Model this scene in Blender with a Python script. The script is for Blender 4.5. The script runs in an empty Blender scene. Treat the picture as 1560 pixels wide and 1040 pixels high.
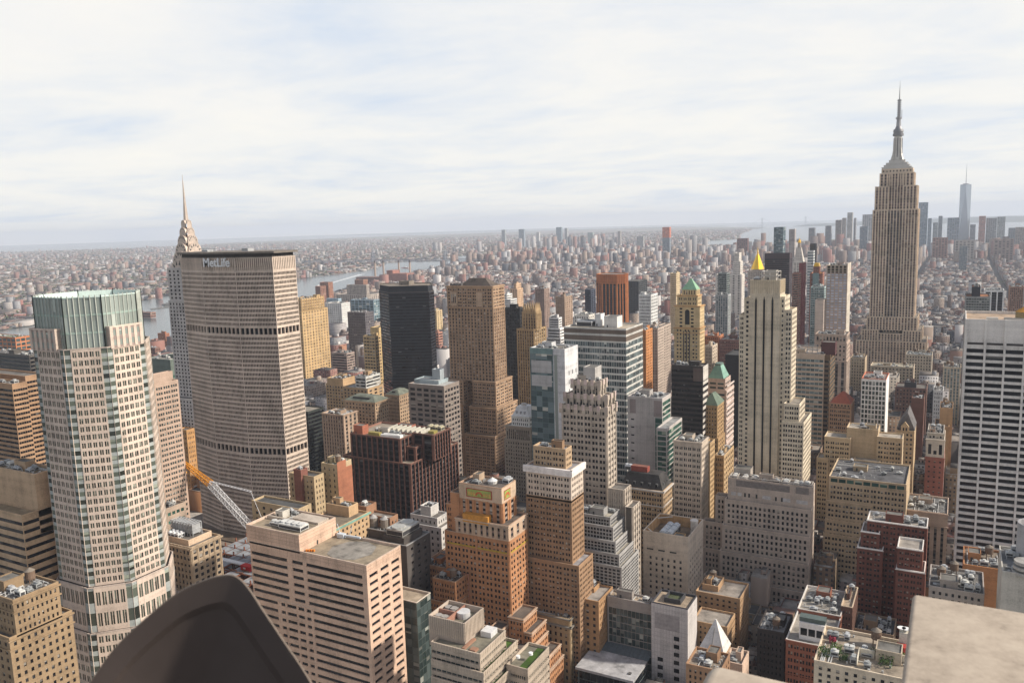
import bpy, math, random
import numpy as np
from mathutils import Vector, Matrix
R = math.radians
sc = bpy.context.scene
col = sc.collection

# ------------------------------------------------------------------ camera, sky, sun, exposure
CAM = np.array([-18.29, 18.04, 265.5])
YAW, PITCH, ROLL = 0.5004926, -0.1433777, -0.0300099
def cam_axes():
    cy, sy = math.cos(YAW), math.sin(YAW)
    f = np.array([-sy*math.cos(PITCH), cy*math.cos(PITCH), math.sin(PITCH)])
    r = np.array([cy, sy, 0.0]); u = np.cross(r, f)
    return (math.cos(ROLL)*r + math.sin(ROLL)*u, -math.sin(ROLL)*r + math.cos(ROLL)*u, f)
CR, CU, CF = cam_axes()
cd = bpy.data.cameras.new('camera'); cam = bpy.data.objects.new('camera', cd); col.objects.link(cam)
cam.matrix_world = Matrix(((CR[0], CU[0], -CF[0], CAM[0]), (CR[1], CU[1], -CF[1], CAM[1]), (CR[2], CU[2], -CF[2], CAM[2]), (0, 0, 0, 1)))
cd.sensor_fit = 'HORIZONTAL'; cd.sensor_width = 36.0; cd.lens = 36.0*1250.58/1560.0
cd.clip_start = 0.1; cd.clip_end = 200000
cd.dof.use_dof = True; cd.dof.focus_distance = 600.0; cd.dof.aperture_fstop = 5.0
sc.camera = cam
def project(p):
    d = np.asarray(p, float) - CAM
    z = d @ CF
    return 780 + 1250.58*(d @ CR)/z, 520 - 1250.58*(d @ CU)/z, z

SUN_AZ, SUN_EL = R(70.0), R(34.0)            # azimuth measured from +y (down the avenue) towards +x
sdir = Vector((math.sin(SUN_AZ)*math.cos(SUN_EL), math.cos(SUN_AZ)*math.cos(SUN_EL), math.sin(SUN_EL)))
sl = bpy.data.lights.new('sun', 'SUN'); sl.energy = 5.0; sl.angle = R(3.0); sl.color = (1.0, 0.91, 0.78)
so = bpy.data.objects.new('sun', sl); col.objects.link(so)
so.rotation_euler = sdir.to_track_quat('Z', 'Y').to_euler()

def nd(nt, t, **k):
    n = nt.nodes.new(t)
    for a, v in k.items(): setattr(n, a, v)
    return n
def setin(n, **k):
    for a, v in k.items(): n.inputs[a.replace('_', ' ')].default_value = v
def mth(nt, op, a, b=None, clamp=False):
    n = nt.nodes.new('ShaderNodeMath'); n.operation = op; n.use_clamp = clamp
    for i, v in enumerate((a, b)):
        if v is None: continue
        if hasattr(v, 'is_output'): nt.links.new(v, n.inputs[i])
        else: n.inputs[i].default_value = v
    return n.outputs[0]
def mixc(nt, f, a, b, mode='MIX'):
    n = nt.nodes.new('ShaderNodeMix'); n.data_type = 'RGBA'; n.blend_type = mode
    for i, v in ((0, f), (6, a), (7, b)):
        if hasattr(v, 'is_output'): nt.links.new(v, n.inputs[i])
        else: n.inputs[i].default_value = v if not isinstance(v, tuple) or len(v) == 4 else (*v, 1)
    return n.outputs[2]
def ramp(nt, f, stops, interp='LINEAR'):
    n = nt.nodes.new('ShaderNodeValToRGB'); n.color_ramp.interpolation = interp
    e = n.color_ramp.elements
    while len(e) > 1: e.remove(e[-1])
    for i, (p, c) in enumerate(stops):
        el = e[0] if i == 0 else e.new(p)
        el.position = p; el.color = (*c, 1) if len(c) == 3 else c
    nt.links.new(f, n.inputs[0])
    return n.outputs[0]

w = bpy.data.worlds.new('World'); sc.world = w; w.use_nodes = True
nt = w.node_tree; nt.nodes.clear()
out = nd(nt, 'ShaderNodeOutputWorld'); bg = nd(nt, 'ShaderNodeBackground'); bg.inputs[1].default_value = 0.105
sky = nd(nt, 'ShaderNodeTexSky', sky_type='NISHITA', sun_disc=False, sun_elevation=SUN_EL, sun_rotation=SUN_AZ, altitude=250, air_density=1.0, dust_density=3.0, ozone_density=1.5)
tc = nd(nt, 'ShaderNodeTexCoord'); sep = nd(nt, 'ShaderNodeSeparateXYZ'); nt.links.new(tc.outputs['Generated'], sep.inputs[0])
# thin high cloud: streaks on a far layer (direction divided by its height), thick near the horizon
zz = mth(nt, 'ADD', mth(nt, 'MAXIMUM', sep.outputs[2], 0.0), 0.10)
cx = mth(nt, 'DIVIDE', sep.outputs[0], zz); cy_ = mth(nt, 'DIVIDE', sep.outputs[1], zz)
cb = nd(nt, 'ShaderNodeCombineXYZ'); nt.links.new(cx, cb.inputs[0]); nt.links.new(cy_, cb.inputs[1])
mp = nd(nt, 'ShaderNodeMapping'); nt.links.new(cb.outputs[0], mp.inputs[0]); mp.inputs['Rotation'].default_value = (0, 0, 0.5); mp.inputs['Scale'].default_value = (0.85, 1.0, 1); mp.inputs['Location'].default_value = (1.3, 0.4, 0)
n1 = nd(nt, 'ShaderNodeTexNoise'); setin(n1, Scale=0.9, Detail=10.0, Roughness=0.60, Distortion=0.25); nt.links.new(mp.outputs[0], n1.inputs['Vector'])
n2 = nd(nt, 'ShaderNodeTexNoise'); setin(n2, Scale=0.5, Detail=4.0, Roughness=0.5); nt.links.new(cb.outputs[0], n2.inputs['Vector'])
cl = mth(nt, 'ADD', mth(nt, 'MULTIPLY', n1.outputs[0], 0.7), mth(nt, 'MULTIPLY', n2.outputs[0], 0.3))
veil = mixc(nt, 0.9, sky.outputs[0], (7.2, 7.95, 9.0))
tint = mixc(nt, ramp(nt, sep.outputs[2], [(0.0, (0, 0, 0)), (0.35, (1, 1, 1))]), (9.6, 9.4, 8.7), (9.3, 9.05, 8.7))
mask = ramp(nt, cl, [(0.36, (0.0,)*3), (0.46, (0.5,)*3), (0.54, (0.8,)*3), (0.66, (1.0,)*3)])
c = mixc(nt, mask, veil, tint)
c = mixc(nt, ramp(nt, sep.outputs[2], [(0.27, (0, 0, 0)), (0.50, (.72, .72, .72)), (0.8, (.85, .85, .85))]), c, sky.outputs[0])      # darker clear sky put in overhead, out of frame, to cut the fill light
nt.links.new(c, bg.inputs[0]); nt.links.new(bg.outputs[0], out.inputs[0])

sc.view_settings.view_transform = 'Standard'; sc.view_settings.look = 'None'
sc.view_settings.exposure = 0.0; sc.view_settings.gamma = 1.0
try: sc.view_settings.use_curve_mapping = False
except Exception: pass
sc.render.engine = 'CYCLES'
sc.cycles.max_bounces = 5; sc.cycles.diffuse_bounces = 3; sc.cycles.glossy_bounces = 2; sc.cycles.transmission_bounces = 2
sc.cycles.volume_bounces = 1; sc.cycles.caustics_reflective = False; sc.cycles.caustics_refractive = False
sc.cycles.use_denoising = True
sc.cycles.use_adaptive_sampling = True; sc.cycles.adaptive_threshold = 0.01

# ------------------------------------------------------------------ helpers
def tag(o, label=None, cat=None, group=None, kind=None):
    if label: o['label'] = label
    if cat: o['category'] = cat
    if group: o['group'] = group
    if kind: o['kind'] = kind
    return o
def empty(name, loc, label, cat, group=None):
    o = bpy.data.objects.new(name, None); col.objects.link(o); o.location = loc; o.empty_display_size = 1
    return tag(o, label, cat, group)
class MB:                                   # collects quads and n-gons, builds ONE mesh object
    def __init__(s): s.q = []; s.n = []; s.uv = False
    def quads(s, a):
        a = np.asarray(a, float).reshape(-1, 4, 3)
        if len(a): s.q.append(a)
    def ngon(s, pts): s.n.append(np.asarray(pts, float))
    def box(s, x0, x1, y0, y1, z0, z1, bottom=False):
        p = [(x0, y0), (x1, y0), (x1, y1), (x0, y1)]; s.prism(p, z0, z1, bottom)
    def prism(s, poly, z0, z1, bottom=False, top=True):
        n = len(poly)
        s.quads([[(*poly[i], z0), (*poly[(i+1) % n], z0), (*poly[(i+1) % n], z1), (*poly[i], z1)] for i in range(n)])
        if top: s.ngon([(*p, z1) for p in poly])
        if bottom: s.ngon([(*p, z0) for p in poly[::-1]])
    def taper(s, a, z0, b, z1, top=True):
        n = len(a)
        s.quads([[(*a[i], z0), (*a[(i+1) % n], z0), (*b[(i+1) % n], z1), (*b[i], z1)] for i in range(n)])
        if top: s.ngon([(*p, z1) for p in b])
    def cyl(s, x, y, z0, z1, r0, r1=None, n=12, top=True):
        r1 = r0 if r1 is None else r1
        a = [(x+r0*math.cos(t), y+r0*math.sin(t)) for t in np.arange(n)*2*math.pi/n]
        b = [(x+r1*math.cos(t), y+r1*math.sin(t)) for t in np.arange(n)*2*math.pi/n]
        s.taper(a, z0, b, z1, top)
    def bar(s, p, q, t):
        p = np.array(p, float); q = np.array(q, float); d = q-p; L = np.linalg.norm(d)
        if L < 1e-6: return
        d /= L; a = np.cross(d, (0, 0, 1.0) if abs(d[2]) < .9 else (1.0, 0, 0)); a /= np.linalg.norm(a); b = np.cross(d, a)
        c = [(a+b)*t/2, (b-a)*t/2, (-a-b)*t/2, (a-b)*t/2]
        s.quads([[p+c[i], p+c[(i+1) % 4], q+c[(i+1) % 4], q+c[i]] for i in range(4)])
        s.ngon([q+v for v in c]); s.ngon([p+v for v in c[::-1]])
    def empty(s): return not s.q and not s.n
    def build(s, name, mat, parent=None, loc=None, uv=False):
        me = bpy.data.meshes.new(name)
        q = np.concatenate(s.q) if s.q else np.zeros((0, 4, 3))
        base = np.array(parent.location if parent is not None and loc is None else (loc or (0, 0, 0)), float)
        V = [q.reshape(-1, 3)] + s.n; V = np.concatenate(V) - base
        nq = len(q); ls = np.arange(nq)*4; lt = np.full(nq, 4)
        k = nq*4
        if s.n:
            ln = np.array([len(a) for a in s.n]); st = k + np.concatenate(([0], np.cumsum(ln)[:-1]))
            ls = np.concatenate((ls, st)); lt = np.concatenate((lt, ln))
        me.vertices.add(len(V)); me.vertices.foreach_set('co', V.astype(np.float32).ravel())
        me.loops.add(len(V)); me.loops.foreach_set('vertex_index', np.arange(len(V), dtype=np.int32))
        me.polygons.add(len(ls)); me.polygons.foreach_set('loop_start', ls.astype(np.int32)); me.polygons.foreach_set('loop_total', lt.astype(np.int32))
        if uv and nq:
            l = me.uv_layers.new(name='UVMap')
            d = np.tile(np.array([0, 0, 1, 0, 1, 1, 0, 1], np.float32), nq); u = np.zeros(len(V)*2, np.float32); u[:len(d)] = d
            l.data.foreach_set('uv', u)
        me.update(calc_edges=True); me.materials.append(mat)
        o = bpy.data.objects.new(name, me); col.objects.link(o)
        if parent is not None: o.parent = parent
        elif loc is not None: o.location = loc
        return o

# ------------------------------------------------------------------ materials (all procedural)
_m = {}
def tone(c, k=1.1, s=1.06):
    g = .3*c[0]+.55*c[1]+.15*c[2]
    return tuple(max(.004, k*(g+(x-g)*s)) for x in c)
def newmat(name):
    m = bpy.data.materials.new(name); m.use_nodes = True
    nt = m.node_tree; b = nt.nodes['Principled BSDF']; b.inputs['Specular IOR Level'].default_value = 0.35
    return m, nt, b
def wall(c, rough=.88, dirt=.27, metal=0.0, streak=1.0):
    k = ('w', c, rough, dirt, metal)
    if k in _m: return _m[k]
    c = tone(c)
    m, nt, b = newmat('masonry'); b.inputs['Roughness'].default_value = rough; b.inputs['Metallic'].default_value = metal
    t = nd(nt, 'ShaderNodeTexCoord')
    a = nd(nt, 'ShaderNodeTexNoise'); setin(a, Scale=0.07, Detail=5.0, Roughness=0.65); nt.links.new(t.outputs['Object'], a.inputs['Vector'])
    mp = nd(nt, 'ShaderNodeMapping'); mp.inputs['Scale'].default_value = (0.35, 0.35, 0.02); nt.links.new(t.outputs['Object'], mp.inputs[0])
    s = nd(nt, 'ShaderNodeTexNoise'); setin(s, Scale=1.0, Detail=3.0, Roughness=0.6); nt.links.new(mp.outputs[0], s.inputs['Vector'])
    g = nd(nt, 'ShaderNodeTexNoise'); setin(g, Scale=1.6, Detail=2.0); nt.links.new(t.outputs['Object'], g.inputs['Vector'])
    hz = nd(nt, 'ShaderNodeMapping'); hz.inputs['Scale'].default_value = (.015, .015, .45); nt.links.new(t.outputs['Object'], hz.inputs[0])
    hn = nd(nt, 'ShaderNodeTexNoise'); setin(hn, Scale=1.0, Detail=2.0); nt.links.new(hz.outputs[0], hn.inputs['Vector'])
    v = mth(nt, 'ADD', mth(nt, 'ADD', mth(nt, 'MULTIPLY', a.outputs[0], .40), mth(nt, 'MULTIPLY', hn.outputs[0], .18)), mth(nt, 'ADD', mth(nt, 'MULTIPLY', s.outputs[0], .20), mth(nt, 'MULTIPLY', g.outputs[0], .22)))
    d = tuple(x*(1-dirt*1.6) for x in c); l = tuple(min(1, x*(1+dirt*.9)) for x in c)
    nt.links.new(ramp(nt, v, [(.36, d), (.5, c), (.64, l)]), b.inputs['Base Color'])
    _m[k] = m; return m
def roofm(c):
    k = ('r', c)
    if k in _m: return _m[k]
    c = tone(c, .72)
    m, nt, b = newmat('roofing'); b.inputs['Roughness'].default_value = .95
    t = nd(nt, 'ShaderNodeTexCoord')
    a = nd(nt, 'ShaderNodeTexNoise'); setin(a, Scale=0.16, Detail=7.0, Roughness=0.7); nt.links.new(t.outputs['Object'], a.inputs['Vector'])
    nt.links.new(ramp(nt, a.outputs[0], [(.34, tuple(x*.45 for x in c)), (.47, tuple(x*.85 for x in c)), (.56, c), (.68, tuple(min(1, x*1.35) for x in c))]), b.inputs['Base Color'])
    _m[k] = m; return m
def plain(c, rough=.6, metal=0.0, name='painted_surface', emit=None):
    k = ('p', c, rough, metal)
    if k in _m: return _m[k]
    m, nt, b = newmat(name); b.inputs['Roughness'].default_value = rough; b.inputs['Metallic'].default_value = metal
    t = nd(nt, 'ShaderNodeTexCoord')
    a = nd(nt, 'ShaderNodeTexNoise'); setin(a, Scale=0.6, Detail=4.0, Roughness=0.6); nt.links.new(t.outputs['Object'], a.inputs['Vector'])
    nt.links.new(ramp(nt, a.outputs[0], [(.35, tuple(x*.8 for x in c)), (.65, tuple(min(1, x*1.1) for x in c))]), b.inputs['Base Color'])
    _m[k] = m; return m
PANES = {  # glass colour dark/light, share of blinds, blind colour, roughness
 'dk': ((.008, .008, .010), (.045, .048, .055), .42, (.40, .36, .31), .22),
 'dk2': ((.008, .007, .007), (.035, .03, .03), .16, (.26, .23, .20), .25),
 'dk3': ((.007, .006, .006), (.03, .025, .025), .07, (.24, .21, .18), .25),
 'bk': ((.006, .007, .010), (.016, .018, .024), .03, (.12, .12, .12), .07),
 'bl': ((.05, .09, .10), (.20, .27, .29), .22, (.55, .55, .50), .1),
 'tb': ((.03, .05, .06), (.15, .20, .21), .18, (.40, .42, .40), .1),
 'gr': ((.02, .06, .05), (.09, .19, .15), .12, (.30, .36, .28), .1),
 'gl': ((.25, .285, .26), (.33, .375, .345), .15, (.42, .46, .42), .12),
 'tl': ((.02, .035, .035), (.09, .12, .12), .25, (.30, .31, .28), .12),
 'gg': ((.015, .018, .015), (.15, .175, .14), .30, (.30, .33, .27), .2),
 'wh': ((.38, .42, .52), (.72, .76, .85), .2, (.8, .8, .8), .2),
 'rd': ((.03, .012, .012), (.12, .05, .045), .25, (.45, .4, .36), .2),
}
def pane(kind):
    k = ('g', kind)
    if k in _m: return _m[k]
    dk, lt, share, bc, rough = PANES[kind]
    m, nt, b = newmat('window_glass'); b.inputs['Roughness'].default_value = rough; b.inputs['Specular IOR Level'].default_value = {'d': .22, 'b': .28}.get(kind[0], .5) if kind in ('dk', 'dk2', 'dk3', 'bk') else .5
    g = nd(nt, 'ShaderNodeNewGeometry'); oi = nd(nt, 'ShaderNodeObjectInfo')
    r = mth(nt, 'FRACT', mth(nt, 'ADD', g.outputs['Random Per Island'], oi.outputs['Random']))
    r2 = mth(nt, 'FRACT', mth(nt, 'MULTIPLY', r, 37.31)); r3 = mth(nt, 'FRACT', mth(nt, 'MULTIPLY', r, 91.7))
    base = mixc(nt, mth(nt, 'POWER', r2, 2.0 if kind != 'gg' else .9), dk, lt)
    uv = nd(nt, 'ShaderNodeUVMap'); sp = nd(nt, 'ShaderNodeSeparateXYZ'); nt.links.new(uv.outputs[0], sp.inputs[0])
    hasb = mth(nt, 'LESS_THAN', r, share)
    low = mth(nt, 'GREATER_THAN', sp.outputs[1], mth(nt, 'SUBTRACT', 1.0, mth(nt, 'MULTIPLY', r3, .85)))
    bl = mth(nt, 'MULTIPLY', hasb, low)
    bc2 = mixc(nt, mth(nt, 'FRACT', mth(nt, 'MULTIPLY', r, 213.7)), tuple(x*.35 for x in bc), tuple(min(.8, x*1.25) for x in bc))
    nt.links.new(mixc(nt, bl, base, bc2), b.inputs['Base Color'])
    nt.links.new(mth(nt, 'ADD', mth(nt, 'MULTIPLY', bl, .5), rough), b.inputs['Roughness'])
    wn = nd(nt, 'ShaderNodeTexWhiteNoise', noise_dimensions='1D'); nt.links.new(mth(nt, 'MULTIPLY', r, 971.0), wn.inputs['W'])      # no two panes hang quite true
    vs = nd(nt, 'ShaderNodeVectorMath', operation='SUBTRACT'); nt.links.new(wn.outputs['Color'], vs.inputs[0]); vs.inputs[1].default_value = (.5, .5, .5)
    vm = nd(nt, 'ShaderNodeVectorMath', operation='SCALE'); nt.links.new(vs.outputs[0], vm.inputs[0]); vm.inputs['Scale'].default_value = .10
    va = nd(nt, 'ShaderNodeVectorMath', operation='ADD'); nt.links.new(vm.outputs[0], va.inputs[0]); nt.links.new(g.outputs['Normal'], va.inputs[1])
    vn = nd(nt, 'ShaderNodeVectorMath', operation='NORMALIZE'); nt.links.new(va.outputs[0], vn.inputs[0]); nt.links.new(vn.outputs[0], b.inputs['Normal'])
    _m[k] = m; return m

# ------------------------------------------------------------------ facades
def facade(B, p0, p1, z0, z1, st):
    """One wall from p0 to p1 (outside on the right of the direction), with window openings, panes set back, piers and belts."""
    p0 = np.array(p0, float); p1 = np.array(p1, float); L = np.linalg.norm(p1-p0)
    if L < .05 or z1-z0 < .05: return
    t = (p1-p0)/L; n = np.array([t[1], -t[0]])
    def Q(u0, u1, v0, v1, d):                                  # arrays -> quads at depth d (inwards +)
        u0, u1, v0, v1 = np.broadcast_arrays(u0, u1, v0, v1)
        u0 = u0.ravel(); u1 = u1.ravel(); v0 = v0.ravel(); v1 = v1.ravel()
        d0 = np.broadcast_to(d, u0.shape)
        def P(u, v): return np.stack((p0[0]+t[0]*u-n[0]*d0, p0[1]+t[1]*u-n[1]*d0, v), -1)
        return np.stack((P(u0, v0), P(u1, v0), P(u1, v1), P(u0, v1)), 1)
    seen = n @ (CAM[:2]-(p0+p1)/2) > 0
    nc = st.get('n')
    front = abs(n[1]) >= abs(n[0])
    if nc is None: nc = st.get('nf') if front else st.get('ns')
    if nc is None: nc = max(1, int(round(L/st.get('bay', 3.4))))
    if not seen or nc == 0 or st.get('k') == 'blank':
        B['wall'].quads(Q(0., L, z0, z1, 0.)); return
    fl = st.get('fl', 3.6); mt = st.get('mt', 1.6); mb = st.get('mb', .6); mx = min(st.get('mx', .8), L*.2)
    nr = max(1, int(round((z1-z0-mt-mb)/fl))); fl = (z1-z0-mt-mb)/nr
    if z1-z0-mt-mb < 1.5: B['wall'].quads(Q(0., L, z0, z1, 0.)); return
    bay = (L-2*mx)/nc; k = st.get('k', 'punch'); rec = st.get('rec', .3)
    wh = st.get('wh', .55); ww = st.get('ww', .5)
    pat = st.get('pat') or [((1-ww)/2, (1+ww)/2)]
    c = np.arange(nc)[:, None]*bay + mx
    pa = np.array(pat)
    U0 = (c + pa[None, :, 0]*bay).ravel(); U1 = (c + pa[None, :, 1]*bay).ravel()
    sill = st.get('sill', (1-wh)*.55)
    r = np.arange(nr)*fl + z0 + mb
    V0 = r + sill*fl; V1 = V0 + wh*fl
    W = B['wall']
    if k == 'strip':
        H0, H1 = np.array([z0+mb]), np.array([z1-mt])
    else: H0, H1 = V0, V1
    if k == 'ribbon':
        G0, G1 = np.array([mx]), np.array([L-mx])
    else: G0, G1 = U0, U1
    e0 = np.concatenate(([z0], H1)); e1 = np.concatenate((H0, [z1]))
    W.quads(Q(0., L, e0, e1, 0.))
    f0 = np.concatenate(([0.], G1)); f1 = np.concatenate((G0, [L]))
    W.quads(Q(f0[None, :], f1[None, :], H0[:, None], H1[:, None], 0.))
    # reveals
    def rev(a, b_, va, vb):                                   # jamb or sill between depth 0 and rec
        pass
    g0, h0 = np.meshgrid(G0, H0); g1, h1 = np.meshgrid(G1, H1)
    g0 = g0.ravel(); g1 = g1.ravel(); h0 = h0.ravel(); h1 = h1.ravel()
    def P(u, v, d): return np.stack((p0[0]+t[0]*u-n[0]*d, p0[1]+t[1]*u-n[1]*d, v), -1)
    W.quads(np.stack((P(g0, h0, 0), P(g0, h0, rec), P(g0, h1, rec), P(g0, h1, 0)), 1))
    W.quads(np.stack((P(g1, h0, rec), P(g1, h0, 0), P(g1, h1, 0), P(g1, h1, rec)), 1))
    W.quads(np.stack((P(g0, h0, 0), P(g1, h0, 0), P(g1, h0, rec), P(g0, h0, rec)), 1))
    W.quads(np.stack((P(g0, h1, rec), P(g1, h1, rec), P(g1, h1, 0), P(g0, h1, 0)), 1))
    ang = math.atan2(t[1], t[0])
    pu0, pu1 = (U0, U1) if k != 'ribbon' else (c.ravel(), c.ravel()+bay)
    a0, b0 = np.meshgrid(pu0, V0); a1, b1 = np.meshgrid(pu1, V1)
    pk = st.get('p', 'dk')
    B['pane'].setdefault(pk, []).append((Q(a0, a1, b0, b1, rec), ang))
    if k == 'strip':
        s0 = np.concatenate(([z0+mb], V1)); s1 = np.concatenate((V0, [z1-mt]))
        B['spandrel'].quads(Q(U0[None, :], U1[None, :], s0[:, None], s1[:, None], rec-.06))
    if st.get('mul'):
        mu = np.concatenate((c.ravel(), [L-mx])); mw = st['mul']
        B['mullion'].quads(Q((mu-mw/2)[None, :], (mu+mw/2)[None, :], H0[:, None], H1[:, None], .02))
    pr = st.get('pier')
    if pr:                                                    # (every, width, projection)
        ev, pw, pd = pr[:3]
        px = np.arange(0, nc+1, ev)*bay + mx
        px[0] = max(px[0], pw/2); px[-1] = min(px[-1], L-pw/2)
        zt = z1 + (pr[3] if len(pr) > 3 else 0.0)
        for u in px:
            D = B['pier']
            a, b_ = np.array([u-pw/2]), np.array([u+pw/2]); lo, hi = np.array([z0]), np.array([zt])
            D.quads(Q(a, b_, lo, hi, -pd))
            D.quads(np.stack((P(a, lo, 0), P(a, lo, -pd), P(a, hi, -pd), P(a, hi, 0)), 1)); D.quads(np.stack((P(b_, lo, -pd), P(b_, lo, 0), P(b_, hi, 0), P(b_, hi, -pd)), 1))
            D.quads(np.stack((P(a, hi, -pd), P(b_, hi, -pd), P(b_, hi, 0), P(a, hi, 0)), 1))
    for bz, bh, bd in st.get('belts', []):                    # height below top, thickness, projection
        zz = z1-bz if bz >= 0 else z0-bz
        D = B['belt']; a = np.array([-bd*.99]); b_ = np.array([L+bd*.99])
        D.quads(Q(a, b_, np.array([zz-bh]), np.array([zz]), -bd))
        D.quads(np.stack((P(a, np.array([zz]), -bd), P(b_, np.array([zz]), -bd), P(b_, np.array([zz]), 0.), P(a, np.array([zz]), 0.)), 1))
        D.quads(np.stack((P(a, np.array([zz-bh]), 0.), P(b_, np.array([zz-bh]), 0.), P(b_, np.array([zz-bh]), -bd), P(a, np.array([zz-bh]), -bd)), 1))
        for e in (a, b_):
            D.quads(np.stack((P(e, np.array([zz-bh]), 0.), P(e, np.array([zz-bh]), -bd), P(e, np.array([zz]), -bd), P(e, np.array([zz]), 0.)), 1))

QUAD = {}
def unit_pane(kind):
    if kind not in QUAD:
        b = MB(); b.quads([[(-.5, 0, -.5), (.5, 0, -.5), (.5, 0, .5), (-.5, 0, .5)]])
        o = b.build('window', pane(kind), None, (0, 0, 0), uv=True); QUAD[kind] = o.data
        bpy.data.objects.remove(o)
    return QUAD[kind]
def newB(): return {'wall': MB(), 'pane': {}, 'spandrel': MB(), 'mullion': MB(), 'pier': MB(), 'belt': MB(), 'roof': MB(), 'parapet': MB()}
def rect(x0, x1, y0, y1): return [(x0, y0), (x1, y0), (x1, y1), (x0, y1)]
def tier(B, poly, z0, z1, st, par=1.1, roof=True, per=None):
    n = len(poly)
    for i in range(n):
        s = st if not per or i not in per else {**st, **per[i]}
        facade(B, poly[i], poly[(i+1) % n], z0, z1, s)
    if roof:
        B['roof'].ngon([(*p, z1-par) for p in poly])
        if par > .3:
            for i in range(n):                                # coping with a real thickness
                a = np.array(poly[i], float); b = np.array(poly[(i+1) % n], float); t = b-a; L = np.linalg.norm(t)
                if L < .8: continue
                t /= L; nn = np.array([t[1], -t[0]])
                q = [a+nn*.06, b+nn*.06, b-nn*.45-t*.45, a-nn*.45+t*.45]
                B['parapet'].quads([[(*q[0], z1+.06), (*q[1], z1+.06), (*q[2], z1+.06), (*q[3], z1+.06)],
                                    [(*q[0], z1-.35), (*q[1], z1-.35), (*q[1], z1+.06), (*q[0], z1+.06)],
                                    [(*q[2], z1-par), (*q[3], z1-par), (*q[3], z1+.06), (*q[2], z1+.06)]])
NWIN = [0]
def finish(B, root, st, near=False, roofc=(.22, .21, .20)):
    wm = st['m'] if 'm' in st else wall(st['w'])
    # the wall is one mesh: spandrels, mullions and ribs are surface pattern with material slots of their own
    slots = [(B['wall'], wm), (B['spandrel'], wall(st.get('sp', (.12, .11, .10)))), (B['mullion'], wall(st.get('mc', st['w']))), (B['pier'], wall(st.get('pc', st['w'])))]
    slots = [(m_, t_) for m_, t_ in slots if not m_.empty()]
    if slots:
        al = MB(); cnt = []
        for m_, t_ in slots: al.q += m_.q; cnt.append(sum(len(x) for x in m_.q))
        o = al.build('wall', slots[0][1], root)
        for m_, t_ in slots[1:]: o.data.materials.append(t_)
        o.data.polygons.foreach_set('material_index', np.repeat(np.arange(len(cnt)), cnt).astype(np.int32))
    if not B['roof'].empty(): B['roof'].build('roof', roofm(roofc), root)
    if not B['parapet'].empty(): B['parapet'].build('parapet', wall(st.get('cop', tuple(min(.8, x*1.15) for x in st['w']))), root)
    if not B['belt'].empty(): B['belt'].build('cornice', wall(st.get('bc', st['w'])), root)
    total = 0
    allp = [(pk, q, ang) for pk, L in B['pane'].items() for qs, ang in L for q in qs]
    if near:
        def size(e):
            q = e[1]; c = q.mean(0); d = CAM-c; D = np.linalg.norm(d)
            a, b = q[1]-q[0], q[3]-q[0]; nn = np.cross(a, b)
            u, v, z = project(c)
            vis = 1.0 if z > 0 and -10 < u < 1570 and v < 1045 else .01
            return -abs(nn @ d)/D**3*vis*(1 if c[2] > near else .05)
        allp.sort(key=size)
        own, rest = allp[:100], allp[100:]
    else: own, rest = [], allp
    loc = np.array(root.location)
    for pk, q, ang in own:
        o = bpy.data.objects.new('window', unit_pane(pk)); col.objects.link(o); o.parent = root
        o.location = q.mean(0)-loc; o.rotation_euler = (0, 0, ang)
        o.scale = (np.linalg.norm(q[1]-q[0]), 1, np.linalg.norm(q[3]-q[0]))
        NWIN[0] += 1
    by = {}
    for pk, q, ang in rest: by.setdefault(pk, []).append(q)
    for pk, L in by.items():
        b = MB(); b.quads(np.array(L)); o = b.build('windows', pane(pk), root, uv=True); o['kind'] = 'stuff'

# ------------------------------------------------------------------ rooftop equipment, all of it parts of the building
METAL = (.42, .43, .44)
def water_tank(root, x, y, z, r=2.4, h=4.2, leg=3.0, c=(.16, .11, .08), cone=(.20, .17, .14)):
    b = MB(); b.cyl(x, y, z+leg, z+leg+h, r, n=14)
    for a in (0.8, 2.37, 3.94, 5.5): b.bar((x+r*.8*math.cos(a), y+r*.8*math.sin(a), z-.3), (x+r*.8*math.cos(a), y+r*.8*math.sin(a), z+leg), .3)
    for k in range(3): b.cyl(x, y, z+leg+h*(.15+.3*k), z+leg+h*(.15+.3*k)+.12, r+.06, n=14)
    o = b.build('water_tank', wall(c), root)
    k = MB(); k.cyl(x, y, z+leg+h, z+leg+h+r*.7, r*1.08, .1, n=14); q = k.build('tank_lid', wall(cone), o, loc=(0, 0, 0))
    q.data.transform(Matrix.Translation(-Vector(root.location))); q.location = (0, 0, 0)
    return o
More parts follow.
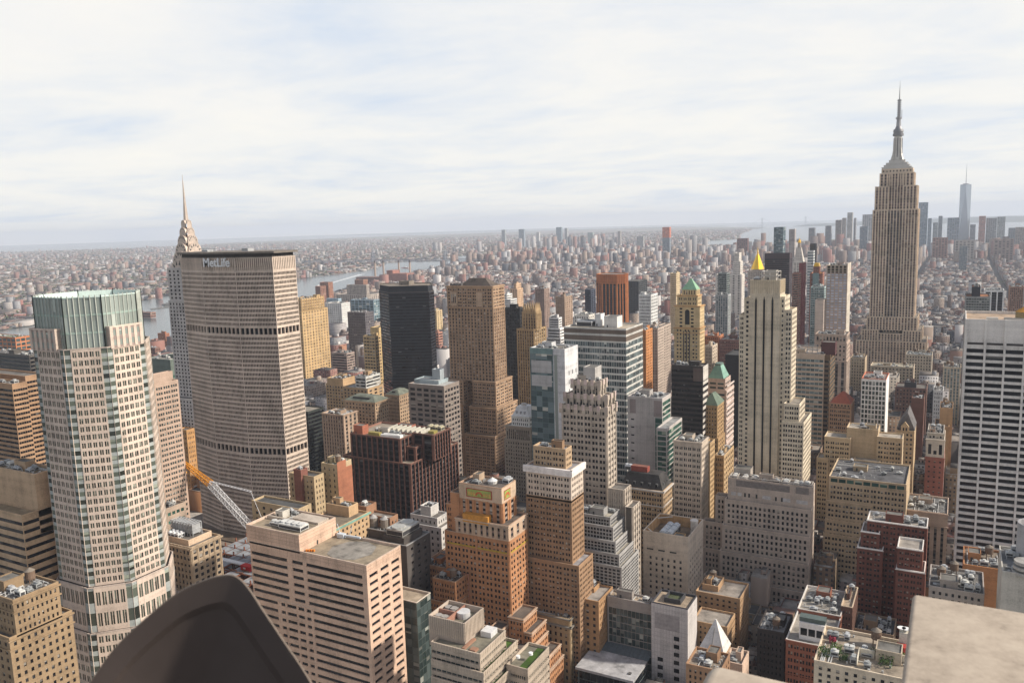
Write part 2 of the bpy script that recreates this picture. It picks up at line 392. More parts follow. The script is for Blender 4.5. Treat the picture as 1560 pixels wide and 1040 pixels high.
def cooling(root, x0, x1, y0, y1, z, h=3.2, fans=2, c=METAL):
    b = MB(); b.box(x0, x1, y0, y1, z+.5, z+h)
    for xx in (x0+.2, x1-.4):
        for yy in (y0+.2, y1-.4): b.box(xx, xx+.2, yy, yy+.2, z-.2, z+.5)
    along = (x1-x0) >= (y1-y0)
    for i in range(fans):
        f = (i+.5)/fans; px, py = (x0+(x1-x0)*f, (y0+y1)/2) if along else ((x0+x1)/2, y0+(y1-y0)*f)
        b.cyl(px, py, z+h, z+h+.7, min(x1-x0, y1-y0)*.36, n=10)
    o = b.build('cooling_tower', wall(c, .5), root)
    l = MB(); l.quads([[(x0+.3, y0-.03, z+.8), (x1-.3, y0-.03, z+.8), (x1-.3, y0-.03, z+h*.75), (x0+.3, y0-.03, z+h*.75)], [(x1+.03, y0+.3, z+.8), (x1+.03, y1-.3, z+.8), (x1+.03, y1-.3, z+h*.75), (x1+.03, y0+.3, z+h*.75)]])
    q = l.build('louvre', plain((.05, .05, .055), .7), o, loc=(0, 0, 0)); q.data.transform(Matrix.Translation(-Vector(root.location)))
    return o
def penthouse(root, x0, x1, y0, y1, z, h, c, roofc=(.25, .24, .22), name='penthouse'):
    b = MB(); b.box(x0, x1, y0, y1, z-.3, z+h)
    t = .3
    for (a0, a1, b0, b1) in ((x0-.05, x1+.05, y0-.05, y0+t), (x0-.05, x1+.05, y1-t, y1+.05), (x0-.05, x0+t, y0+t, y1-t), (x1-t, x1+.05, y0+t, y1-t)): b.box(a0, a1, b0, b1, z+h+.01, z+h+.5)
    o = b.build(name, wall(c), root)
    k = MB(); dx = x1-x0
    if dx > 3: k.quads([[(x0+dx*.2, y0-.04, z+.2), (x0+dx*.2+1.1, y0-.04, z+.2), (x0+dx*.2+1.1, y0-.04, z+min(2.3, h*.8)), (x0+dx*.2, y0-.04, z+min(2.3, h*.8))]])
    if not k.empty():
        q = k.build('roof_door', plain((.06, .06, .06)), o, loc=(0, 0, 0)); q.data.transform(Matrix.Translation(-Vector(root.location)))
    r = MB(); r.quads([[(x0+t, y0+t, z+h+.02), (x1-t, y0+t, z+h+.02), (x1-t, y1-t, z+h+.02), (x0+t, y1-t, z+h+.02)]])
    q = r.build('penthouse_roof', roofm(roofc), o, loc=(0, 0, 0)); q.data.transform(Matrix.Translation(-Vector(root.location)))
    return o
def clutter(root, x0, x1, y0, y1, z, seed, dens=1.0, c=None, tanks=1):
    """bulkheads, fans, ducts and pipes on one roof"""
    rr = random.Random(seed); A = (x1-x0)*(y1-y0); spots = []
    def free(w, d):
        for _ in range(25):
            if x1-x0 < w+1.6 or y1-y0 < d+1.6: return None
            a = rr.uniform(x0+.8, x1-.8-w); b = rr.uniform(y0+.8, y1-.8-d)
            if all(a+w+.4 < s[0] or a > s[1]+.4 or b+d+.4 < s[2] or b > s[3]+.4 for s in spots):
                spots.append((a, a+w, b, b+d)); return a, b
        return None
    c = c or (.36, .30, .24)
    if A > 70:
        w, d = min(9, (x1-x0)*.35), min(8, (y1-y0)*.45); s = free(w, d)
        if s: penthouse(root, s[0], s[0]+w, s[1], s[1]+d, z, rr.uniform(2.8, 4.6), c)
    for i in range(tanks):
        s = free(4.4, 4.4)
        if s: water_tank(root, s[0]+2.2, s[1]+2.2, z, 1.9, 3.4, rr.uniform(1.6, 3))
    for i in range(int(min(8, A*dens/75))+1):
        w, d = rr.uniform(2, 4.5), rr.uniform(1.8, 3.2); s = free(w, d)
        if s: cooling(root, s[0], s[0]+w, s[1], s[1]+d, z, rr.uniform(1.4, 2.8), rr.choice((1, 2)), rr.choice((METAL, (.55, .55, .53), (.30, .31, .31))))
    b = MB()
    for i in range(int(min(14, A*dens/24))):
        s = free(1.0, 1.0)
        if s: b.cyl(s[0]+.5, s[1]+.5, z-.2, z+rr.uniform(.6, 1.6), rr.uniform(.2, .5), n=8)
    if not b.empty(): b.build('vent', wall((.40, .40, .39), .6), root)
    b = MB()
    for i in range(int(min(7, A*dens/45))):
        if rr.random() < .5:
            yy = rr.uniform(y0+1, y1-1); b.bar((x0+1, yy, z+.35), (rr.uniform(x0+3, x1-.6) if x1-x0 > 4 else x1-.6, yy, z+.35), .35)
        else:
            xx = rr.uniform(x0+1, x1-1); b.bar((xx, y0+1, z+.35), (xx, rr.uniform(y0+3, y1-.6) if y1-y0 > 4 else y1-.6, z+.35), .35)
    if not b.empty(): b.build('duct', wall((.5, .5, .49), .5), root)
FOOT = []                                     # footprints of what is built by hand (kept clear by the small lots)
NAMED = []                                    # (short words, u, v) of landmarks, for telling the small ones apart
def building(name, label, cat, tiers, st, near=False, roofc=(.24, .22, .20), clut=1.0, tanks=1, group=None, pent=None, seed=None, par=1.1, extra=None):
    """tiers: [(x0,x1,y0,y1,z0,z1,override)] from the top one down"""
    X0 = min(t[0] for t in tiers); X1 = max(t[1] for t in tiers); Y0 = min(t[2] for t in tiers); Y1 = max(t[3] for t in tiers)
    root = empty(name, ((X0+X1)/2, (Y0+Y1)/2, 0), label, cat, group)
    FOOT.append((X0, X1, Y0, Y1, max(t[5] for t in tiers)))
    groups = {}
    for t in tiers:
        ov = t[6] if len(t) > 6 else {}
        k = tuple(repr(ov.get(a)) for a in ('w', 'sp', 'pc', 'bc', 'mc', 'cop'))
        g = groups.setdefault(k, (newB(), {**st, **ov}))
        tier(g[0], rect(*t[:4]), t[4], t[5], {**st, **ov}, par=par)
    big = max(groups.values(), key=lambda g: sum(len(q) for L in g[0]['pane'].values() for q, _ in L))
    for g in groups.values(): finish(g[0], root, g[1], near if g is big else False, roofc)
    t = tiers[0]; z = t[5]-par
    sd = seed if seed is not None else int(abs(t[0]*7+t[2]*13+t[5]*3))
    if clut: clutter(root, t[0]+.6, t[1]-.6, t[2]+.6, t[3]-.6, z, sd, clut, st.get('pentc', tuple(x*.85 for x in st['w'])), tanks)
    if extra: extra(root, tiers)
    return root
def lerp(a, b, f): return a+(b-a)*f

# ================================================================== the setting: water, land, parks, hills
def sheet(name, poly, z, mat, skirt=None):
    b = MB(); b.ngon([(x, y, z) for x, y in poly])
    if skirt is not None:
        n = len(poly); b.quads([[(*poly[i], skirt), (*poly[(i+1) % n], skirt), (*poly[(i+1) % n], z), (*poly[i], z)] for i in range(n)])
    o = b.build(name, mat, None, (0, 0, 0)); o['kind'] = 'structure'; return o
m, nt, b = newmat('river_water'); setin(b, Roughness=.22); b.inputs['Base Color'].default_value = (.10, .125, .13, 1); b.inputs['Specular IOR Level'].default_value = .5
t = nd(nt, 'ShaderNodeTexCoord'); a = nd(nt, 'ShaderNodeTexNoise'); setin(a, Scale=.02, Detail=8.0); nt.links.new(t.outputs['Object'], a.inputs['Vector'])
bp = nd(nt, 'ShaderNodeBump'); setin(bp, Strength=.25, Distance=2.0); nt.links.new(a.outputs[0], bp.inputs['Height']); nt.links.new(bp.outputs[0], b.inputs['Normal'])
water_m = m
N = 96
sheet('water', [(34000*math.cos(2*math.pi*i/N), 34000*math.sin(2*math.pi*i/N)) for i in range(N)], -2.0, water_m)
m, nt, b = newmat('city_ground'); setin(b, Roughness=.95)
t = nd(nt, 'ShaderNodeTexCoord')
v = nd(nt, 'ShaderNodeTexVoronoi'); setin(v, Scale=.011); nt.links.new(t.outputs['Object'], v.inputs['Vector'])
a = nd(nt, 'ShaderNodeTexNoise'); setin(a, Scale=.0012, Detail=6.0); nt.links.new(t.outputs['Object'], a.inputs['Vector'])
cA = ramp(nt, v.outputs['Color'], [(.1, (.10, .09, .085)), (.35, (.20, .14, .11)), (.6, (.26, .23, .20)), (.9, (.38, .36, .33))])
nt.links.new(mixc(nt, ramp(nt, a.outputs[0], [(.46, (0, 0, 0)), (.62, (1, 1, 1))]), cA, (.07, .10, .05)), b.inputs['Base Color'])
land_m = m
asph = plain((.055, .055, .058), .9, name='asphalt')
MANH = [(900, -600), (900, 6300), (300, 6900), (-300, 6900), (-700, 6500), (-1000, 6200), (-1900, 5700), (-2700, 5450), (-3120, 5200), (-3065, 4763), (-2924, 4328), (-2808, 3957), (-2396, 2799), (-2050, 2200), (-1800, 1700), (-1500, 1000), (-1400, 300), (-1400, -600)]
sheet('ground', MANH, 0.0, asph, -2.5)
LISL = [(-2300, -3000), (-2250, 300), (-2480, 1300), (-2509, 1504), (-2916, 2168), (-3037, 2438), (-3185, 3404), (-3281, 4130), (-3600, 4700), (-3800, 5000), (-3700, 5150), (-3500, 5150), (-3420, 5350), (-3800, 5700), (-3900, 6000), (-3000, 6300), (-2400, 6600), (-2150, 7400), (-2000, 7600), (-2350, 8050), (-2500, 9300), (-2300, 9800), (-2900, 12500), (-3600, 16500), (-3700, 18500), (-5309, 20892), (-7710, 22928), (-11000, 22500), (-13800, 18500), (-15000, 13709), (-14000, 10500), (-15547, 8882), (-19000, 4000), (-19000, -3000)]
sheet('land', LISL, 0.0, land_m, -2.5)
sheet('island', [(-1500, 8400), (-1200, 8300), (-1000, 8900), (-1300, 9100)], 0.0, land_m, -2.5)
# low far land: thin strips and the hills across the harbour
hm = roofm((.12, .15, .13))
def hills(name, pts, depth, seed):
    rr = random.Random(seed); b = MB(); n = len(pts)
    for i in range(n-1):
        (x0, y0, h0), (x1, y1, h1) = pts[i], pts[i+1]
        b.quads([[(x0, y0, -2.2), (x1, y1, -2.2), (x1, y1+depth*.4, h1), (x0, y0+depth*.4, h0)], [(x0, y0+depth*.4, h0), (x1, y1+depth*.4, h1), (x1, y1+depth, -2.2), (x0, y0+depth, -2.2)]])
    o = b.build(name, hm, None, (0, 0, 0)); o['kind'] = 'structure'
rr = random.Random(5)
hills('hills', [(-3300+i*420, 18800-i*60, 20+70*min(1, i/7)*(.75+.35*rr.random())) for i in range(16)], 5200, 1)
hills('hills', [(2200+i*500, 13500, 18+55*rr.random()) for i in range(9)], 4500, 2)
hills('far_land', [(-21000+i*900, 23500+900*math.sin(i*.9)-abs(i-8)*160, 6+9*rr.random()) for i in range(18)], 900, 3)
# avenues: paler road surface with kerbed pavements
AVE = [115, -168, -300, -440, -570, -700, -880, -1080]
pav = plain((.30, .29, .27), .9, name='concrete_pavement')
b = MB()
for i in range(-1, 75):
    y0 = 45+80.4*i+9; y1 = y0+62
    xs = [650, 390] + AVE
    for a0, a1 in zip(xs[1:], xs[:-1]):
        if y0 > 6000 or -1600 > a0 and y0 < 300: continue
        b.box(a0+12, a1-12, y0, y1, 0, .15)
o = b.build('pavement', pav, None, (0, 0, 0)); o['kind'] = 'structure'

# ================================================================== landmarks
def poly_tower(name, label, cat, specs, st, near=False, roofc=(.24, .22, .20), par=1.1, extra=None, foot=None):
    """specs: [(poly, z0, z1, override, per_edge, roof?)]"""
    P = np.array([p for s in specs for p in s[0]])
    root = empty(name, (float(P[:, 0].mean()), float(P[:, 1].mean()), 0), label, cat)
    FOOT.append((P[:, 0].min(), P[:, 0].max(), P[:, 1].min(), P[:, 1].max(), max(s[2] for s in specs)))
    groups = {}
    for s in specs:
        ov = s[3] if len(s) > 3 and s[3] else {}
        k = tuple(repr(ov.get(a)) for a in ('w', 'sp', 'pc', 'bc', 'mc', 'cop'))
        g = groups.setdefault(k, (newB(), {**st, **ov}))
        tier(g[0], s[0], s[1], s[2], {**st, **ov}, par=s[5] if len(s) > 5 else par, roof=True, per=s[4] if len(s) > 4 else None)
    big = max(groups.values(), key=lambda g: sum(len(q) for L in g[0]['pane'].values() for q, _ in L))
    for g in groups.values(): finish(g[0], root, g[1], near if g is big else False, roofc)
    if extra: extra(root)
    return root
def sub(root, name, mb, mat, parent=None, uv=False):
    o = mb.build(name, mat, root, uv=uv)
    if parent is not None: o.parent = parent
    return o
def shrink(poly, d):
    c = np.array(poly).mean(0); out = []
    for p in poly:
        v = np.array(p)-c; L = np.linalg.norm(v); out.append(tuple(c+v*(L-d)/L))
    return out

# --- octagonal tower with the glass crown
def oct_(g):
    return [(-390, 240-g), (-367.7+g*.4, 240-g), (-355.1+g, 252.6-g*.4), (-355.1+g, 272.2+g*.4), (-367.7+g*.4, 284.8+g), (-390-g*.4, 284.8+g), (-402.6-g, 272.2+g*.4), (-402.6-g, 252.6-g*.4)]
def cut(poly, f):
    out = []; n = len(poly)
    for i in range(n):
        a = np.array(poly[i]); b = np.array(poly[(i+1) % n]); t = (b-a)/np.linalg.norm(b-a)
        out += [tuple(a), tuple(a+t*f), tuple(b-t*f)]
    return out
def octtower():
    glass = dict(k='strip', n=1, pat=[(0., 1.)], wh=.55, p='gg', mx=.0, mt=.05, mb=.05, sill=.3, rec=.25)
    stone = dict(n=5, pat=[(.14, .46), (.52, .84)], wh=.64, mx=.3, mt=1.0, mb=.6, p='gg', fl=3.8)
    def spec(g, z0, z1, fl=3.8):
        p = cut(oct_(g), 2.7); per = {}
        for i in range(len(p)): per[i] = {**(stone if i % 3 == 1 else glass), 'fl': fl}
        return (p, z0, z1, {}, per)
    def ex(root):
        # corner glass bands as a part of their own look, crown screen, shoulders
        b = newB()
        gp = cut(oct_(-2.2), .01)[::3]
        cs = dict(k='punch', bay=2.35, ww=.90, wh=.90, mx=.1, mt=.2, mb=.2, fl=8, p='gl', rec=.15, w=(.30, .38, .34), sill=.05)
        tier(b, oct_(-2.2), 214, 238.4, cs, par=8)
        finish(b, root, {**cs, 'cop': (.60, .70, .66)}, False, (.5, .5, .48))
        q = MB(); op = oct_(-2.2); n = 8
        for i in range(n):
            p0, p1 = np.array(op[i]), np.array(op[(i+1) % n]); L = np.linalg.norm(p1-p0); k = max(2, int(round(L/2.35)))
            for j in range(k+1):
                pt = p0+(p1-p0)*j/k; q.bar((*pt, 214), (*pt, 239.1), .34)
        sub(root, 'crown_fin', q, wall((.40, .42, .38), .5))
        for nm, r in (('shoulder', (-391, -372, 239.6, 244.0)), ('shoulder', (-359.5, -354.7, 254.5, 271.5))):
            bb = newB(); s = dict(w=(.56, .46, .39), k='strip', nf=5, ns=5, ww=.5, sp=(.30, .24, .22), p='gl', fl=4, mt=.8, mb=.2)
            tier(bb, rect(*r), 214.4, 224.5, s, par=.6); finish(bb, root, s, False, (.4, .38, .35))
        c = MB()
        for i in range(5): c.box(-392+i*5.2, -389+i*5.2, 256, 262, 230.3, 233)
        sub(root, 'cooling_unit', c, wall((.55, .56, .55), .5))
    r = poly_tower('octagonal_tower', 'octagonal pinkish stone tower with a green glass crown and glass corner strips', 'skyscraper',
        [spec(0, 104, 215.5), spec(1.5, 82, 104, 9.5), spec(2.6, 0, 82, 5.0)], dict(w=(.56, .46, .39), cop=(.50, .42, .37), sp=(.33, .355, .345)), near=95, extra=ex)
    bb = MB(); bb.box(-412, -346, 226, 236, 0, 54); bb.box(-418, -408, 234, 292, 0, 62)
    sub(r, 'podium', bb, wall((.30, .30, .28)))
octtower()

# --- long lozenge tower with the lettering
def lozenge():
    P = [(-528, 439.5), (-497.7, 432), (-464, 432), (-435.5, 439.5), (-435.5, 462), (-464, 469.5), (-497.7, 469.5), (-528, 462)]
    cnt = {0: {'n': 24}, 1: {'n': 26}, 2: {'n': 24}, 3: {'n': 17}}
    st = dict(w=(.53, .44, .37), ww=.70, wh=.60, fl=3.25, mx=.35, mt=.5, mb=.4, p='dk3', rec=.35, sill=.24)
    band = dict(k='punch', ww=.84, wh=.88, fl=6, mt=.4, mb=.4, p='bk', rec=1.4, sill=.1)
    bc = {0: {'n': 7}, 1: {'n': 8}, 2: {'n': 8}, 3: {'n': 6}}
    top = dict(k='strip', ww=.40, mt=.5, mb=.8, fl=9, wh=.9, p='bk', sp=(.30, .26, .23), rec=.5)
    tc = {0: {'n': 18}, 1: {'n': 19}, 2: {'n': 18}, 3: {'n': 13}}
    def ex(root):
        b = MB(); b.prism(shrink(P, -2.4), 249.7, 251.0, True); o = sub(root, 'roof_slab', b, wall((.16, .14, .12)))
        b = MB(); b.prism(shrink(P, 1.5), 246.8, 249.7); sub(root, 'clerestory', b, wall((.05, .045, .04)))
        b = MB()
        for x in (-515, -505, -452, -446): b.bar((x, 452, 251), (x, 452, 254+abs(x) % 5), .25)
        b.bar((-519, 450, 253), (-500, 450, 253), .3); b.box(-512, -506, 446, 452, 250.9, 252.4); b.box(-474, -468, 449, 455, 250.9, 253)
        sub(root, 'antenna', b, plain(METAL, .5))
        for i in (0, 1, 2, 3, 4):                                  # slim pier at each fold of the front
            pass
        cu = bpy.data.curves.new('lettering', 'FONT'); cu.body = 'MetLife'; cu.size = 8.6; cu.extrude = .35; cu.offset = .16; cu.align_x = 'CENTER'; cu.space_character = 1.02
        t = bpy.data.objects.new('sign_lettering', cu); col.objects.link(t); t.parent = root
        t.location = Vector((-481.2, 431.2, 241.0))-root.location; t.rotation_euler = (R(90), 0, 0)
        bpy.context.view_layer.update(); me = bpy.data.meshes.new_from_object(t); t2 = bpy.data.objects.new('sign_lettering', me); col.objects.link(t2); t2.parent = root; t2.location = t.location; t2.rotation_euler = t.rotation_euler
        bpy.data.objects.remove(t); me.materials.clear(); me.materials.append(plain((.86, .86, .86), .5, name='sign_white'))
    mid = [(P, 0, 105, {}, cnt), (P, 105, 111, band, bc), (P, 111, 192, {}, cnt), (P, 192, 198, band, bc), (P, 198, 237.5, {}, cnt), (P, 237.5, 247, top, tc)]
    r = poly_tower('lozenge_tower', 'long beige slab tower with angled faces, dark bands and white roof lettering', 'skyscraper', mid, st, near=112, extra=ex, par=.0)
    b = MB(); b.box(-545, -428, 412, 480, 0, 42); b.box(-545, -430, 470, 500, 0, 50)
    sub(r, 'podium', b, wall((.20, .16, .13)))
    b = MB(); b.box(-536, -440, 418, 431, 41.9, 43); sub(r, 'podium_roof', b, roofm((.20, .15, .11)))
lozenge()

# --- spire tower behind it
def spire_tower():
    cx, cy = -684.8, 580.0
    st = dict(w=(.46, .43, .41), nf=7, ns=7, ww=.46, wh=.55, fl=3.6, p='dk2', mx=.6)
    sq = lambda h: rect(cx-h, cx+h, cy-h, cy+h)
    def ex(root):
        steel = wall((.50, .42, .36), .45, .3, .35)
        cr = MB(); tri = MB()
        for k, (hw, zs) in enumerate([(12.6, 224), (10.2, 235), (8.0, 245.5), (6.0, 255.5), (4.3, 265), (2.8, 274)]):
            n = 14; hh = hw*1.3
            arc = [(hw*math.cos(math.pi*i/n), hh*math.sin(math.pi*i/n)) for i in range(n+1)]
            for ax in (0, 1):
                ln = hw+1.2
                def pt(u, w, z): return (cx+u, cy+w, zs+z) if ax == 0 else (cx+w, cy+u, zs+z)
                for i in range(n):
                    (u0, z0), (u1, z1) = arc[i], arc[i+1]
                    cr.quads([[pt(u0, -ln, z0), pt(u0, ln, z0), pt(u1, ln, z1), pt(u1, -ln, z1)]])
                for s in (-ln, ln):
                    cr.ngon([pt(u, s, z) for u, z in ([(hw, -6)]+arc+[(-hw, -6)])])
                    m_ = 7
                    for j in range(1, m_):
                        a = math.pi*j/m_; ca, sa = math.cos(a), math.sin(a); a2 = .14
                        q = [pt(hw*.94*math.cos(a), s*1.012, hh*.94*sa), pt(hw*.66*math.cos(a+a2), s*1.012, hh*.66*math.sin(a+a2)), pt(hw*.66*math.cos(a-a2), s*1.012, hh*.66*math.sin(a-a2))]
                        tri.ngon(q)
        z0 = 276
        for (ra, za, rb, zb) in ((2.6, 274, 1.9, 284), (1.9, 284, 1.0, 298), (1.0, 298, .12, 321)): cr.cyl(cx, cy, za, zb, ra, rb, 8)
        sub(root, 'crown', cr, steel); o = sub(root, 'windows', tri, plain((.03, .03, .035), .4)); o['kind'] = 'stuff'
    poly_tower('spire_tower', 'white brick tower with a tiered arched steel crown and needle spire', 'skyscraper',
        [(sq(15), 200, 232, {'nf': 5, 'ns': 5}), (sq(16), 104, 200, {}), (sq(21), 0, 104, {'nf': 9, 'ns': 9})], st, extra=ex, roofc=(.4, .38, .36))
    b = newB(); t = dict(w=(.46, .43, .41), nf=4, ns=6, ww=.46, wh=.55, fl=3.6, p='dk2')
spire_tower()

# --- limestone tower with the mast
def mast_tower():
    X = -100.5; cyy = 1306
    lim = (.60, .49, .385)
    st = dict(w=lim, k='strip', ww=.50, wh=.50, fl=3.75, sp=(.27, .20, .175), p='dk', mt=1.2, mb=.4, mx=.7, cop=(.54, .46, .37), rec=.5, pier=(1, 1.0, .35))
    def r(x0, x1, y0, y1, z0, z1, **ov): return (rect(x0, x1, y0, y1), z0, z1, ov)
    specs = [r(-119, -79.5, 1290, 1322, 318, 324, k='punch', nf=9, ns=6, fl=4, ww=.35, pier=None), r(-121, -77.5, 1287, 1325, 300, 318, nf=9, ns=7),
        # wings and recessed middle
        r(-126, -108, 1283, 1330, 268, 300, nf=4, ns=8), r(-91, -73, 1283, 1330, 268, 300, nf=4, ns=8), r(-109, -90, 1286.5, 1326, 268, 318, nf=5, ns=6, ww=.62),
        r(-128, -108.5, 1281, 1332, 118, 268, nf=5, ns=9), r(-90.5, -70.5, 1281, 1332, 118, 268, nf=5, ns=9), r(-110, -89, 1285.5, 1328, 96, 268, nf=5, ns=6, ww=.64, sp=(.16, .14, .14)),
        r(-131, -66, 1279, 1334, 100, 119, nf=16, ns=10), r(-137, -115, 1274, 1337, 0, 101, nf=6, ns=12), r(-84, -60, 1274, 1337, 0, 101, nf=6, ns=12), r(-116, -83, 1277, 1337, 0, 96, nf=8, ns=4),
        r(-143.5, -54, 1270, 1338, 0, 86, nf=22, ns=12)]
    def ex(root):
        sil = wall((.52, .50, .47), .5, .2, .3); dk = wall((.22, .22, .23), .5, .2, .4)
        b = MB()
        for (h, z0, z1) in ((18.5, 323, 326.5), (16, 326.5, 329.5), (13.5, 329.5, 332.5), (10, 332.5, 336)): b.box(X-h, X+h, cyy-h*.8, cyy+h*.8, z0, z1); b.box(X-h-.5, X+h+.5, cyy-h*.8-.5, cyy+h*.8+.5, z1-.7, z1-.2)
        sub(root, 'mast_base', b, sil)
        b = MB(); b.cyl(X, cyy, 336, 369, 6.0, 5.0, 16)
        for k in range(4):
            a = math.pi/4+k*math.pi/2; c, s = math.cos(a), math.sin(a)
            p = np.array((-s*.8, c*.8)); o0 = np.array((X, cyy))
            prof = [(11, 336), (8.2, 344), (7, 352), (6.6, 366)]
            for (r0, z0), (r1, z1) in zip(prof[:-1], prof[1:]):
                e0, e1 = o0+np.array((c, s))*r0, o0+np.array((c, s))*r1; i0, i1 = o0+np.array((c, s))*4, o0+np.array((c, s))*4
                b.quads([[(*(i0+p), z0), (*(e0+p), z0), (*(e1+p), z1), (*(i1+p), z1)], [(*(i0-p), z0), (*(e0-p), z0), (*(e1-p), z1), (*(i1-p), z1)], [(*(e0-p), z0), (*(e0+p), z0), (*(e1+p), z1), (*(e1-p), z1)]])
        sub(root, 'mast', b, sil)
        b = MB()
        for k in range(8):
            a = k*math.pi/4; b.bar((X+5.75*math.cos(a), cyy+5.75*math.sin(a), 340), (X+5.2*math.cos(a), cyy+5.2*math.sin(a), 366), 1.0)
        sub(root, 'mast_glazing', b, plain((.10, .10, .11), .3))
        b = MB(); b.cyl(X, cyy, 369, 372, 7.0, 7.0, 18); b.cyl(X, cyy, 372, 374.5, 6.2, 6.2, 18); b.cyl(X, cyy, 374.5, 378, 6.8, 6.0, 18); b.cyl(X, cyy, 378, 382, 4.8, 3.2, 16)
        sub(root, 'mast_drum', b, dk)
        b = MB(); b.cyl(X, cyy, 382, 392, 3.2, 2.6, 10); b.cyl(X, cyy, 392, 394, 4.0, 4.0, 10); b.cyl(X, cyy, 394, 417, 1.9, 1.5, 8)
        for z in np.arange(395, 416, 2.6): b.box(X-2.6, X+2.6, cyy-.5, cyy+.5, z, z+1.1); b.box(X-.5, X+.5, cyy-2.6, cyy+2.6, z, z+1.1)
        b.cyl(X, cyy, 417, 418, 2.4, 2.4, 8); b.cyl(X, cyy, 418, 435, .8, .35, 6); b.cyl(X, cyy, 435, 443.5, .3, .1, 6)
        b.cyl(X+3.6, cyy, 392, 404, .4, .3, 6)
        sub(root, 'antenna', b, wall((.30, .30, .31), .5, .2, .5))
    poly_tower('limestone_skyscraper', 'tall grey limestone tower with stepped shoulders, a silver mast and an antenna', 'skyscraper', specs, st, extra=ex, roofc=(.34, .31, .27), par=.8)
mast_tower()

# --- gothic brown tower with two wings
def gothic():
    br = (.38, .26, .175)
    st = dict(w=br, fl=3.3, pat=[(.16, .46), (.56, .86)], wh=.52, p='dk', mx=.7, nf=9, ns=4, mt=2.2, pier=(3, .9, .3), belts=[(.2, .7, .6)], rec=.3)
    def r(x0, x1, y0, y1, z0, z1, **ov): return (rect(x0, x1, y0, y1), z0, z1, ov)
    sp = [r(-475, -421.4, 718, 742, 182, 204.3, belts=[(.2, 1.0, .8), (8, .7, .6), (21.6, .7, .6)]), r(-475, -421.4, 718.3, 742, 108, 182, k='strip', ww=.5, pat=None, nf=14, ns=6, sp=(.27, .19, .135), mt=.2, pier=(1, .7, .25), belts=[]),
          r(-478, -456, 712, 744, 84, 109, nf=4), r(-444, -417.5, 711, 746, 84, 110, nf=5), r(-457, -443, 726, 744, 0, 110, nf=3),
          r(-479, -455, 708, 748, 0, 85, nf=4), r(-446, -414.5, 706, 750, 57, 84.5, nf=6, ns=6), r(-449, -414, 700, 746, 0, 57.5, nf=7, ns=8)]
    def ex(root):
        b = MB(); b.taper(rect(-462, -424, 721, 739), 203.2, rect(-453, -435, 728, 732), 211.5); sub(root, 'hip_roof', b, roofm((.17, .14, .12)))
        b = MB()
        for x in (-466.5, -436.5):                               # traceried gables
            b.box(x-3.8, x+3.8, 717.2, 718.2, 184, 198)
        sub(root, 'tracery', b, wall((.44, .32, .23)))
        b = MB()
        for x0 in (-466.5,):
            for k in (-2, 0, 2):
                b.quads([[(x0+k-.6, 717.1, 187), (x0+k+.6, 717.1, 187), (x0+k+.6, 717.1, 196), (x0+k-.6, 717.1, 196)]])
        sub(root, 'lancet', b, pane('dk'), uv=True)
        b = MB()
        for i, x in enumerate((-472, -468, -464.5, -461)): b.box(x, x+2.6, 720, 723, 203.2, 206.5)
        sub(root, 'vent', b, wall((.14, .13, .13)))
    poly_tower('gothic_tower', 'brown brick gothic slab tower with a hipped roof and two lower wings', 'skyscraper', sp, st, near=70, extra=ex, roofc=(.3, .26, .22), par=.9)
gothic()

# --- pinnacled tower
def pinnacled():
    w_ = (.44, .32, .19)
    st = dict(w=w_, k='strip', ww=.5, fl=3.4, sp=(.26, .19, .12), nf=7, ns=5, mt=1.5, pier=(1, 1.0, .5, .8), p='dk')
    def ex(root):
        spots = [(x, y) for x in np.linspace(-441.5, -427, 6) for y in (821, 831)]+[(-427, y) for y in (823.7, 826, 828.3)]
        for x, y in spots:
            b = MB(); b.box(x-.9, x+.9, y-.9, y+.9, 160, 170); b.taper(rect(x-.9, x+.9, y-.9, y+.9), 170, rect(x-.1, x+.1, y-.1, y+.1), 177.5); sub(root, 'pinnacle', b, wall(w_))
        b = MB(); b.box(-439.5, -429, 823.5, 829.5, 165, 171); sub(root, 'penthouse', b, wall(w_))
    poly_tower('pinnacled_tower', 'tan brick tower ringed with pointed pinnacles at its top', 'skyscraper',
        [(rect(-443.3, -425.4, 820, 832), 147, 167, {'nf': 5, 'ns': 3}), (rect(-449, -427, 817, 846), 0, 148.4, {})], st, extra=ex)
pinnacled()

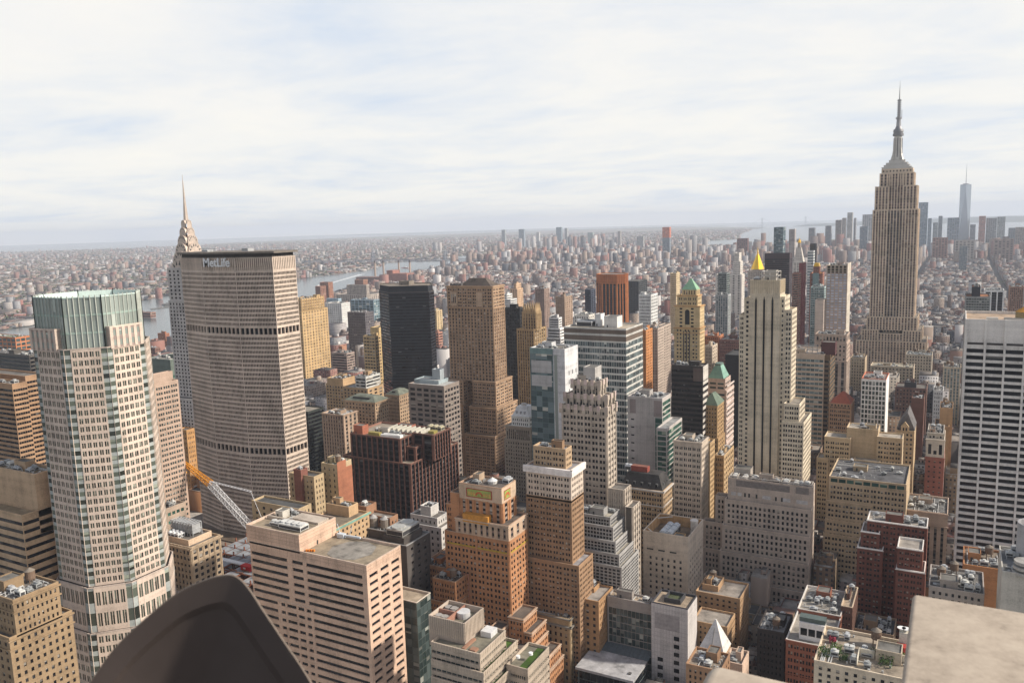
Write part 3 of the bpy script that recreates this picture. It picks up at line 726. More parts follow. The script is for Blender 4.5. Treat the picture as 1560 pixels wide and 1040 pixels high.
# --- orange brick tower with the coloured panels
def orange():
    og = (.40, .205, .11); st_ = (.46, .34, .24)
    st = dict(w=og, fl=3.3, pat=[(.14, .40), (.58, .84)], wh=.54, p='dk', mx=.7, nf=8, ns=3, mt=1.6, cop=(.40, .27, .19), rec=.3)
    def r(x0, x1, y0, y1, z0, z1, **ov): return (rect(x0, x1, y0, y1), z0, z1, ov)
    cap = dict(belts=[(.1, .6, .4), (1.6, .3, .3)], bc=(.48, .38, .30))
    sp = [r(-255.1, -228.1, 385, 401, 116.8, 125.4, k='blank', w=(.50, .38, .28)),
          r(-255.1, -228.1, 385.2, 401, 104, 116.8, k='strip', nf=6, ns=2, ww=.42, pat=None, sp=(.30, .24, .20), mt=.6, pier=(1, .8, .3)),
          r(-260.5, -254.9, 384.5, 403, 96, 119.5, k='blank'), r(-264.5, -260.3, 386, 403, 78, 112, nf=1),
          r(-256, -222.7, 381.5, 403, 98, 106.6, k='strip', nf=9, ns=3, ww=.4, pat=None, w=(.46, .34, .25), sp=(.18, .13, .11), **cap), r(-263.5, -222.7, 381.8, 403, 0, 98, nf=8, ns=3, pier=(4, 1.2, .3), belts=[(6.5, .9, .15)], bc=(.40, .28, .06)),
          r(-281, -264, 383, 420, 0, 75, nf=5, ns=3), r(-265.5, -250.8, 371, 384, 0, 74.2, nf=4, ns=2), r(-269, -250.2, 369.5, 384, 0, 62, nf=5, ns=2)]
    casc = [(-231, -223.6, 371, 381.5, 52), (-223, -214, 379, 395, 57), (-224, -216.5, 369.5, 379.5, 46), (-215, -209.5, 379.5, 397, 50), (-217.5, -208, 371, 396, 44), (-208, -201.4, 372, 398, 37), (-230, -200.8, 368, 400, 30)]
    sp += [r(a, b, c, d, 0, z, nf=max(1, int((b-a)/3.4)), ns=max(2, int((d-c)/4)), **cap) for a, b, c, d, z in casc]
    def ex(root):
        def panel(nm, x0, x1, y, z0, z1, side=False):
            P = (lambda u, d, z: (x0+(x1-x0)*u, y-d, z)) if not side else (lambda u, d, z: (y+d, x0+(x1-x0)*u, z))
            b = MB()
            for (a0, a1, c0, c1) in ((0, 1, z0, z0+.5), (0, 1, z1-.5, z1), (0, .04, z0+.5, z1-.5), (.96, 1, z0+.5, z1-.5)):
                b.quads([[P(a0, .22, c0), P(a1, .22, c0), P(a1, .22, c1), P(a0, .22, c1)]])
            o = sub(root, nm, b, plain((.36, .07, .04), .6))
            f = MB(); f.quads([[P(.04, .12, z0+.5), P(.96, .12, z0+.5), P(.96, .12, z1-.5), P(.04, .12, z1-.5)]]); sub(root, 'panel_field', f, plain((.34, .42, .11), .6), o)
            s = MB(); L = abs(x1-x0); zc = z0+1.1; rr_ = (z1-z0)*.5
            for i in range(10):
                a0, a1 = math.pi*i/10, math.pi*(i+1)/10
                s.ngon([P(.5+rr_*.55*math.cos(a0)/L, .18, zc+rr_*.55*math.sin(a0)), P(.5+rr_*math.cos(a0)/L, .18, zc+rr_*math.sin(a0)), P(.5+rr_*math.cos(a1)/L, .18, zc+rr_*math.sin(a1)), P(.5+rr_*.55*math.cos(a1)/L, .18, zc+rr_*.55*math.sin(a1))])
            sub(root, 'sun_arch', s, plain((.50, .13, .05), .6), o)
            s = MB()
            for u in ((.10, .2, .3, .7, .8, .9) if not side else (.2, .8)):
                s.ngon([P(u-.03, .16, z0+1), P(u+.03, .16, z0+1), P(u+.045, .16, z0+2.4), P(u, .16, z0+3.4), P(u-.045, .16, z0+2.4)])
            sub(root, 'panel_ornament', s, plain((.56, .36, .10), .6), o)
        panel('mosaic_panel', -250.3, -234, 385, 118.2, 123.2); panel('mosaic_panel', 387.5, 394.5, -228.1, 118.0, 123.4, True)
        b = MB(); b.quads([[(-251, 381.2, 107.0), (-235, 381.2, 107.0), (-235, 381.2, 109.6), (-251, 381.2, 109.6)]]); b.box(-251, -235, 381.25, 385, 105, 109.6)
        sub(root, 'faience_band', b, plain((.58, .27, .05), .6))
        water_tank(root, -238.5, 393.5, 124.2, 2.6, 1.6, .3, (.45, .44, .42), (.62, .62, .62))
        cooling(root, -233.5, -229.5, 395.5, 400.5, 124.3, 2.6, 2)
        clutter(root, -254.5, -243, 387, 400, 124.2, 5, .8, (.40, .30, .22), 0)
        clutter(root, -264.5, -251.6, 372, 383, 73.1, 8, 1.2, (.42, .18, .08), 1); clutter(root, -280, -266, 384, 400, 73.9, 9, 1.0, (.42, .18, .08), 0)
        b = MB(); b.bar((-264, 381, 75.2), (-248, 380.6, 75.2), .4); b.bar((-248.4, 380.6, 75.4), (-248.4, 380.6, 20), .45); sub(root, 'drain_pipe', b, plain((.42, .20, .13), .6))
        g = MB()
        rr2 = random.Random(3)
        for k in range(90):
            x, y = rr2.uniform(-251, -236), rr2.uniform(381.9, 384); z = 105.6; s = rr2.uniform(.3, .7)
            v = [np.array((x, y, z))+np.array([rr2.uniform(-s, s), rr2.uniform(-s, s)*.6, rr2.uniform(0, 1.4*s)]) for _ in range(4)]; g.quads([v])
        o = sub(root, 'terrace_planting', g, plain((.05, .09, .03), .8)); o['kind'] = 'stuff'
    poly_tower('brick_tower', 'bright orange brick tower with coloured mosaic panels and stepped terraces', 'skyscraper', sp, st, near=30, extra=ex, roofc=(.20, .17, .15), par=.9)
orange()

# --- beige tower with three black vertical strips
def strips():
    be = (.58, .505, .395)
    st = dict(w=be, fl=3.45, pat=[(.10, .44), (.56, .90)], wh=.55, p='dk', mx=.5, nf=2, ns=3, mt=1.4, rec=.3)
    def r(x0, x1, y0, y1, z0, z1, **ov): return (rect(x0, x1, y0, y1), z0, z1, ov)
    sp = [r(-148.2, -127.4, 610, 628, 0, 220.3, nf=0, ns=3, k='punch', mt=24), r(-127.5, -124.4, 611.5, 631, 0, 208.7, nf=1, ns=4, pat=[(.3, .8)]), r(-124.5, -119.4, 611.8, 631, 0, 199.5, nf=1, ns=5, pat=[(.15, .45), (.6, .9)]),
          r(-152.5, -148.1, 611.5, 631, 0, 207.3, nf=1, ns=3, pat=[(.3, .8)]), r(-156.0, -152.4, 612.2, 631, 0, 195.5, nf=1, ns=3, pat=[(.12, .45), (.58, .92)]),
          r(-122.5, -112, 604, 628, 0, 134.4, nf=3, ns=5), r(-122.8, -108.3, 600, 634, 0, 122.5, nf=4, ns=7), r(-156, -122.6, 607.5, 634, 0, 60, nf=8, ns=7)]
    def ex(root):
        d = MB()
        for x in (-143.9, -138.2, -132.5):
            d.quads([[(x-.62, 609.93, 61), (x+.62, 609.93, 61), (x+.62, 609.93, 206), (x-.62, 609.93, 206)]]); d.ngon([(x-.62, 609.93, 206), (x+.62, 609.93, 206), (x, 609.93, 209)])
        sub(root, 'window_strip', d, pane('bk'), uv=True)
        f = MB()
        for x in (-143.9, -138.2, -132.5):
            for s in (-1.25, 1.0): f.box(x+s, x+s+.28, 609.55, 610, 61, 207)
            f.ngon([(x-2.2, 609.7, 209), (x+2.2, 609.7, 209), (x+1.2, 609.7, 213), (x, 609.7, 214.5), (x-1.2, 609.7, 213)])
        sub(root, 'strip_frame', f, wall((.60, .52, .40)))
        f = MB()
        for x in np.arange(-147.8, -127.6, 1.3): f.box(x, x+.5, 609.6, 610, 211, 220.4)
        for y in np.arange(611, 627.5, 1.5): f.box(-127.4, -127.0, y, y+.6, 211, 220.4)
        sub(root, 'crown_fluting', f, wall((.50, .42, .31)))
        b = MB()
        for z in (219.5, 223, 226):
            for (p, q) in (((-141, 614), (-130, 614)), ((-130, 614), (-130, 625)), ((-130, 625), (-141, 625)), ((-141, 625), (-141, 614))): b.bar((*p, z), (*q, z), .5)
        for p in ((-141, 614), (-130, 614), (-130, 625), (-141, 625), (-135.5, 614)): b.bar((*p, 218), (*p, 226.2), .5)
        sub(root, 'roof_frame', b, wall((.42, .40, .37), .6))
        penthouse(root, -139, -131.5, 616, 624, 219.2, 7, (.40, .37, .33)); cooling(root, -146.5, -142.5, 613, 618, 219.2, 2.5)
    poly_tower('art_deco_tower', 'tall beige tower with three black window strips up its front', 'skyscraper', sp, st, near=70, extra=ex, roofc=(.36, .33, .29))
strips()

# --- green pyramid tower
def greenpyr():
    w_ = (.52, .40, .24)
    st = dict(w=w_, fl=3.6, nf=3, ns=4, pat=[(.2, .42), (.58, .8)], wh=.5, p='dk', mx=.9, mt=1.4, cop=(.50, .33, .17))
    def r(x0, x1, y0, y1, z0, z1, **ov): return (rect(x0, x1, y0, y1), z0, z1, ov)
    sp = [r(-246.1, -232.3, 770, 782, 192.8, 199, k='punch', nf=5, ns=4, fl=5.5, wh=.7, mt=.3, pat=[(.3, .7)]), r(-250.5, -231.1, 769.4, 783, 183, 193.5, nf=4, belts=[(.1, .8, .7)], bc=(.44, .27, .14)), r(-252.4, -228.7, 768.8, 784, 162, 183.9, nf=2, belts=[(.2, .9, .9)], bc=(.44, .27, .14), pat=[(.3, .55)], mx=1), r(-253.1, -228.5, 768.2, 784.5, 0, 163.4, belts=[(.3, 1, .8), (5, .6, .5)], bc=(.44, .27, .14))]
    def ex(root):
        b = MB(); b.taper(rect(-246.4, -232.0, 769.7, 782.3), 198.6, rect(-239.6, -238.8, 776, 776.6), 209); sub(root, 'pyramid_roof', b, wall((.24, .40, .27), .75))
        b = MB(); b.quads([[(-242.8, 768.7, 166), (-238.4, 768.7, 166), (-238.4, 768.7, 178), (-242.8, 768.7, 178)]]); b.ngon([(-240.6+2.2*math.cos(math.pi*i/8), 768.7, 178+2.2*math.sin(math.pi*i/8)) for i in range(9)])
        for x in (-244.6, -243.2): pass
        sub(root, 'arched_window', b, pane('bk'), uv=True)
        b = MB()
        for x in (-244, -241.2, -238.4): b.box(x-.55, x+.55, 768.0, 768.25, 60, 160)
        sub(root, 'window_strip', b, plain((.07, .06, .06), .4))
    poly_tower('green_roofed_tower', 'tan tower with a pale green pyramid roof and an arched window below it', 'skyscraper', sp, st, extra=ex)
greenpyr()

# --- pink granite block in front, glass block behind it
def pink():
    pk = (.56, .40, .305)
    st = dict(w=pk, k='punch', fl=4.05, p='bk', rec=.6, mt=4.4, mb=1.2, mx=.6, cop=(.55, .43, .35))
    fr = {'n': 1, 'pat': [(.0, .215), (.245, .285), (.30, .385), (.40, .455), (.475, .515), (.535, .985)], 'wh': .42}
    fr0 = {'n': 1, 'pat': [(.0, .33), (.375, .47), (.50, .97)], 'wh': .45}
    wf = {'n': 3, 'pat': [(.14, .86)], 'wh': .44}
    L = (-326.5, -252.5, 300, 326.5)
    sp = [((rect(*L)), 0, 83.5, {}, {0: {**fr, 'mt': .2}, 1: {**wf, 'mt': .2}}), (rect(*L), 83.5, 111.5, {}, {0: {**fr0, 'mb': .1}, 1: {**wf, 'mb': .1}}),
          (rect(-328.2, -293, 300, 326.8), 110.2, 119.6, {'k': 'blank'})]
    def ex(root):
        b = MB()
        for z in np.arange(0, 111, 1.35): pass
        o = MB(); o.cyl(-272, 313.5, 110.4, 110.46, 12, 12, 8)
        sub(root, 'roof_ballast', o, roofm((.40, .37, .33)))
        b = MB(); b.bar((-291, 325, 111.3), (-276, 325, 111.9), .9); b.box(-290, -286, 323.6, 326, 110.3, 112.4); b.bar((-289, 325, 112), (-290.5, 325, 117), .25); b.bar((-283, 325, 112), (-281, 325, 117), .25)
        sub(root, 'window_crane', b, wall((.50, .54, .58), .5))
        b = MB()
        for i in range(4): b.box(-292.2+i*1.1, -291.4+i*1.1, 303+i*.5, 303.8+i*.5, 110.3, 111.3)
        sub(root, 'orange_barrel', b, plain((.75, .25, .03), .5))
        cooling(root, -311, -296.5, 305, 311, 118.4, 2.8, 4, (.62, .62, .60)); cooling(root, -318, -312, 306, 310, 118.4, 2.0, 2, (.60, .60, .58))
        b = MB(); b.box(-326, -300, 313, 314, 118.4, 120.2); b.box(-314, -296, 317, 325, 118.3, 119.4); sub(root, 'roof_screen', b, wall((.46, .40, .34)))
        clutter(root, -326, -312, 314.5, 326, 118.4, 4, 1.2, (.50, .47, .42), 0)
        b = MB(); b.quads([[(-292.98, 312, 110.4), (-292.98, 313.1, 110.4), (-292.98, 313.1, 112.6), (-292.98, 312, 112.6)]]); sub(root, 'roof_door', b, plain((.05, .05, .05), .6))
        j = MB()                                                   # open joints between the granite panels
        for z in (113.2, 115.0, 116.8, 118.4): j.box(-328.23, -293, 299.965, 299.99, z, z+.10); j.box(-292.99, -292.965, 300, 326.8, z, z+.10)
        for z in (108.6, 110.2): j.box(-292.9, -252.5, 299.965, 299.99, z, z+.10); j.box(-252.49, -252.465, 300, 326.5, z, z+.10)
        for x in np.arange(-322, -253, 5.2): j.box(x, x+.10, 299.965, 299.99, 107.3, 111.4 if x > -293 else 119.4)
        for y in np.arange(303, 326, 4.4): j.box(-252.49, -252.465, y, y+.10, 107.3, 111.4)
        sub(root, 'panel_joint', j, plain((.30, .20, .15), .9))
    poly_tower('granite_office_block', 'pink granite office block with dark ribbon windows and a flat gravel roof', 'building', sp, st, near=5, extra=ex, roofc=(.46, .38, .28), par=1.2)
    building('glass_building', 'dark green glass block with a tan roof squeezed beside the pink granite block', 'building', [(-275, -247.9, 331, 343.5, 0, 80.7)],
        dict(w=(.07, .085, .08), nf=7, ns=4, ww=.93, wh=.93, fl=3.9, p='tl', rec=.12, mx=.1, cop=(.52, .45, .38), mt=.4), near=5, roofc=(.50, .41, .31), clut=0)
pink()

# --- bronze glass block with red brick piers
def bronze():
    st = dict(w=(.09, .05, .04), k='strip', ww=.76, fl=3.9, wh=.6, sp=(.035, .03, .03), p='bk', mx=1.0, mt=1.4, mb=.4, rec=.7, cop=(.24, .13, .10), pier=(1, .85, .3), pc=(.17, .085, .065))
    sp = [(rect(-411.5, -366, 481.5, 520), 96, 114.5, {'nf': 9, 'ns': 8}), (rect(-366.2, -347.5, 497, 520), 96, 115.5, {'nf': 2, 'ns': 6}), (rect(-366.5, -358.5, 489.5, 498), 96, 107, {'nf': 1, 'ns': 1, 'k': 'punch', 'ww': .8, 'wh': .8}),
          (rect(-417.2, -356.1, 479, 543), 0, 97.8, {'nf': 13, 'ns': 14})]
    def ex(root):
        b = MB()
        for i in range(8): x = -393+i*4.2; b.taper(rect(x, x+4.2, 499, 511), 114, rect(x+3.0, x+3.9, 499, 511), 116.6)
        sub(root, 'sawtooth_skylight', b, wall((.44, .42, .36), .6))
        b = MB(); b.box(-394, -358.5, 498.3, 511.7, 113, 114.0); sub(root, 'skylight_kerb', b, wall((.30, .12, .08)))
        penthouse(root, -410, -401.5, 484, 491, 113.2, 6.5, (.34, .13, .085)); penthouse(root, -392, -378, 513, 518.5, 113.2, 2.2, (.32, .13, .09))
        for i in range(3): cooling(root, -364+i*4.6, -360.4+i*4.6, 513, 518, 114.2, 2.8, 2, (.48, .44, .32))
        b = MB(); b.bar((-386, 486, 114.2), (-372, 488, 114.2), 2.0); b.bar((-386, 489.5, 114.2), (-374, 491, 114.2), 1.7); b.box(-372, -369, 486, 490, 113.2, 115.4); sub(root, 'duct', b, wall((.72, .72, .70), .6))
        b = MB(); b.box(-398, -388, 486, 489.5, 113.2, 115.6); b.box(-356, -351, 503, 508, 114.3, 116.2); sub(root, 'yellow_equipment', b, plain((.32, .27, .08), .6))
        clutter(root, -400, -370, 492, 498, 113.4, 3, 2, (.5, .47, .42), 0)
    poly_tower('bronze_office_block', 'dark bronze glass block with red brick piers and a sawtooth skylight on its roof', 'building', sp, st, near=40, extra=ex, roofc=(.42, .36, .29), par=1.3)
bronze()

# --- terraced building with planted ledges
def terraced():
    w_ = (.40, .335, .27)
    st = dict(w=w_, k='ribbon', nf=10, ns=12, wh=.42, fl=3.7, p='tl', mt=1.9, mb=.1, mx=.1, mul=.35, rec=1.0, sill=.02)
    mech = (-226, -206.6, 310, 327)
    sp = [(rect(*mech), 74, 88.4, {'k': 'blank', 'w': (.36, .30, .25)}, None, 3.2)]
    steps = [(-221.1, -195.4, 304, 327.5, 79.5), (-220.5, -193, 302.5, 334, 72), (-219.9, -190.5, 301, 338, 64.5), (-219.2, -188, 299.5, 340, 57), (-218.6, -185.5, 298, 342, 49.5)]
    for i, (a, b, c, d, z) in enumerate(steps): sp.append((rect(a, b, c, d), steps[i+1][4]-1.3 if i < 4 else 0, z, {}, None, 1.3))
    sp.append((rect(-192, -181, 321, 343), 0, 67, {}, None, 1.3))
    def ex(root):
        f = MB(); f.quads([[(-186.5, 322, 65.78), (-181.8, 322, 65.78), (-181.8, 342, 65.78), (-186.5, 342, 65.78)]]); f.quads([[(-194.7, 306, 70.78), (-193.4, 306, 70.78), (-193.4, 333, 70.78), (-194.7, 333, 70.78)]]); f.quads([[(-195.2, 328, 70.78), (-213, 328, 70.78), (-213, 333.4, 70.78), (-195.2, 333.4, 70.78)][::-1]]); sub(root, 'roof_lawn', f, roofm((.085, .16, .03))); f = MB()
        for x in np.arange(-225.6, -206.8, 1.15): f.box(x, x+.35, 309.75, 310, 80, 88.4)
        for y in np.arange(310.3, 326.8, 1.15): f.box(-206.6, -206.35, y, y+.35, 79.6, 88.4)
        for (a, b, c, d, z) in steps:
            for x in np.arange(a+.3, b, 1.5): f.box(x, x+.4, c-.2, c, z-2.0, z)
            for y in np.arange(c+.3, d-.3, 1.5): f.box(b, b+.2, y, y+.4, z-2.0, z)
        sub(root, 'parapet_rib', f, wall((.45, .38, .31)))
        g = MB(); rr = random.Random(4)
        lm = roofm((.085, .15, .035))
        lw = MB()
        for i, (a, b, c, d, z) in enumerate(steps[:-1]):
            a2, b2, c2, d2, z2 = steps[i+1]
            lw.quads([[(b+.3, c+3+i*2, z2-1.15), (b2-.6, c+3+i*2, z2-1.15), (b2-.6, d-2, z2-1.15), (b+.3, d-2, z2-1.15)]])
            for k in range(240):
                x = rr.uniform(b+.2, b2-.6) if k % 3 else rr.uniform(-226, b); y = rr.uniform(c, d-2) if k % 3 else rr.uniform(c2+.5, c-.3); s = rr.uniform(.15, .45)
                if k % 3 == 0 and rr.random() < .6: continue
                v = [np.array((x, y, z2-1.1))+np.array([rr.uniform(-s, s), rr.uniform(-s, s), rr.uniform(0, 1.5*s)]) for _ in range(4)]; g.quads([v])
        o = sub(root, 'roof_lawn', lw, lm)
        o = sub(root, 'terrace_planting', g, plain((.08, .15, .03), .9)); o['kind'] = 'stuff'
        b = MB(); b.cyl(-214, 321, 85.2, 88.0, 3.2, 3.2, 18); sub(root, 'fan_drum', b, wall((.5, .5, .5), .5))
        b = MB(); b.box(-216.8, -216.2, 310.4, 326.6, 85.2, 88.2); b.box(-225.6, -216.8, 318, 318.5, 85.2, 88.2); sub(root, 'well_wall', b, wall((.30, .16, .12)))
        cooling(root, -224.5, -218, 311.5, 316, 85.2, 1.8, 2, (.30, .28, .26)); cooling(root, -224.5, -219, 320, 325, 85.2, 1.8, 2, (.30, .28, .26))
        b = MB(); b.box(-204.5, -199, 320, 326, 78.2, 80.8); sub(root, 'cooling_unit', b, wall((.6, .6, .6), .4))
        b = MB(); b.box(-206, -204.5, 306, 316, 78.2, 79.0); b.box(-202, -199, 306, 309, 78.2, 79.2); sub(root, 'planter', b, wall((.28, .16, .11)))
        b = MB(); b.cyl(-188.5, 326, 68.3, 69.4, 1.0, 1.0, 10); b.cyl(-184.5, 331, 68.3, 69.4, 1.0, 1.0, 10); sub(root, 'vent', b, wall((.75, .75, .75)))
    poly_tower('terraced_building', 'beige building of planted ribbed terraces stepping down under a ribbed plant box', 'building', sp, st, near=5, extra=ex, roofc=(.30, .28, .22))
terraced()

# --- white-framed tower on the right
def whiteframe():
    st = dict(w=(.60, .57, .54), k='punch', nf=8, ns=0, ww=.905, wh=.60, fl=4.0, p='bk', rec=1.1, mt=16.5, mx=.6, mb=1, cop=(.66, .62, .58))
    sp = [(rect(-13.6, 66, 560, 606), 0, 202.4, {}, None, 1.6)]
    def ex(root):
        b = MB()
        for i in range(9):
            x = -13.6+.6+i*(79.6-1.2)/8; b.box(x-.55, x+.55, 559.35, 560, 0, 202.3)
        sub(root, 'mullion', b, wall((.64, .61, .58)))
        b = MB()
        for i in range(8):
            x = -13.6+.6+(i+.02)*(79.6-1.2)/8; b.quads([[(x+.6, 559.9, 187.6), (x+8.8, 559.9, 187.6), (x+8.8, 559.9, 188.9), (x+.6, 559.9, 188.9)]])
        sub(root, 'louvre', b, plain((.05, .045, .045), .6))
        water_tank(root, 16, 573, 200.8, 4.4, 4.6, .6, (.28, .22, .12), (.52, .26, .06)); penthouse(root, 22, 44, 570, 580, 200.8, 5.2, (.48, .38, .24)); penthouse(root, 44.5, 62, 571, 580, 200.8, 3.4, (.42, .38, .33))
        b = MB(); b.bar((6, 571, 202), (16, 568, 202), 1.2); b.box(-3, 3, 569, 572, 200.7, 202.4); sub(root, 'duct', b, wall((.45, .45, .43), .5))
    poly_tower('white_framed_tower', 'white-framed tower of black ribbon windows, rising along the right edge', 'skyscraper', sp, st, near=70, extra=ex, roofc=(.60, .45, .33))
whiteframe()

# --- black faceted tower, orange fluted tower
poly_tower('dark_glass_tower', 'tall black glass tower with cut-off corners', 'skyscraper',
    [([(-657.7, 862), (-610.1, 884), (-614.7, 902), (-635.1, 929.2), (-641.7, 930.8), (-704.2, 911.2), (-707.8, 908.0), (-689.8, 884)], 0, 182, {}), ([(-657.7, 863.8), (-612.2, 884.8), (-616.6, 902.0), (-636.1, 927.9), (-642.4, 929.5), (-702.1, 910.8), (-705.5, 907.7), (-688.4, 884.8)], 180, 190, {'k': 'blank'})],
    dict(w=(.018, .020, .026), k='ribbon', bay=4.5, wh=.62, fl=3.9, p='bk', mx=.2, mt=1.5, rec=.12, cop=(.16, .14, .12)), roofc=(.34, .29, .24), extra=lambda r: (penthouse(r, -666, -650, 897, 909, 188.8, 5, (.22, .19, .16)), None))
def orange_fl():
    P = [(-582, 1393), (-554, 1393), (-541, 1404), (-542.5, 1419), (-558, 1440), (-584, 1442), (-598, 1430), (-598, 1406)]
    st = dict(w=(.42, .165, .07), k='strip', ww=.72, fl=4.0, wh=.6, sp=(.06, .055, .06), p='bk', mt=1, mb=.5, pier=(1, 1.6, .9), pc=(.46, .18, .075))
    n = {0: {'n': 4}, 1: {'n': 3}, 2: {'n': 4}, 7: {'n': 3}}
    def ex(root):
        b = MB()
        for i in range(8):
            p0, p1 = np.array(P[i], float), np.array(P[(i+1) % 8], float); L = np.linalg.norm(p1-p0); k = int(L/3.6); t = (p1-p0)/L; nn = np.array((t[1], -t[0]))
            for j in range(k): c = p0+t*(j+.5)*L/k; a = c-t*.9; d = c+t*.9; b.prism([tuple(a), tuple(a+nn*1.0), tuple(d+nn*1.0), tuple(d)][::1], 153, 169.2)
        sub(root, 'crown_rib', b, wall((.40, .15, .065)))
    poly_tower('orange_fluted_tower', 'orange-brown tower with cut corners, dark window strips and a ribbed solid top', 'skyscraper', [(P, 153, 169, {'k': 'blank'}), (P, 0, 153, {}, n)], st, extra=ex, roofc=(.3, .28, .26))
orange_fl()

# --- gold pyramid tower, white clock tower, tallest glass tower
def goldpyr():
    cx, cy = -404.2, 1849
    def ex(root):
        gold = wall((.85, .52, .06), .35, .12, .6)
        o = [(cx+14.5*math.cos(R(22.5+45*i)), cy+14.5*math.sin(R(22.5+45*i))) for i in range(8)]
        b = MB(); b.taper(o, 150, [(cx+(x-cx)*.17, cy+(y-cy)*.17) for x, y in o], 182); b.cyl(cx, cy, 182, 186, 1.7, 1.5, 8); b.cyl(cx, cy, 186, 198, 1.5, .05, 8)
        sub(root, 'gilded_pyramid', b, gold)
        for sx in (-14, 14):
            for sy in (-14, 14): b = MB(); b.cyl(cx+sx, cy+sy, 146, 154, 1.3, .1, 6); sub(root, 'pinnacle', b, wall((.5, .42, .30)))
    poly_tower('gold_roofed_tower', 'stone tower with a shining gold pyramid roof behind the black-striped tower', 'skyscraper', [(rect(cx-17, cx+17, cy-17, cy+17), 0, 147, {})], dict(w=(.42, .37, .32), nf=8, ns=8, fl=4, ww=.45), extra=ex)
goldpyr()
def clock():
    cx, cy = -356.6, 2084
    def ex(root):
        b = MB(); b.taper(rect(cx-11.5, cx+11.5, cy-11.5, cy+11.5), 152, rect(cx-4.6, cx+4.6, cy-4.6, cy+4.6), 187); sub(root, 'spire_roof', b, wall((.50, .46, .41)))
        b = MB(); b.cyl(cx, cy, 187, 198, 3.9, 3.6, 8); b.cyl(cx, cy, 190, 191, 4.6, 4.6, 8); sub(root, 'lantern', b, wall((.36, .31, .26)))
        b = MB(); b.cyl(cx, cy, 198, 202, 4.0, 3.2, 10); b.cyl(cx, cy, 202, 206, 3.2, .8, 10); b.cyl(cx, cy, 206, 212, .6, .1, 6); sub(root, 'gilded_dome', b, wall((.85, .50, .06), .35, .12, .6))
        b = MB()
        for z in (158, 165, 172):
            for k in (-4, 0, 4): b.box(cx+k-.7, cx+k+.7, cy-12+(z-150)*.2, cy-8, z, z+2.2)
        sub(root, 'dormer', b, wall((.30, .27, .24)))
    poly_tower('clock_tower', 'white stone tower with a steep spire roof and a small gold dome', 'skyscraper', [(rect(cx-12, cx+12, cy-12, cy+12), 0, 152.5, {})], dict(w=(.58, .54, .49), nf=3, ns=3, fl=4, pat=[(.2, .45), (.6, .85)]), extra=ex)
clock()
def glass_tallest():
    x0, x1, y0, y1 = -33, 28, 5869, 5930; cx, cy = (x0+x1)/2, (y0+y1)/2; h = 30.5
    root = empty('glass_skyscraper', (cx, cy, 0), 'tallest hazy glass tower with a needle mast, far off on the right', 'skyscraper')
    FOOT.append((x0, x1, y0, y1, 416))
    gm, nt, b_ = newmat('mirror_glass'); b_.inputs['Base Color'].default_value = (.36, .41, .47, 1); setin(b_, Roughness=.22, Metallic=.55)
    base = [(x0, y0), (x1, y0), (x1, y1), (x0, y1)]; top = [(cx, y0), (x1, cy), (cx, y1), (x0, cy)]
    b = MB(); b.prism(base, 0, 60)
    for i in range(4):
        a, c = base[i], base[(i+1) % 4]; t0, t1 = top[(i-1) % 4], top[i]
        b.ngon([(*a, 60), (*c, 60), (*t1, 405)]); b.ngon([(*a, 60), (*t1, 405), (*t0, 405)])
    b.prism(top, 405, 416); sub(root, 'curtain_wall', b, gm)
    b = MB(); b.cyl(cx, cy, 416, 422, 17, 17, 16); b.cyl(cx, cy, 422, 470, 2.4, 1.6, 8); b.cyl(cx, cy, 470, 543, 1.6, .5, 8); sub(root, 'mast', b, wall((.42, .43, .45), .5))
glass_tallest()

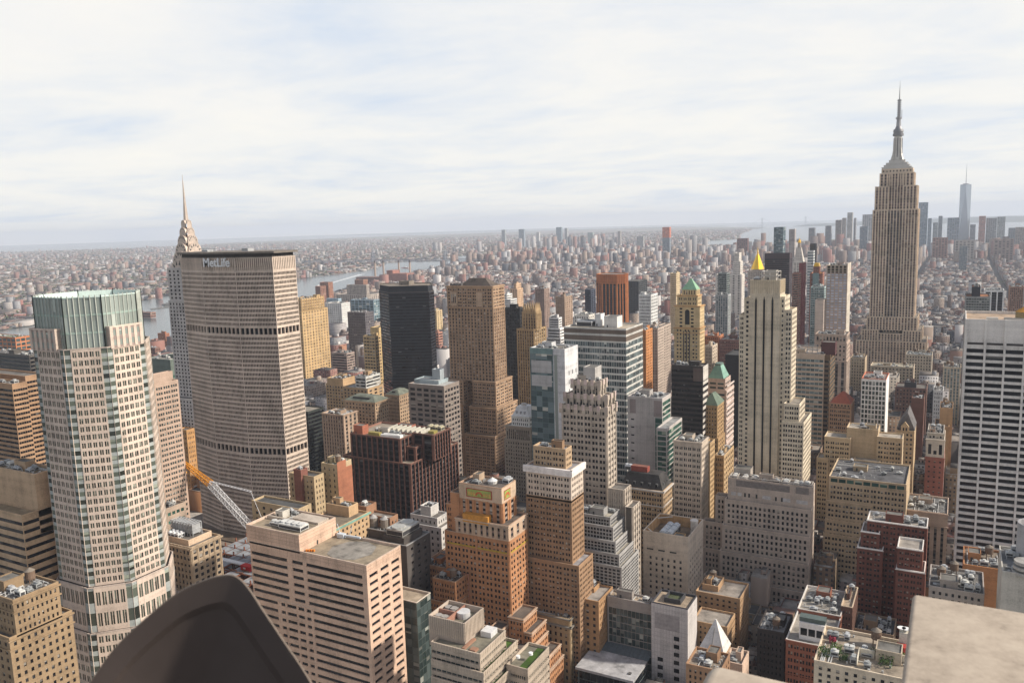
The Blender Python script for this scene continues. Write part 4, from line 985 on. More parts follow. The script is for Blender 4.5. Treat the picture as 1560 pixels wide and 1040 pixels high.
# ================================================================== construction site, crane, power station, bridges, boats
def site():
    root = empty('steel_frame', (-392, 366, 0), 'rust-red steel frame of a building going up, with pale deck panels', 'construction')
    FOOT.append((-462, -329, 336, 420, 50))
    b = MB(); xs = np.arange(-456, -329, 9.0); ys = np.arange(340, 420, 9.5)
    for x in xs:
        for y in ys:
            if (x+50*0) < -330: b.bar((x, y, 0), (x, y, 50+(3 if (int(x+y) % 3) else 0)), .7)
    for z in (46, 50):
        for y in ys: b.bar((xs[0], y, z), (xs[-1], y, z), .6)
        for x in xs: b.bar((x, ys[0], z), (x, ys[-1], z), .6)
    sub(root, 'steel_beam', b, wall((.20, .075, .045), .7))
    b = MB()
    for i, x in enumerate(xs[:-1]):
        for j, y in enumerate(ys[:-1]):
            if (i*7+j*5) % 9 not in (0, 4): b.box(x+.5, x+8.5, y+.5, y+9, 50.35, 50.55)
            b.box(x+.5, x+8.5, y+.5, y+9, 40, 40.2)
    sub(root, 'deck_panel', b, roofm((.44, .46, .49)))
    b = MB(); b.box(-448, -372, 377, 380.5, 50.6, 51.4); sub(root, 'white_parapet', b, wall((.72, .72, .72)))
    b = MB(); rr = random.Random(2)
    for k in range(26): x, y = rr.uniform(-445, -385), rr.uniform(345, 372); b.bar((x, y, 51), (x+rr.uniform(4, 9), y+rr.uniform(-1, 1), 51.2), .5)
    sub(root, 'stacked_beam', b, wall((.26, .12, .07), .7))
    c = empty('container', (-411, 374, 50.6), 'red steel container standing on the construction deck', 'container')
    b = MB(); b.box(-415, -407, 371.8, 376, 50.6, 54.0); o = b.build('container_shell', plain((.62, .03, .03), .5), c)
    b = MB()
    for x in np.arange(-414.6, -407.2, .7): b.box(x, x+.25, 371.72, 371.8, 50.9, 53.8)
    for y in np.arange(372.2, 376, .7): b.box(-407, -406.92, y, y+.25, 50.9, 53.8)
    b.build('container_rib', plain((.50, .02, .02), .5), c)
    b = MB(); b.box(-412.5, -410.5, 371.66, 371.74, 52.0, 53.0); b.build('notice', plain((.75, .75, .75), .6), c)
    # lattice boom crane
    k = empty('lattice_crane', (-368, 352, 50.6), 'lattice boom crane with white boom and orange tip leaning over the site', 'crane')
    A, T, M = np.array((-366.0, 346, 88.0)), np.array((-430.5, 345, 129.9)), np.array((-404.5, 345, 117.2))
    def truss(b, P, Q, w0, w1, n):
        P = np.array(P); Q = np.array(Q); up = np.array((0, 0, 1.0)); d = (Q-P)/np.linalg.norm(Q-P); s = np.cross(d, up); s /= np.linalg.norm(s); v = np.cross(s, d)
        c = [(1, 1), (1, -1), (-1, -1), (-1, 1)]
        def pt(f, i): w = (w0+(w1-w0)*f)/2; return P+(Q-P)*f+s*c[i][0]*w+v*c[i][1]*w
        for i in range(4): b.bar(pt(0, i), pt(1, i), .32)
        for j in range(n):
            f0, f1 = j/n, (j+1)/n
            for i in range(4):
                b.bar(pt(f0, i), pt(f1, (i+1) % 4), .16); b.bar(pt(f1, i), pt(f1, (i+1) % 4), .16); b.bar(pt(f0, (i+1) % 4), pt(f1, i), .14)
    b = MB(); truss(b, A, M, 3.2, 3.2, 14); b.build('boom', plain((.66, .66, .67), .5), k)
    b = MB(); truss(b, M, T, 3.2, 1.2, 8); b.build('boom_tip', plain((.72, .30, .02), .5), k)
    b = MB(); J = np.array((-371.6, 345, 117.0))
    for dy in (-.7, .7): b.bar(M+np.array((0, dy, 1.6)), J+np.array((0, dy, 0)), .3)
    for f in np.linspace(0, 1, 14): b.bar(M+(J-M)*f+np.array((0, -.7, 1.6*(1-f))), M+(J-M)*f+np.array((0, .7, 1.6*(1-f))), .2)
    b.bar(J, A+np.array((6, 0, 2)), .2); b.build('pendant', plain((.62, .62, .64), .5), k)
    b = MB(); b.bar(T, (-425.8, 345, 123.5), .12); b.bar((-425.8, 345, 130), (-425.8, 345, 123), .14); b.build('hoist_rope', plain((.2, .2, .2), .5), k)
    b = MB(); b.cyl(-425.8, 345, 120.6, 121.6, .5, 1.2, 10); b.cyl(-425.8, 345, 121.6, 123.2, 1.2, .3, 10); b.build('hook_block', plain((.85, .36, .01), .4), k)
    b = MB(); b.box(-369, -362, 342, 350, 84, 89); b.bar((-365.5, 346, 50.6), (-365.5, 346, 85), 2.6); b.build('crane_base', plain((.60, .58, .55), .5), k)
site()
def chimneys():
    r = empty('power_station', (-2330, 3120, 0), 'red brick power station by the river', 'building')
    b = MB(); b.box(-2330, -2215, 3060, 3120, 0, 52); b.box(-2335, -2300, 3070, 3125, 52, 66); b.build('turbine_hall', wall((.30, .14, .11)), r)
    b = MB(); b.box(-2500, -2335, 3050, 3105, 0, 36); b.build('boiler_house', wall((.20, .12, .10)), r)
    lab = ['slim tan power station chimney, leftmost of the four', 'slim tan power station chimney, second of the four from the left', 'slim tan power station chimney, third of the four from the left', 'slim tan power station chimney, rightmost of the four']
    for i, (x, y) in enumerate(((-2441, 3122), (-2395, 3127), (-2312, 3135), (-2254, 3142))):
        c = empty('chimney', (x, y, 0), lab[i], 'chimney', 'power station chimneys')
        b = MB(); b.cyl(x, y, 0, 98, 5.2, 4.2, 14); b.build('shaft', wall((.42, .33, .27)), c); b = MB(); b.cyl(x, y, 98, 109, 4.4, 4.3, 14); b.build('chimney_cap', wall((.10, .09, .09)), c)
chimneys()
def bridge(name, label, A, B, deck, top, wid, ends, c, n=40):
    A = np.array(A, float); B = np.array(B, float); d = (B-A)/np.linalg.norm(B-A); s = np.array((-d[1], d[0])); L = np.linalg.norm(B-A)
    r = empty(name, (float((A[0]+B[0])/2), float((A[1]+B[1])/2), 0), label, 'bridge')
    for p in (A, B):
        b = MB()
        for k in (-1, 1):
            for q in (-1, 1):
                o = p+s*k*wid/2+d*q*5; b.bar((*(p+s*k*wid/2+d*q*6), -3), (*(p+s*k*wid/2*.85+d*q*2.5), top), 2.6)
        for z in np.linspace(deck*.4, top, 7): b.bar((*(p-s*wid/2), z), (*(p+s*wid/2), z), 2.2)
        z = np.linspace(deck, top, 5)
        for a0, a1 in zip(z[:-1], z[1:]): b.bar((*(p-s*wid/2), a0), (*(p+s*wid/2), a1), 1.2); b.bar((*(p+s*wid/2), a0), (*(p-s*wid/2), a1), 1.2)
        b.build('bridge_tower', c, r)
    b = MB(); e0, e1 = A-d*ends[0], B+d*ends[1]
    q = [e0+s*wid/2, e0-s*wid/2, e1-s*wid/2, e1+s*wid/2]
    b.prism([tuple(x) for x in q], deck-2, deck, True); 
    m_ = 70; zt = deck+9
    for k in (-1, 1):
        b.bar((*(e0+s*k*wid/2), zt), (*(e1+s*k*wid/2), zt), 1.6); b.bar((*(e0+s*k*wid/2), deck-1), (*(e1+s*k*wid/2), deck-1), 2.0)
        for j in range(m_):
            p0 = e0+(e1-e0)*j/m_+s*k*wid/2; p1 = e0+(e1-e0)*(j+.5)/m_+s*k*wid/2; p2 = e0+(e1-e0)*(j+1)/m_+s*k*wid/2
            b.bar((*p0, deck), (*p1, zt), .8); b.bar((*p1, zt), (*p2, deck), .8)
    b.build('truss_deck', c, r)
    b = MB()
    for k in (-1, 1):
        for (P, Q, sag) in ((A, B, top-deck-6),):
            for j in range(n):
                f0, f1 = j/n, (j+1)/n; z = lambda f: top-4*sag*f*(1-f)
                b.bar((*(P+(Q-P)*f0+s*k*wid/2), z(f0)), (*(P+(Q-P)*f1+s*k*wid/2), z(f1)), 1.1)
                if j % 2: b.bar((*(P+(Q-P)*f0+s*k*wid/2), z(f0)), (*(P+(Q-P)*f0+s*k*wid/2), deck), .3)
        b.bar((*(A+s*k*wid/2), top), (*(e0+s*k*wid/2), deck), 1.1); b.bar((*(B+s*k*wid/2), top), (*(e1+s*k*wid/2), deck), 1.1)
    b.build('suspension_cable', c, r)
    pr = MB()
    for f in np.linspace(0, 1, 9):
        for e, p in ((e0, A), (e1, B)):
            x = e+(p-e)*f
            if f < .95: pr.bar((*(x-s*wid*.4), -2), (*(x-s*wid*.4), deck), 2.2); pr.bar((*(x+s*wid*.4), -2), (*(x+s*wid*.4), deck), 2.2)
    pr.build('pier', c, r)
gs = wall((.20, .22, .26), .7)
bridge('suspension_bridge', 'grey steel suspension bridge crossing the river beyond the chimneys', (-2920, 4465), (-3452, 4402), 40, 98, 34, (420, 560), gs)
bridge('suspension_bridge', 'ghostly suspension bridge on the horizon at the harbour mouth', (-3500, 16900), (-2850, 18000), 68, 212, 30, (380, 380), wall((.24, .28, .32), .7), 24)
def boat(name, label, cat, x, y, L, W, rz, hull, top):
    r = empty(name, (x, y, -2), label, cat); c, s = math.cos(rz), math.sin(rz)
    def loc(u, v): return (x+u*c-v*s, y+u*s+v*c)
    pl = [loc(-L/2, -W/2), loc(L*.3, -W/2), loc(L/2, 0), loc(L*.3, W/2), loc(-L/2, W/2)]
    if c*0+1 > 0: b = MB(); b.prism(pl, -2.3, .8); b.build('hull', plain(hull, .5), r)
    b = MB(); b.prism([loc(-L*.4, -W*.35), loc(L*.12, -W*.35), loc(L*.12, W*.35), loc(-L*.4, W*.35)], .7, 4.2); b.prism([loc(-L*.1, -W*.25), loc(L*.05, -W*.25), loc(L*.05, W*.25), loc(-L*.1, W*.25)], 4.1, 7); b.build('cabin', plain(top, .5), r)
boat('ferry', 'small white ferry trailing a long wake on the river', 'boat', -2640, 2945, 30, 9, R(-100), (.7, .7, .7), (.75, .75, .75))
boat('barge', 'red-hulled ship lying on the river before the bridge', 'boat', -3140, 4330, 95, 16, R(160), (.45, .06, .05), (.6, .58, .55))
boat('barge', 'dark moored barge near the left river bank', 'boat', -2640, 2110, 40, 12, R(60), (.06, .06, .07), (.2, .2, .2))
wk = MB(); p0, p1 = np.array((-2655, 2980.)), np.array((-3050, 3780.)); d = (p1-p0)/np.linalg.norm(p1-p0); s = np.array((-d[1], d[0]))
rr = random.Random(8); f = np.linspace(0, 1, 40)
for a0, a1 in zip(f[:-1], f[1:]):
    w0, w1 = 5+13*a0**.5, 5+13*a1**.5
    wk.quads([[(*(p0+(p1-p0)*a0-s*w0), -1.95), (*(p0+(p1-p0)*a0+s*w0), -1.95), (*(p0+(p1-p0)*a1+s*w1), -1.95), (*(p0+(p1-p0)*a1-s*w1), -1.95)]])
o = wk.build('wake', plain((.62, .64, .64), .5), None, (0, 0, 0)); o['kind'] = 'stuff'; o['label'] = 'white foam wake behind the ferry'; o['category'] = 'wake'
pm = wall((.16, .15, .14))
for i, (x, y, L) in enumerate(((-2545, 1960, 90), (-2600, 2060, 110))):
    b = MB(); b.box(x, x+8, y, y+L, -.6, .6)
    for yy in np.arange(y+2, y+L, 8): b.cyl(x+1, yy, -2.2, 1.8, .8, .8, 6); b.cyl(x+7, yy, -2.2, 1.8, .8, .8, 6)
    o = b.build('pier', pm, None, (0, 0, 0)); tag(o, ['broken timber pier standing in the river, nearer one', 'broken timber pier standing in the river, farther one'][i], 'pier')

# ================================================================== foreground: parapet stones and the dark metal hood
def stone_block(name, label, x0, x1, y0, y1, z0, z1, bev=.03, seed=0):
    me = bpy.data.meshes.new(name); import bmesh
    bm = bmesh.new(); bmesh.ops.create_cube(bm, size=1)
    for v in bm.verts: v.co = Vector(((x1-x0)*v.co.x, (y1-y0)*v.co.y, (z1-z0)*(v.co.z+.5)))
    bmesh.ops.bevel(bm, geom=bm.edges[:]+bm.verts[:], offset=bev, segments=4, profile=.5, affect='EDGES')
    for f_ in bm.faces: f_.smooth = True
    bm.to_mesh(me); bm.free(); o = bpy.data.objects.new(name, me); col.objects.link(o); o.location = ((x0+x1)/2, (y0+y1)/2, z0)
    m, nt, b = newmat('limestone'); setin(b, Roughness=.9)
    t = nd(nt, 'ShaderNodeTexCoord'); a = nd(nt, 'ShaderNodeTexNoise'); setin(a, Scale=5.5, Detail=7.0, Roughness=.6); nt.links.new(t.outputs['Object'], a.inputs['Vector'])
    g = nd(nt, 'ShaderNodeTexNoise'); setin(g, Scale=45.0, Detail=4.0); nt.links.new(t.outputs['Object'], g.inputs['Vector'])
    v = mth(nt, 'ADD', mth(nt, 'MULTIPLY', a.outputs[0], .75), mth(nt, 'MULTIPLY', g.outputs[0], .25))
    nt.links.new(ramp(nt, v, [(.32, (.24, .20, .16)), (.42, (.41, .34, .27)), (.55, (.50, .42, .335)), (.7, (.56, .48, .385))]), b.inputs['Base Color'])
    bp = nd(nt, 'ShaderNodeBump'); setin(bp, Strength=.35, Distance=.01); nt.links.new(v, bp.inputs['Height']); nt.links.new(bp.outputs[0], b.inputs['Normal'])
    me.materials.append(m); tag(o, label, 'parapet'); return o
stone_block('parapet_stone', 'blurred pale limestone parapet block in the bottom right corner', -18.405, -16.2, 19.3, 21.72, 262.0, 263.9, .02)
stone_block('parapet_stone', 'rounded pale limestone parapet end at the bottom edge, left of the bigger block', -19.03, -18.55, 19.0, 20.83, 262.0, 263.9, .05)
b = MB(); b.box(-19.9, -15.5, 18.6, 21.7, 261.5, 261.99); o = b.build('deck_floor', plain((.4, .36, .3)), None, (0, 0, 0)); o['kind'] = 'structure'
def hood():
    px = [(-60, 1330), (60, 1150), (125, 1060), (170, 995), (215, 950), (270, 905), (315, 884), (350, 878), (372, 890), (400, 930), (430, 975), (470, 1035), (520, 1130), (600, 1300)]
    outl = [[-20.1166, 19.038, 264.3141], [-20.1015, 19.0504, 264.3387], [-20.0796, 19.0682, 264.3743], [-20.056, 19.0874, 264.4128], [-20.0356, 19.1041, 264.4464], [-20.0199, 19.1172, 264.4736], [-20.0062, 19.1288, 264.4984], [-19.9932, 19.1396, 264.5212], [-19.9797, 19.1505, 264.5421], [-19.9658, 19.1611, 264.5606], [-19.952, 19.1713, 264.5768], [-19.9377, 19.1816, 264.592], [-19.9225, 19.1925, 264.6077], [-19.9055, 19.2047, 264.6249], [-19.8873, 19.2175, 264.6425], [-19.869, 19.2302, 264.6591], [-19.8519, 19.2419, 264.6729], [-19.8359, 19.2523, 264.6832], [-19.8206, 19.262, 264.6911], [-19.8062, 19.2709, 264.6973], [-19.7932, 19.2789, 264.7024], [-19.7815, 19.2859, 264.7065], [-19.7711, 19.292, 264.7092], [-19.7618, 19.2974, 264.7109], [-19.7535, 19.302, 264.7116], [-19.7466, 19.3058, 264.7114], [-19.741, 19.3087, 264.7103], [-19.7359, 19.3111, 264.7081], [-19.7306, 19.3135, 264.7048], [-19.7252, 19.3157, 264.7005], [-19.7199, 19.3177, 264.6951], [-19.7144, 19.3196, 264.6884], [-19.7082, 19.3216, 264.68], [-19.7012, 19.3237, 264.6696], [-19.6937, 19.3258, 264.6575], [-19.6856, 19.3281, 264.644], [-19.6767, 19.3305, 264.6294], [-19.6671, 19.3333, 264.614], [-19.6568, 19.3362, 264.5975], [-19.6458, 19.3393, 264.5797], [-19.6337, 19.3427, 264.5604], [-19.6208, 19.3464, 264.5403], [-19.607, 19.3505, 264.5192], [-19.5922, 19.3547, 264.4957], [-19.5765, 19.3589, 264.4684], [-19.5577, 19.3633, 264.4325], [-19.5365, 19.3679, 264.3902], [-19.5171, 19.372, 264.3507], [-19.5036, 19.3749, 264.3234]]
    O = [np.array(p) for p in outl]
    c = sum(O)/len(O)
    ctr = np.array([-19.8114, 19.2107, 264.3488]); fw = (ctr-CAM)/np.linalg.norm(ctr-CAM)
    inner = [ctr+(p-ctr)*.84+fw*.018 for p in O]
    inner2 = [ctr+(p-ctr)*.80+fw*.036 for p in O]
    back = [ctr+(p-ctr)*.80+fw*.24 for p in O]
    root = empty('lamp_hood', tuple(float(x) for x in (ctr[0], ctr[1], 262.0)), 'dark bronze metal hood rising at the bottom left, out of focus', 'lamp hood')
    b = MB(); n = len(O)
    for i in range(n-1):
        b.quads([[O[i], O[i+1], inner[i+1], inner[i]], [O[i+1], O[i], back[i], back[i+1]], [inner[i], inner[i+1], inner2[i+1], inner2[i]]])
    deep = ctr+fw*.15
    for i in range(n-1): b.ngon([inner2[i], inner2[i+1], deep])
    b.ngon([O[0], inner[0], inner2[0], deep, inner2[-1], inner[-1], O[-1]])
    m, nt, bb = newmat('bronze_metal'); setin(bb, Roughness=.62, Metallic=.0); bb.inputs['Specular IOR Level'].default_value = .3
    t = nd(nt, 'ShaderNodeTexCoord'); a = nd(nt, 'ShaderNodeTexNoise'); setin(a, Scale=4.0, Detail=3.0); nt.links.new(t.outputs['Object'], a.inputs['Vector'])
    nt.links.new(ramp(nt, a.outputs[0], [(.3, (.072, .056, .051)), (.7, (.092, .073, .067))]), bb.inputs['Base Color'])
    b.build('shell', m, root)
    b = MB(); b.bar((ctr[0], ctr[1], 262.0), tuple(deep+fw*.02), .08); b.build('bracket', m, root)
    b = MB()
    for i in range(n-1): b.bar(O[i]+fw*.004, O[i+1]+fw*.004, .0055)
    b.build('rim', plain((.20, .16, .13), .5), root)
hood()

# ------------------------------------------------------------------ the parts that single out one building
def box_of(t): return t[0], t[1], t[2], t[3], t[5]
def X_HIP(root, T):
    x0, x1, y0, y1, z = box_of(T[0]); d = min(x1-x0, y1-y0)*.32
    b = MB(); b.taper(rect(x0-.6, x1+.6, y0-.6, y1+.6), z+.1, rect(x0+d, x1-d, y0+d, y1-d), z+4.2); sub(root, 'hipped_roof', b, roofm((.25, .27, .22)))
    b = MB(); b.box(x0+d*1.2, x1-d*1.2, y0+d*.35, y0+d*.8, z+1.2, z+3.2); sub(root, 'roof_louvre', b, plain((.05, .05, .045), .8))
def X_MANSARD(root, T):
    x0, x1, y0, y1, z = box_of(T[0])
    b = MB(); b.taper(rect(x0+.3, x1-.3, y0+.3, y1-.3), z-.2, rect(x0+4.5, x1-4.5, y0+4.5, y1-4.5), z+9.5); sub(root, 'mansard_roof', b, roofm((.085, .08, .078)))
    b = MB(); g = MB()
    for i in range(5):
        x = lerp(x0+5, x1-5, i/4); b.cyl(x, y0+1.9, z+1.5, z+4.2, 1.0, 1.0, 8); g.quads([[(x-.6, y0+.85, z+1.8), (x+.6, y0+.85, z+1.8), (x+.6, y0+.85, z+3.6), (x-.6, y0+.85, z+3.6)]])
    for i in range(2):
        y = lerp(y0+6, y1-6, i); b.cyl(x1-1.9, y, z+1.5, z+4.2, 1.0, 1.0, 8)
    sub(root, 'dormer', b, wall((.10, .10, .10))); sub(root, 'dormer_window', g, pane('bk'), uv=True)
    b = MB(); b.box(x0+6, x0+18, y0+7, y0+12, z+9.4, z+13.2); sub(root, 'red_roof_box', b, plain((.30, .075, .055), .7))
    b = MB(); b.box(x0+6.2, x0+17.8, y0+7.2, y0+11.8, z+13.2, z+13.3); sub(root, 'box_lid', b, roofm((.35, .16, .12)))
    cooling(root, x0+1, x0+5.5, y0+8, y0+12, z+9, 3.6, 2, (.45, .47, .5))
def X_PINKROOF(root, T):
    x0, x1, y0, y1, z = box_of(T[0])
    b = MB(); b.taper(rect(x0-.3, x1-1.5, y0-.3, y1), z, rect(x0+5.2, x1-6, y0+4.5, y1-5), z+12); sub(root, 'copper_roof', b, wall((.20, .34, .28), .75))
    b = MB(); b.box(x0+5.0, x1-5.8, y0+4.3, y1-4.8, z+11.9, z+13.6); sub(root, 'roof_crown', b, wall((.12, .17, .15)))
    b = MB()
    for i in range(12): q = lerp(z-70, z-8, i/11); b.box(T[1][1], T[1][1]+.6, T[1][2]+1, T[1][3]-1, q, q+1.6)
    sub(root, 'balcony_band', b, wall((.60, .52, .48)))
def X_GREENPYR(root, T):
    x0, x1, y0, y1, z = box_of(T[0]); b = MB(); b.taper(rect(x0-.4, x1+.4, y0-.4, y1+.4), z, rect((x0+x1)/2-.6, (x0+x1)/2+.6, y0+6, y1-6), z+9); sub(root, 'pyramid_roof', b, wall((.13, .17, .13), .8))
def X_REDPYR(root, T):
    x0, x1, y0, y1, z = box_of(T[0]); b = MB(); b.taper(rect(x0+.6, x1-.2, y0+.4, y1), z-.2, rect((x0+x1)/2+.5, (x0+x1)/2+2.2, y0+9, y0+12), z+9.5); sub(root, 'tiled_roof', b, wall((.32, .095, .06), .8))
    b = MB()
    for i in range(6): x = lerp(x0+2, x1-3, i/5); b.box(x, x+1.2, y0-.15, y0, z-2.6, z-.9)
    sub(root, 'attic_window', b, pane('bk'), uv=True)
def X_GABLE(root, T):
    x0, x1, y0, y1, z = box_of(T[0]); m_ = (x0+x1)/2+1; b = MB()
    b.quads([[(x0-.3, y0+3, z), (m_, y0+3, z+15), (m_, y1, z+15), (x0-.3, y1, z)], [(m_, y0+3, z+15), (x1+.3, y0+3, z), (x1+.3, y1, z), (m_, y1, z+15)]]); b.ngon([(x0, y0+3, z), (x1, y0+3, z), (m_, y0+3, z+15)]); b.ngon([(x1, y1, z), (x0, y1, z), (m_, y1, z+15)])
    sub(root, 'gabled_roof', b, roofm((.20, .19, .19)))
    b = MB(); c = (x0+x1)/2-.5; b.prism([(c-3, y0-.2), (c+3, y0-.2), (c+3, y0+5), (c-3, y0+5)], z-1, z+3.5); b.ngon([(c-3, y0-.2, z+3.5), (c+3, y0-.2, z+3.5), (c, y0-.2, z+7.5)])
    b.quads([[(c-3, y0-.2, z+3.5), (c, y0-.2, z+7.5), (c, y0+6, z+7.5), (c-3, y0+6, z+3.5)], [(c, y0-.2, z+7.5), (c+3, y0-.2, z+3.5), (c+3, y0+6, z+3.5), (c, y0+6, z+7.5)]]); sub(root, 'gable', b, wall((.46, .34, .21)))
    b = MB()
    for x in (c-1.6, c+.5): b.quads([[(x, y0-.25, z), (x+1.1, y0-.25, z), (x+1.1, y0-.25, z+2.6), (x, y0-.25, z+2.6)]])
    sub(root, 'gable_window', b, pane('bk'), uv=True)
def X_WHITEPYR(root, T):
    x0, x1, y0, y1, z = box_of(T[0]); b = MB(); cx, cy = (x0+x1)/2+.5, (y0+y1)/2+.5; b.taper(rect(x0-.2, x1+.2, y0-.2, y1+.4), z, rect(cx-.25, cx+.25, cy-.25, cy+.25), z+14.6); sub(root, 'pyramid_roof', b, wall((.62, .60, .58), .6))
    b = MB(); b.bar((cx-.3, lerp(y0-.2, cy, .22)-.05, z+3.2), (cx, lerp(y0-.2, cy, .72)-.05, z+10.5), .5); sub(root, 'roof_hatch', b, wall((.40, .38, .36)))
def X_CLUB(root, T):
    x0, x1, y0, y1, z = box_of(T[0]); b = MB(); b.taper(rect(x0+.5, x1-.5, y0+.5, y1-.5), z-.2, rect(x0+4, x1-4, y0+4, y1-4), z+8); sub(root, 'mansard_roof', b, wall((.66, .66, .66), .6))
    b = MB()
    for i in range(3): x = lerp(x0+4, x1-6, i/2); b.box(x, x+1.6, y0+1.2, y0+3, z+1.5, z+4)
    sub(root, 'dormer', b, wall((.35, .35, .36))); b = MB(); b.box(x0+7, x0+11, y0+6, y0+9, z+7.9, z+10.2); sub(root, 'chimney', b, wall((.5, .48, .46)))
def X_STEELFRAME(root, T):
    x0, x1, y0, y1, z = box_of(T[0]); b = MB(); xa, xb = x0-2, x1-4; ya, yb = y1-9, y1-3
    for x in np.linspace(xa, xb, 9):
        for y in (ya, yb): b.bar((x, y, z-1), (x, y, z+6), .35)
    for q in (z+2.5, z+6):
        for y in (ya, yb): b.bar((xa, y, q), (xb, y, q), .35)
        for x in np.linspace(xa, xb, 9): b.bar((x, ya, q), (x, yb, q), .3)
    b.box(xa+.3, xb-.3, ya+.3, yb-.3, z+.3, z+5.2); sub(root, 'steel_cooling_frame', b, wall((.38, .39, .40), .5))
    for i in range(3):
        for j in range(2): cooling(root, x0+1.5+i*3.0, x0+4.1+i*3.0, y0+.8+j*2.4, y0+2.8+j*2.4, z-1.1, 2.6, 1, (.66, .67, .68))
def X_TWINTANKS(root, T):
    x0, x1, y0, y1, z = box_of(T[0])
    water_tank(root, lerp(x0, x1, .33), y0+5, z-1.1, 2.6, 5.0, .8, (.24, .21, .18), (.36, .35, .34)); water_tank(root, lerp(x0, x1, .62), y0+6, z-1.1, 2.6, 5.0, .8, (.24, .21, .18), (.36, .35, .34))
    clutter(root, x0+1, x1-1, y0+1, y0+4, z-1.1, 4, 3, None, 0)
    x0, x1, y0, y1, z = box_of(T[1]); penthouse(root, x0+.55*(x1-x0), x1-3, y0+2, y1-3, z-1.1, 3.6, (.085, .075, .07)); cooling(root, x0+.6*(x1-x0), x1-4, y0+2.4, y1-4, z+2.9, 4.0, 2, (.40, .40, .38))
def X_GLASSWHITE(root, T):
    x0, x1, y0, y1, z = box_of(T[0]); f = lerp(x0, x1, .66)
    b = newB(); s = dict(w=(.17, .25, .25), k='punch', n=4, ww=.97, wh=.95, fl=4.4, p='bl', mx=.1, mt=4.5, mb=.2, rec=.12, sill=.02)
    facade(b, (x0-.4, y0-.5), (f, y0-.5), 0, z, s); facade(b, (f, y0-.5), (f, y0), 0, z, {'k': 'blank', 'n': 0}); facade(b, (x0-.4, y1), (x0-.4, y0-.5), 0, z, {'k': 'blank', 'n': 0}); finish(b, root, s)
    p = MB()
    for z0, z1 in ((z-20, z-10), (z-31, z-22)): p.quads([[(x0+.8, y0-.55, z0), (f-1.2, y0-.55, z0), (f-1.2, y0-.55, z1), (x0+.8, y0-.55, z1)]])
    sub(root, 'louvre_grille', p, wall((.42, .42, .42), .5))
    p = MB(); p.quads([[(f+1.0, y0-.06, 30), (f+3.6, y0-.06, 30), (f+3.6, y0-.06, z-5), (f+1.0, y0-.06, z-5)]]); sub(root, 'glass_strip', p, pane('gl'), uv=True)
    k = MB(); r_ = random.Random(4)
    for i in range(9):
        for j in range(3):
            zz = z-22-i*7.3; y = lerp(y0+7, y1-5, j/2); k.quads([[(x1+.05, y, zz), (x1+.05, y+1.1, zz), (x1+.05, y+1.1, zz+3.4), (x1+.05, y, zz+3.4)]])
    sub(root, 'slot_window', k, pane('bk'), uv=True)
def X_TEALBANDS(root, T):
    x0, x1, y0, y1, z = box_of(T[0]); b = MB()
    for a, c in ((z-4.6, z-1.2), (z-10.4, z-6.4)):
        b.quads([[(x0-.02, y0-.12, a), (x1+.1, y0-.12, a), (x1+.1, y0-.12, c), (x0-.02, y0-.12, c)], [(x1+.12, y0-.1, a), (x1+.12, y1, a), (x1+.12, y1, c), (x1+.12, y0-.1, c)]])
    sub(root, 'dark_band', b, wall((.13, .10, .08), .6))
    penthouse(root, lerp(x0, x1, .57), lerp(x0, x1, .78), y0+12, y0+24, z-1.1, 9, (.56, .55, .53)); penthouse(root, lerp(x0, x1, .38), lerp(x0, x1, .47), y0+18, y0+27, z-1.1, 10, (.60, .60, .60)); cooling(root, lerp(x0, x1, .1), lerp(x0, x1, .35), y0+14, y0+26, z-1.1, 4.5, 4, (.42, .43, .44))
def X_DECO(root, T):
    b = MB(); p = MB()
    for (t, n) in ((T[0], 5), (T[1], 7), (T[2], 7)):
        x0, x1, y0, y1, z = box_of(t)
        for i in range(n):
            x = lerp(x0, x1, i/(n-1)); b.box(x-1.2, x+1.2, y0-.8, y0+.6, z-5, z+.9); p.box(x-1.0, x+1.0, y0-.95, y0-.8, z-2.2, z+1.2)
        for i in range(3):
            y = lerp(y0, y1, i/2); b.box(x1-.6, x1+.8, y-1.0, y+1.0, z-5, z+.9); p.box(x1+.8, x1+.95, y-.9, y+.9, z-2.2, z+1.2)
    sub(root, 'buttress_rib', b, wall((.43, .37, .31))); sub(root, 'scallop_trim', p, wall((.52, .42, .39)))
    x0, x1, y0, y1, z = box_of(T[0]); penthouse(root, lerp(x0, x1, .35), lerp(x0, x1, .78), y0+3, y1+3, z-1, 9, (.42, .40, .38))
def X_CURVED(root, T):
    x0, x1, y0, y1, z = box_of(T[0])
    penthouse(root, x0+2, x0+8, y0+14, y1-2, z-1, 6, (.36, .20, .12)); b = MB(); b.box(x0+8, x1-8, y0+9, y0+9.5, z-1.1, z+2.5); b.box(x1-8, x1-7.5, y0+9, y1-2, z-1.1, z+2.5); sub(root, 'roof_screen', b, wall((.55, .50, .43)))
    for i in range(3): cooling(root, x0+9+i*4.4, x0+12.4+i*4.4, y0+10.5, y0+14, z-1, 2.6, 2, (.62, .62, .60))
    b = MB(); b.box(x1-7, x1-3, y0+4, y0+9, z-1.1, z-.2); b.box(x1-12, x1-8.5, y0+3, y0+6, z-1.1, z-.3); sub(root, 'duct', b, wall((.16, .14, .12)))
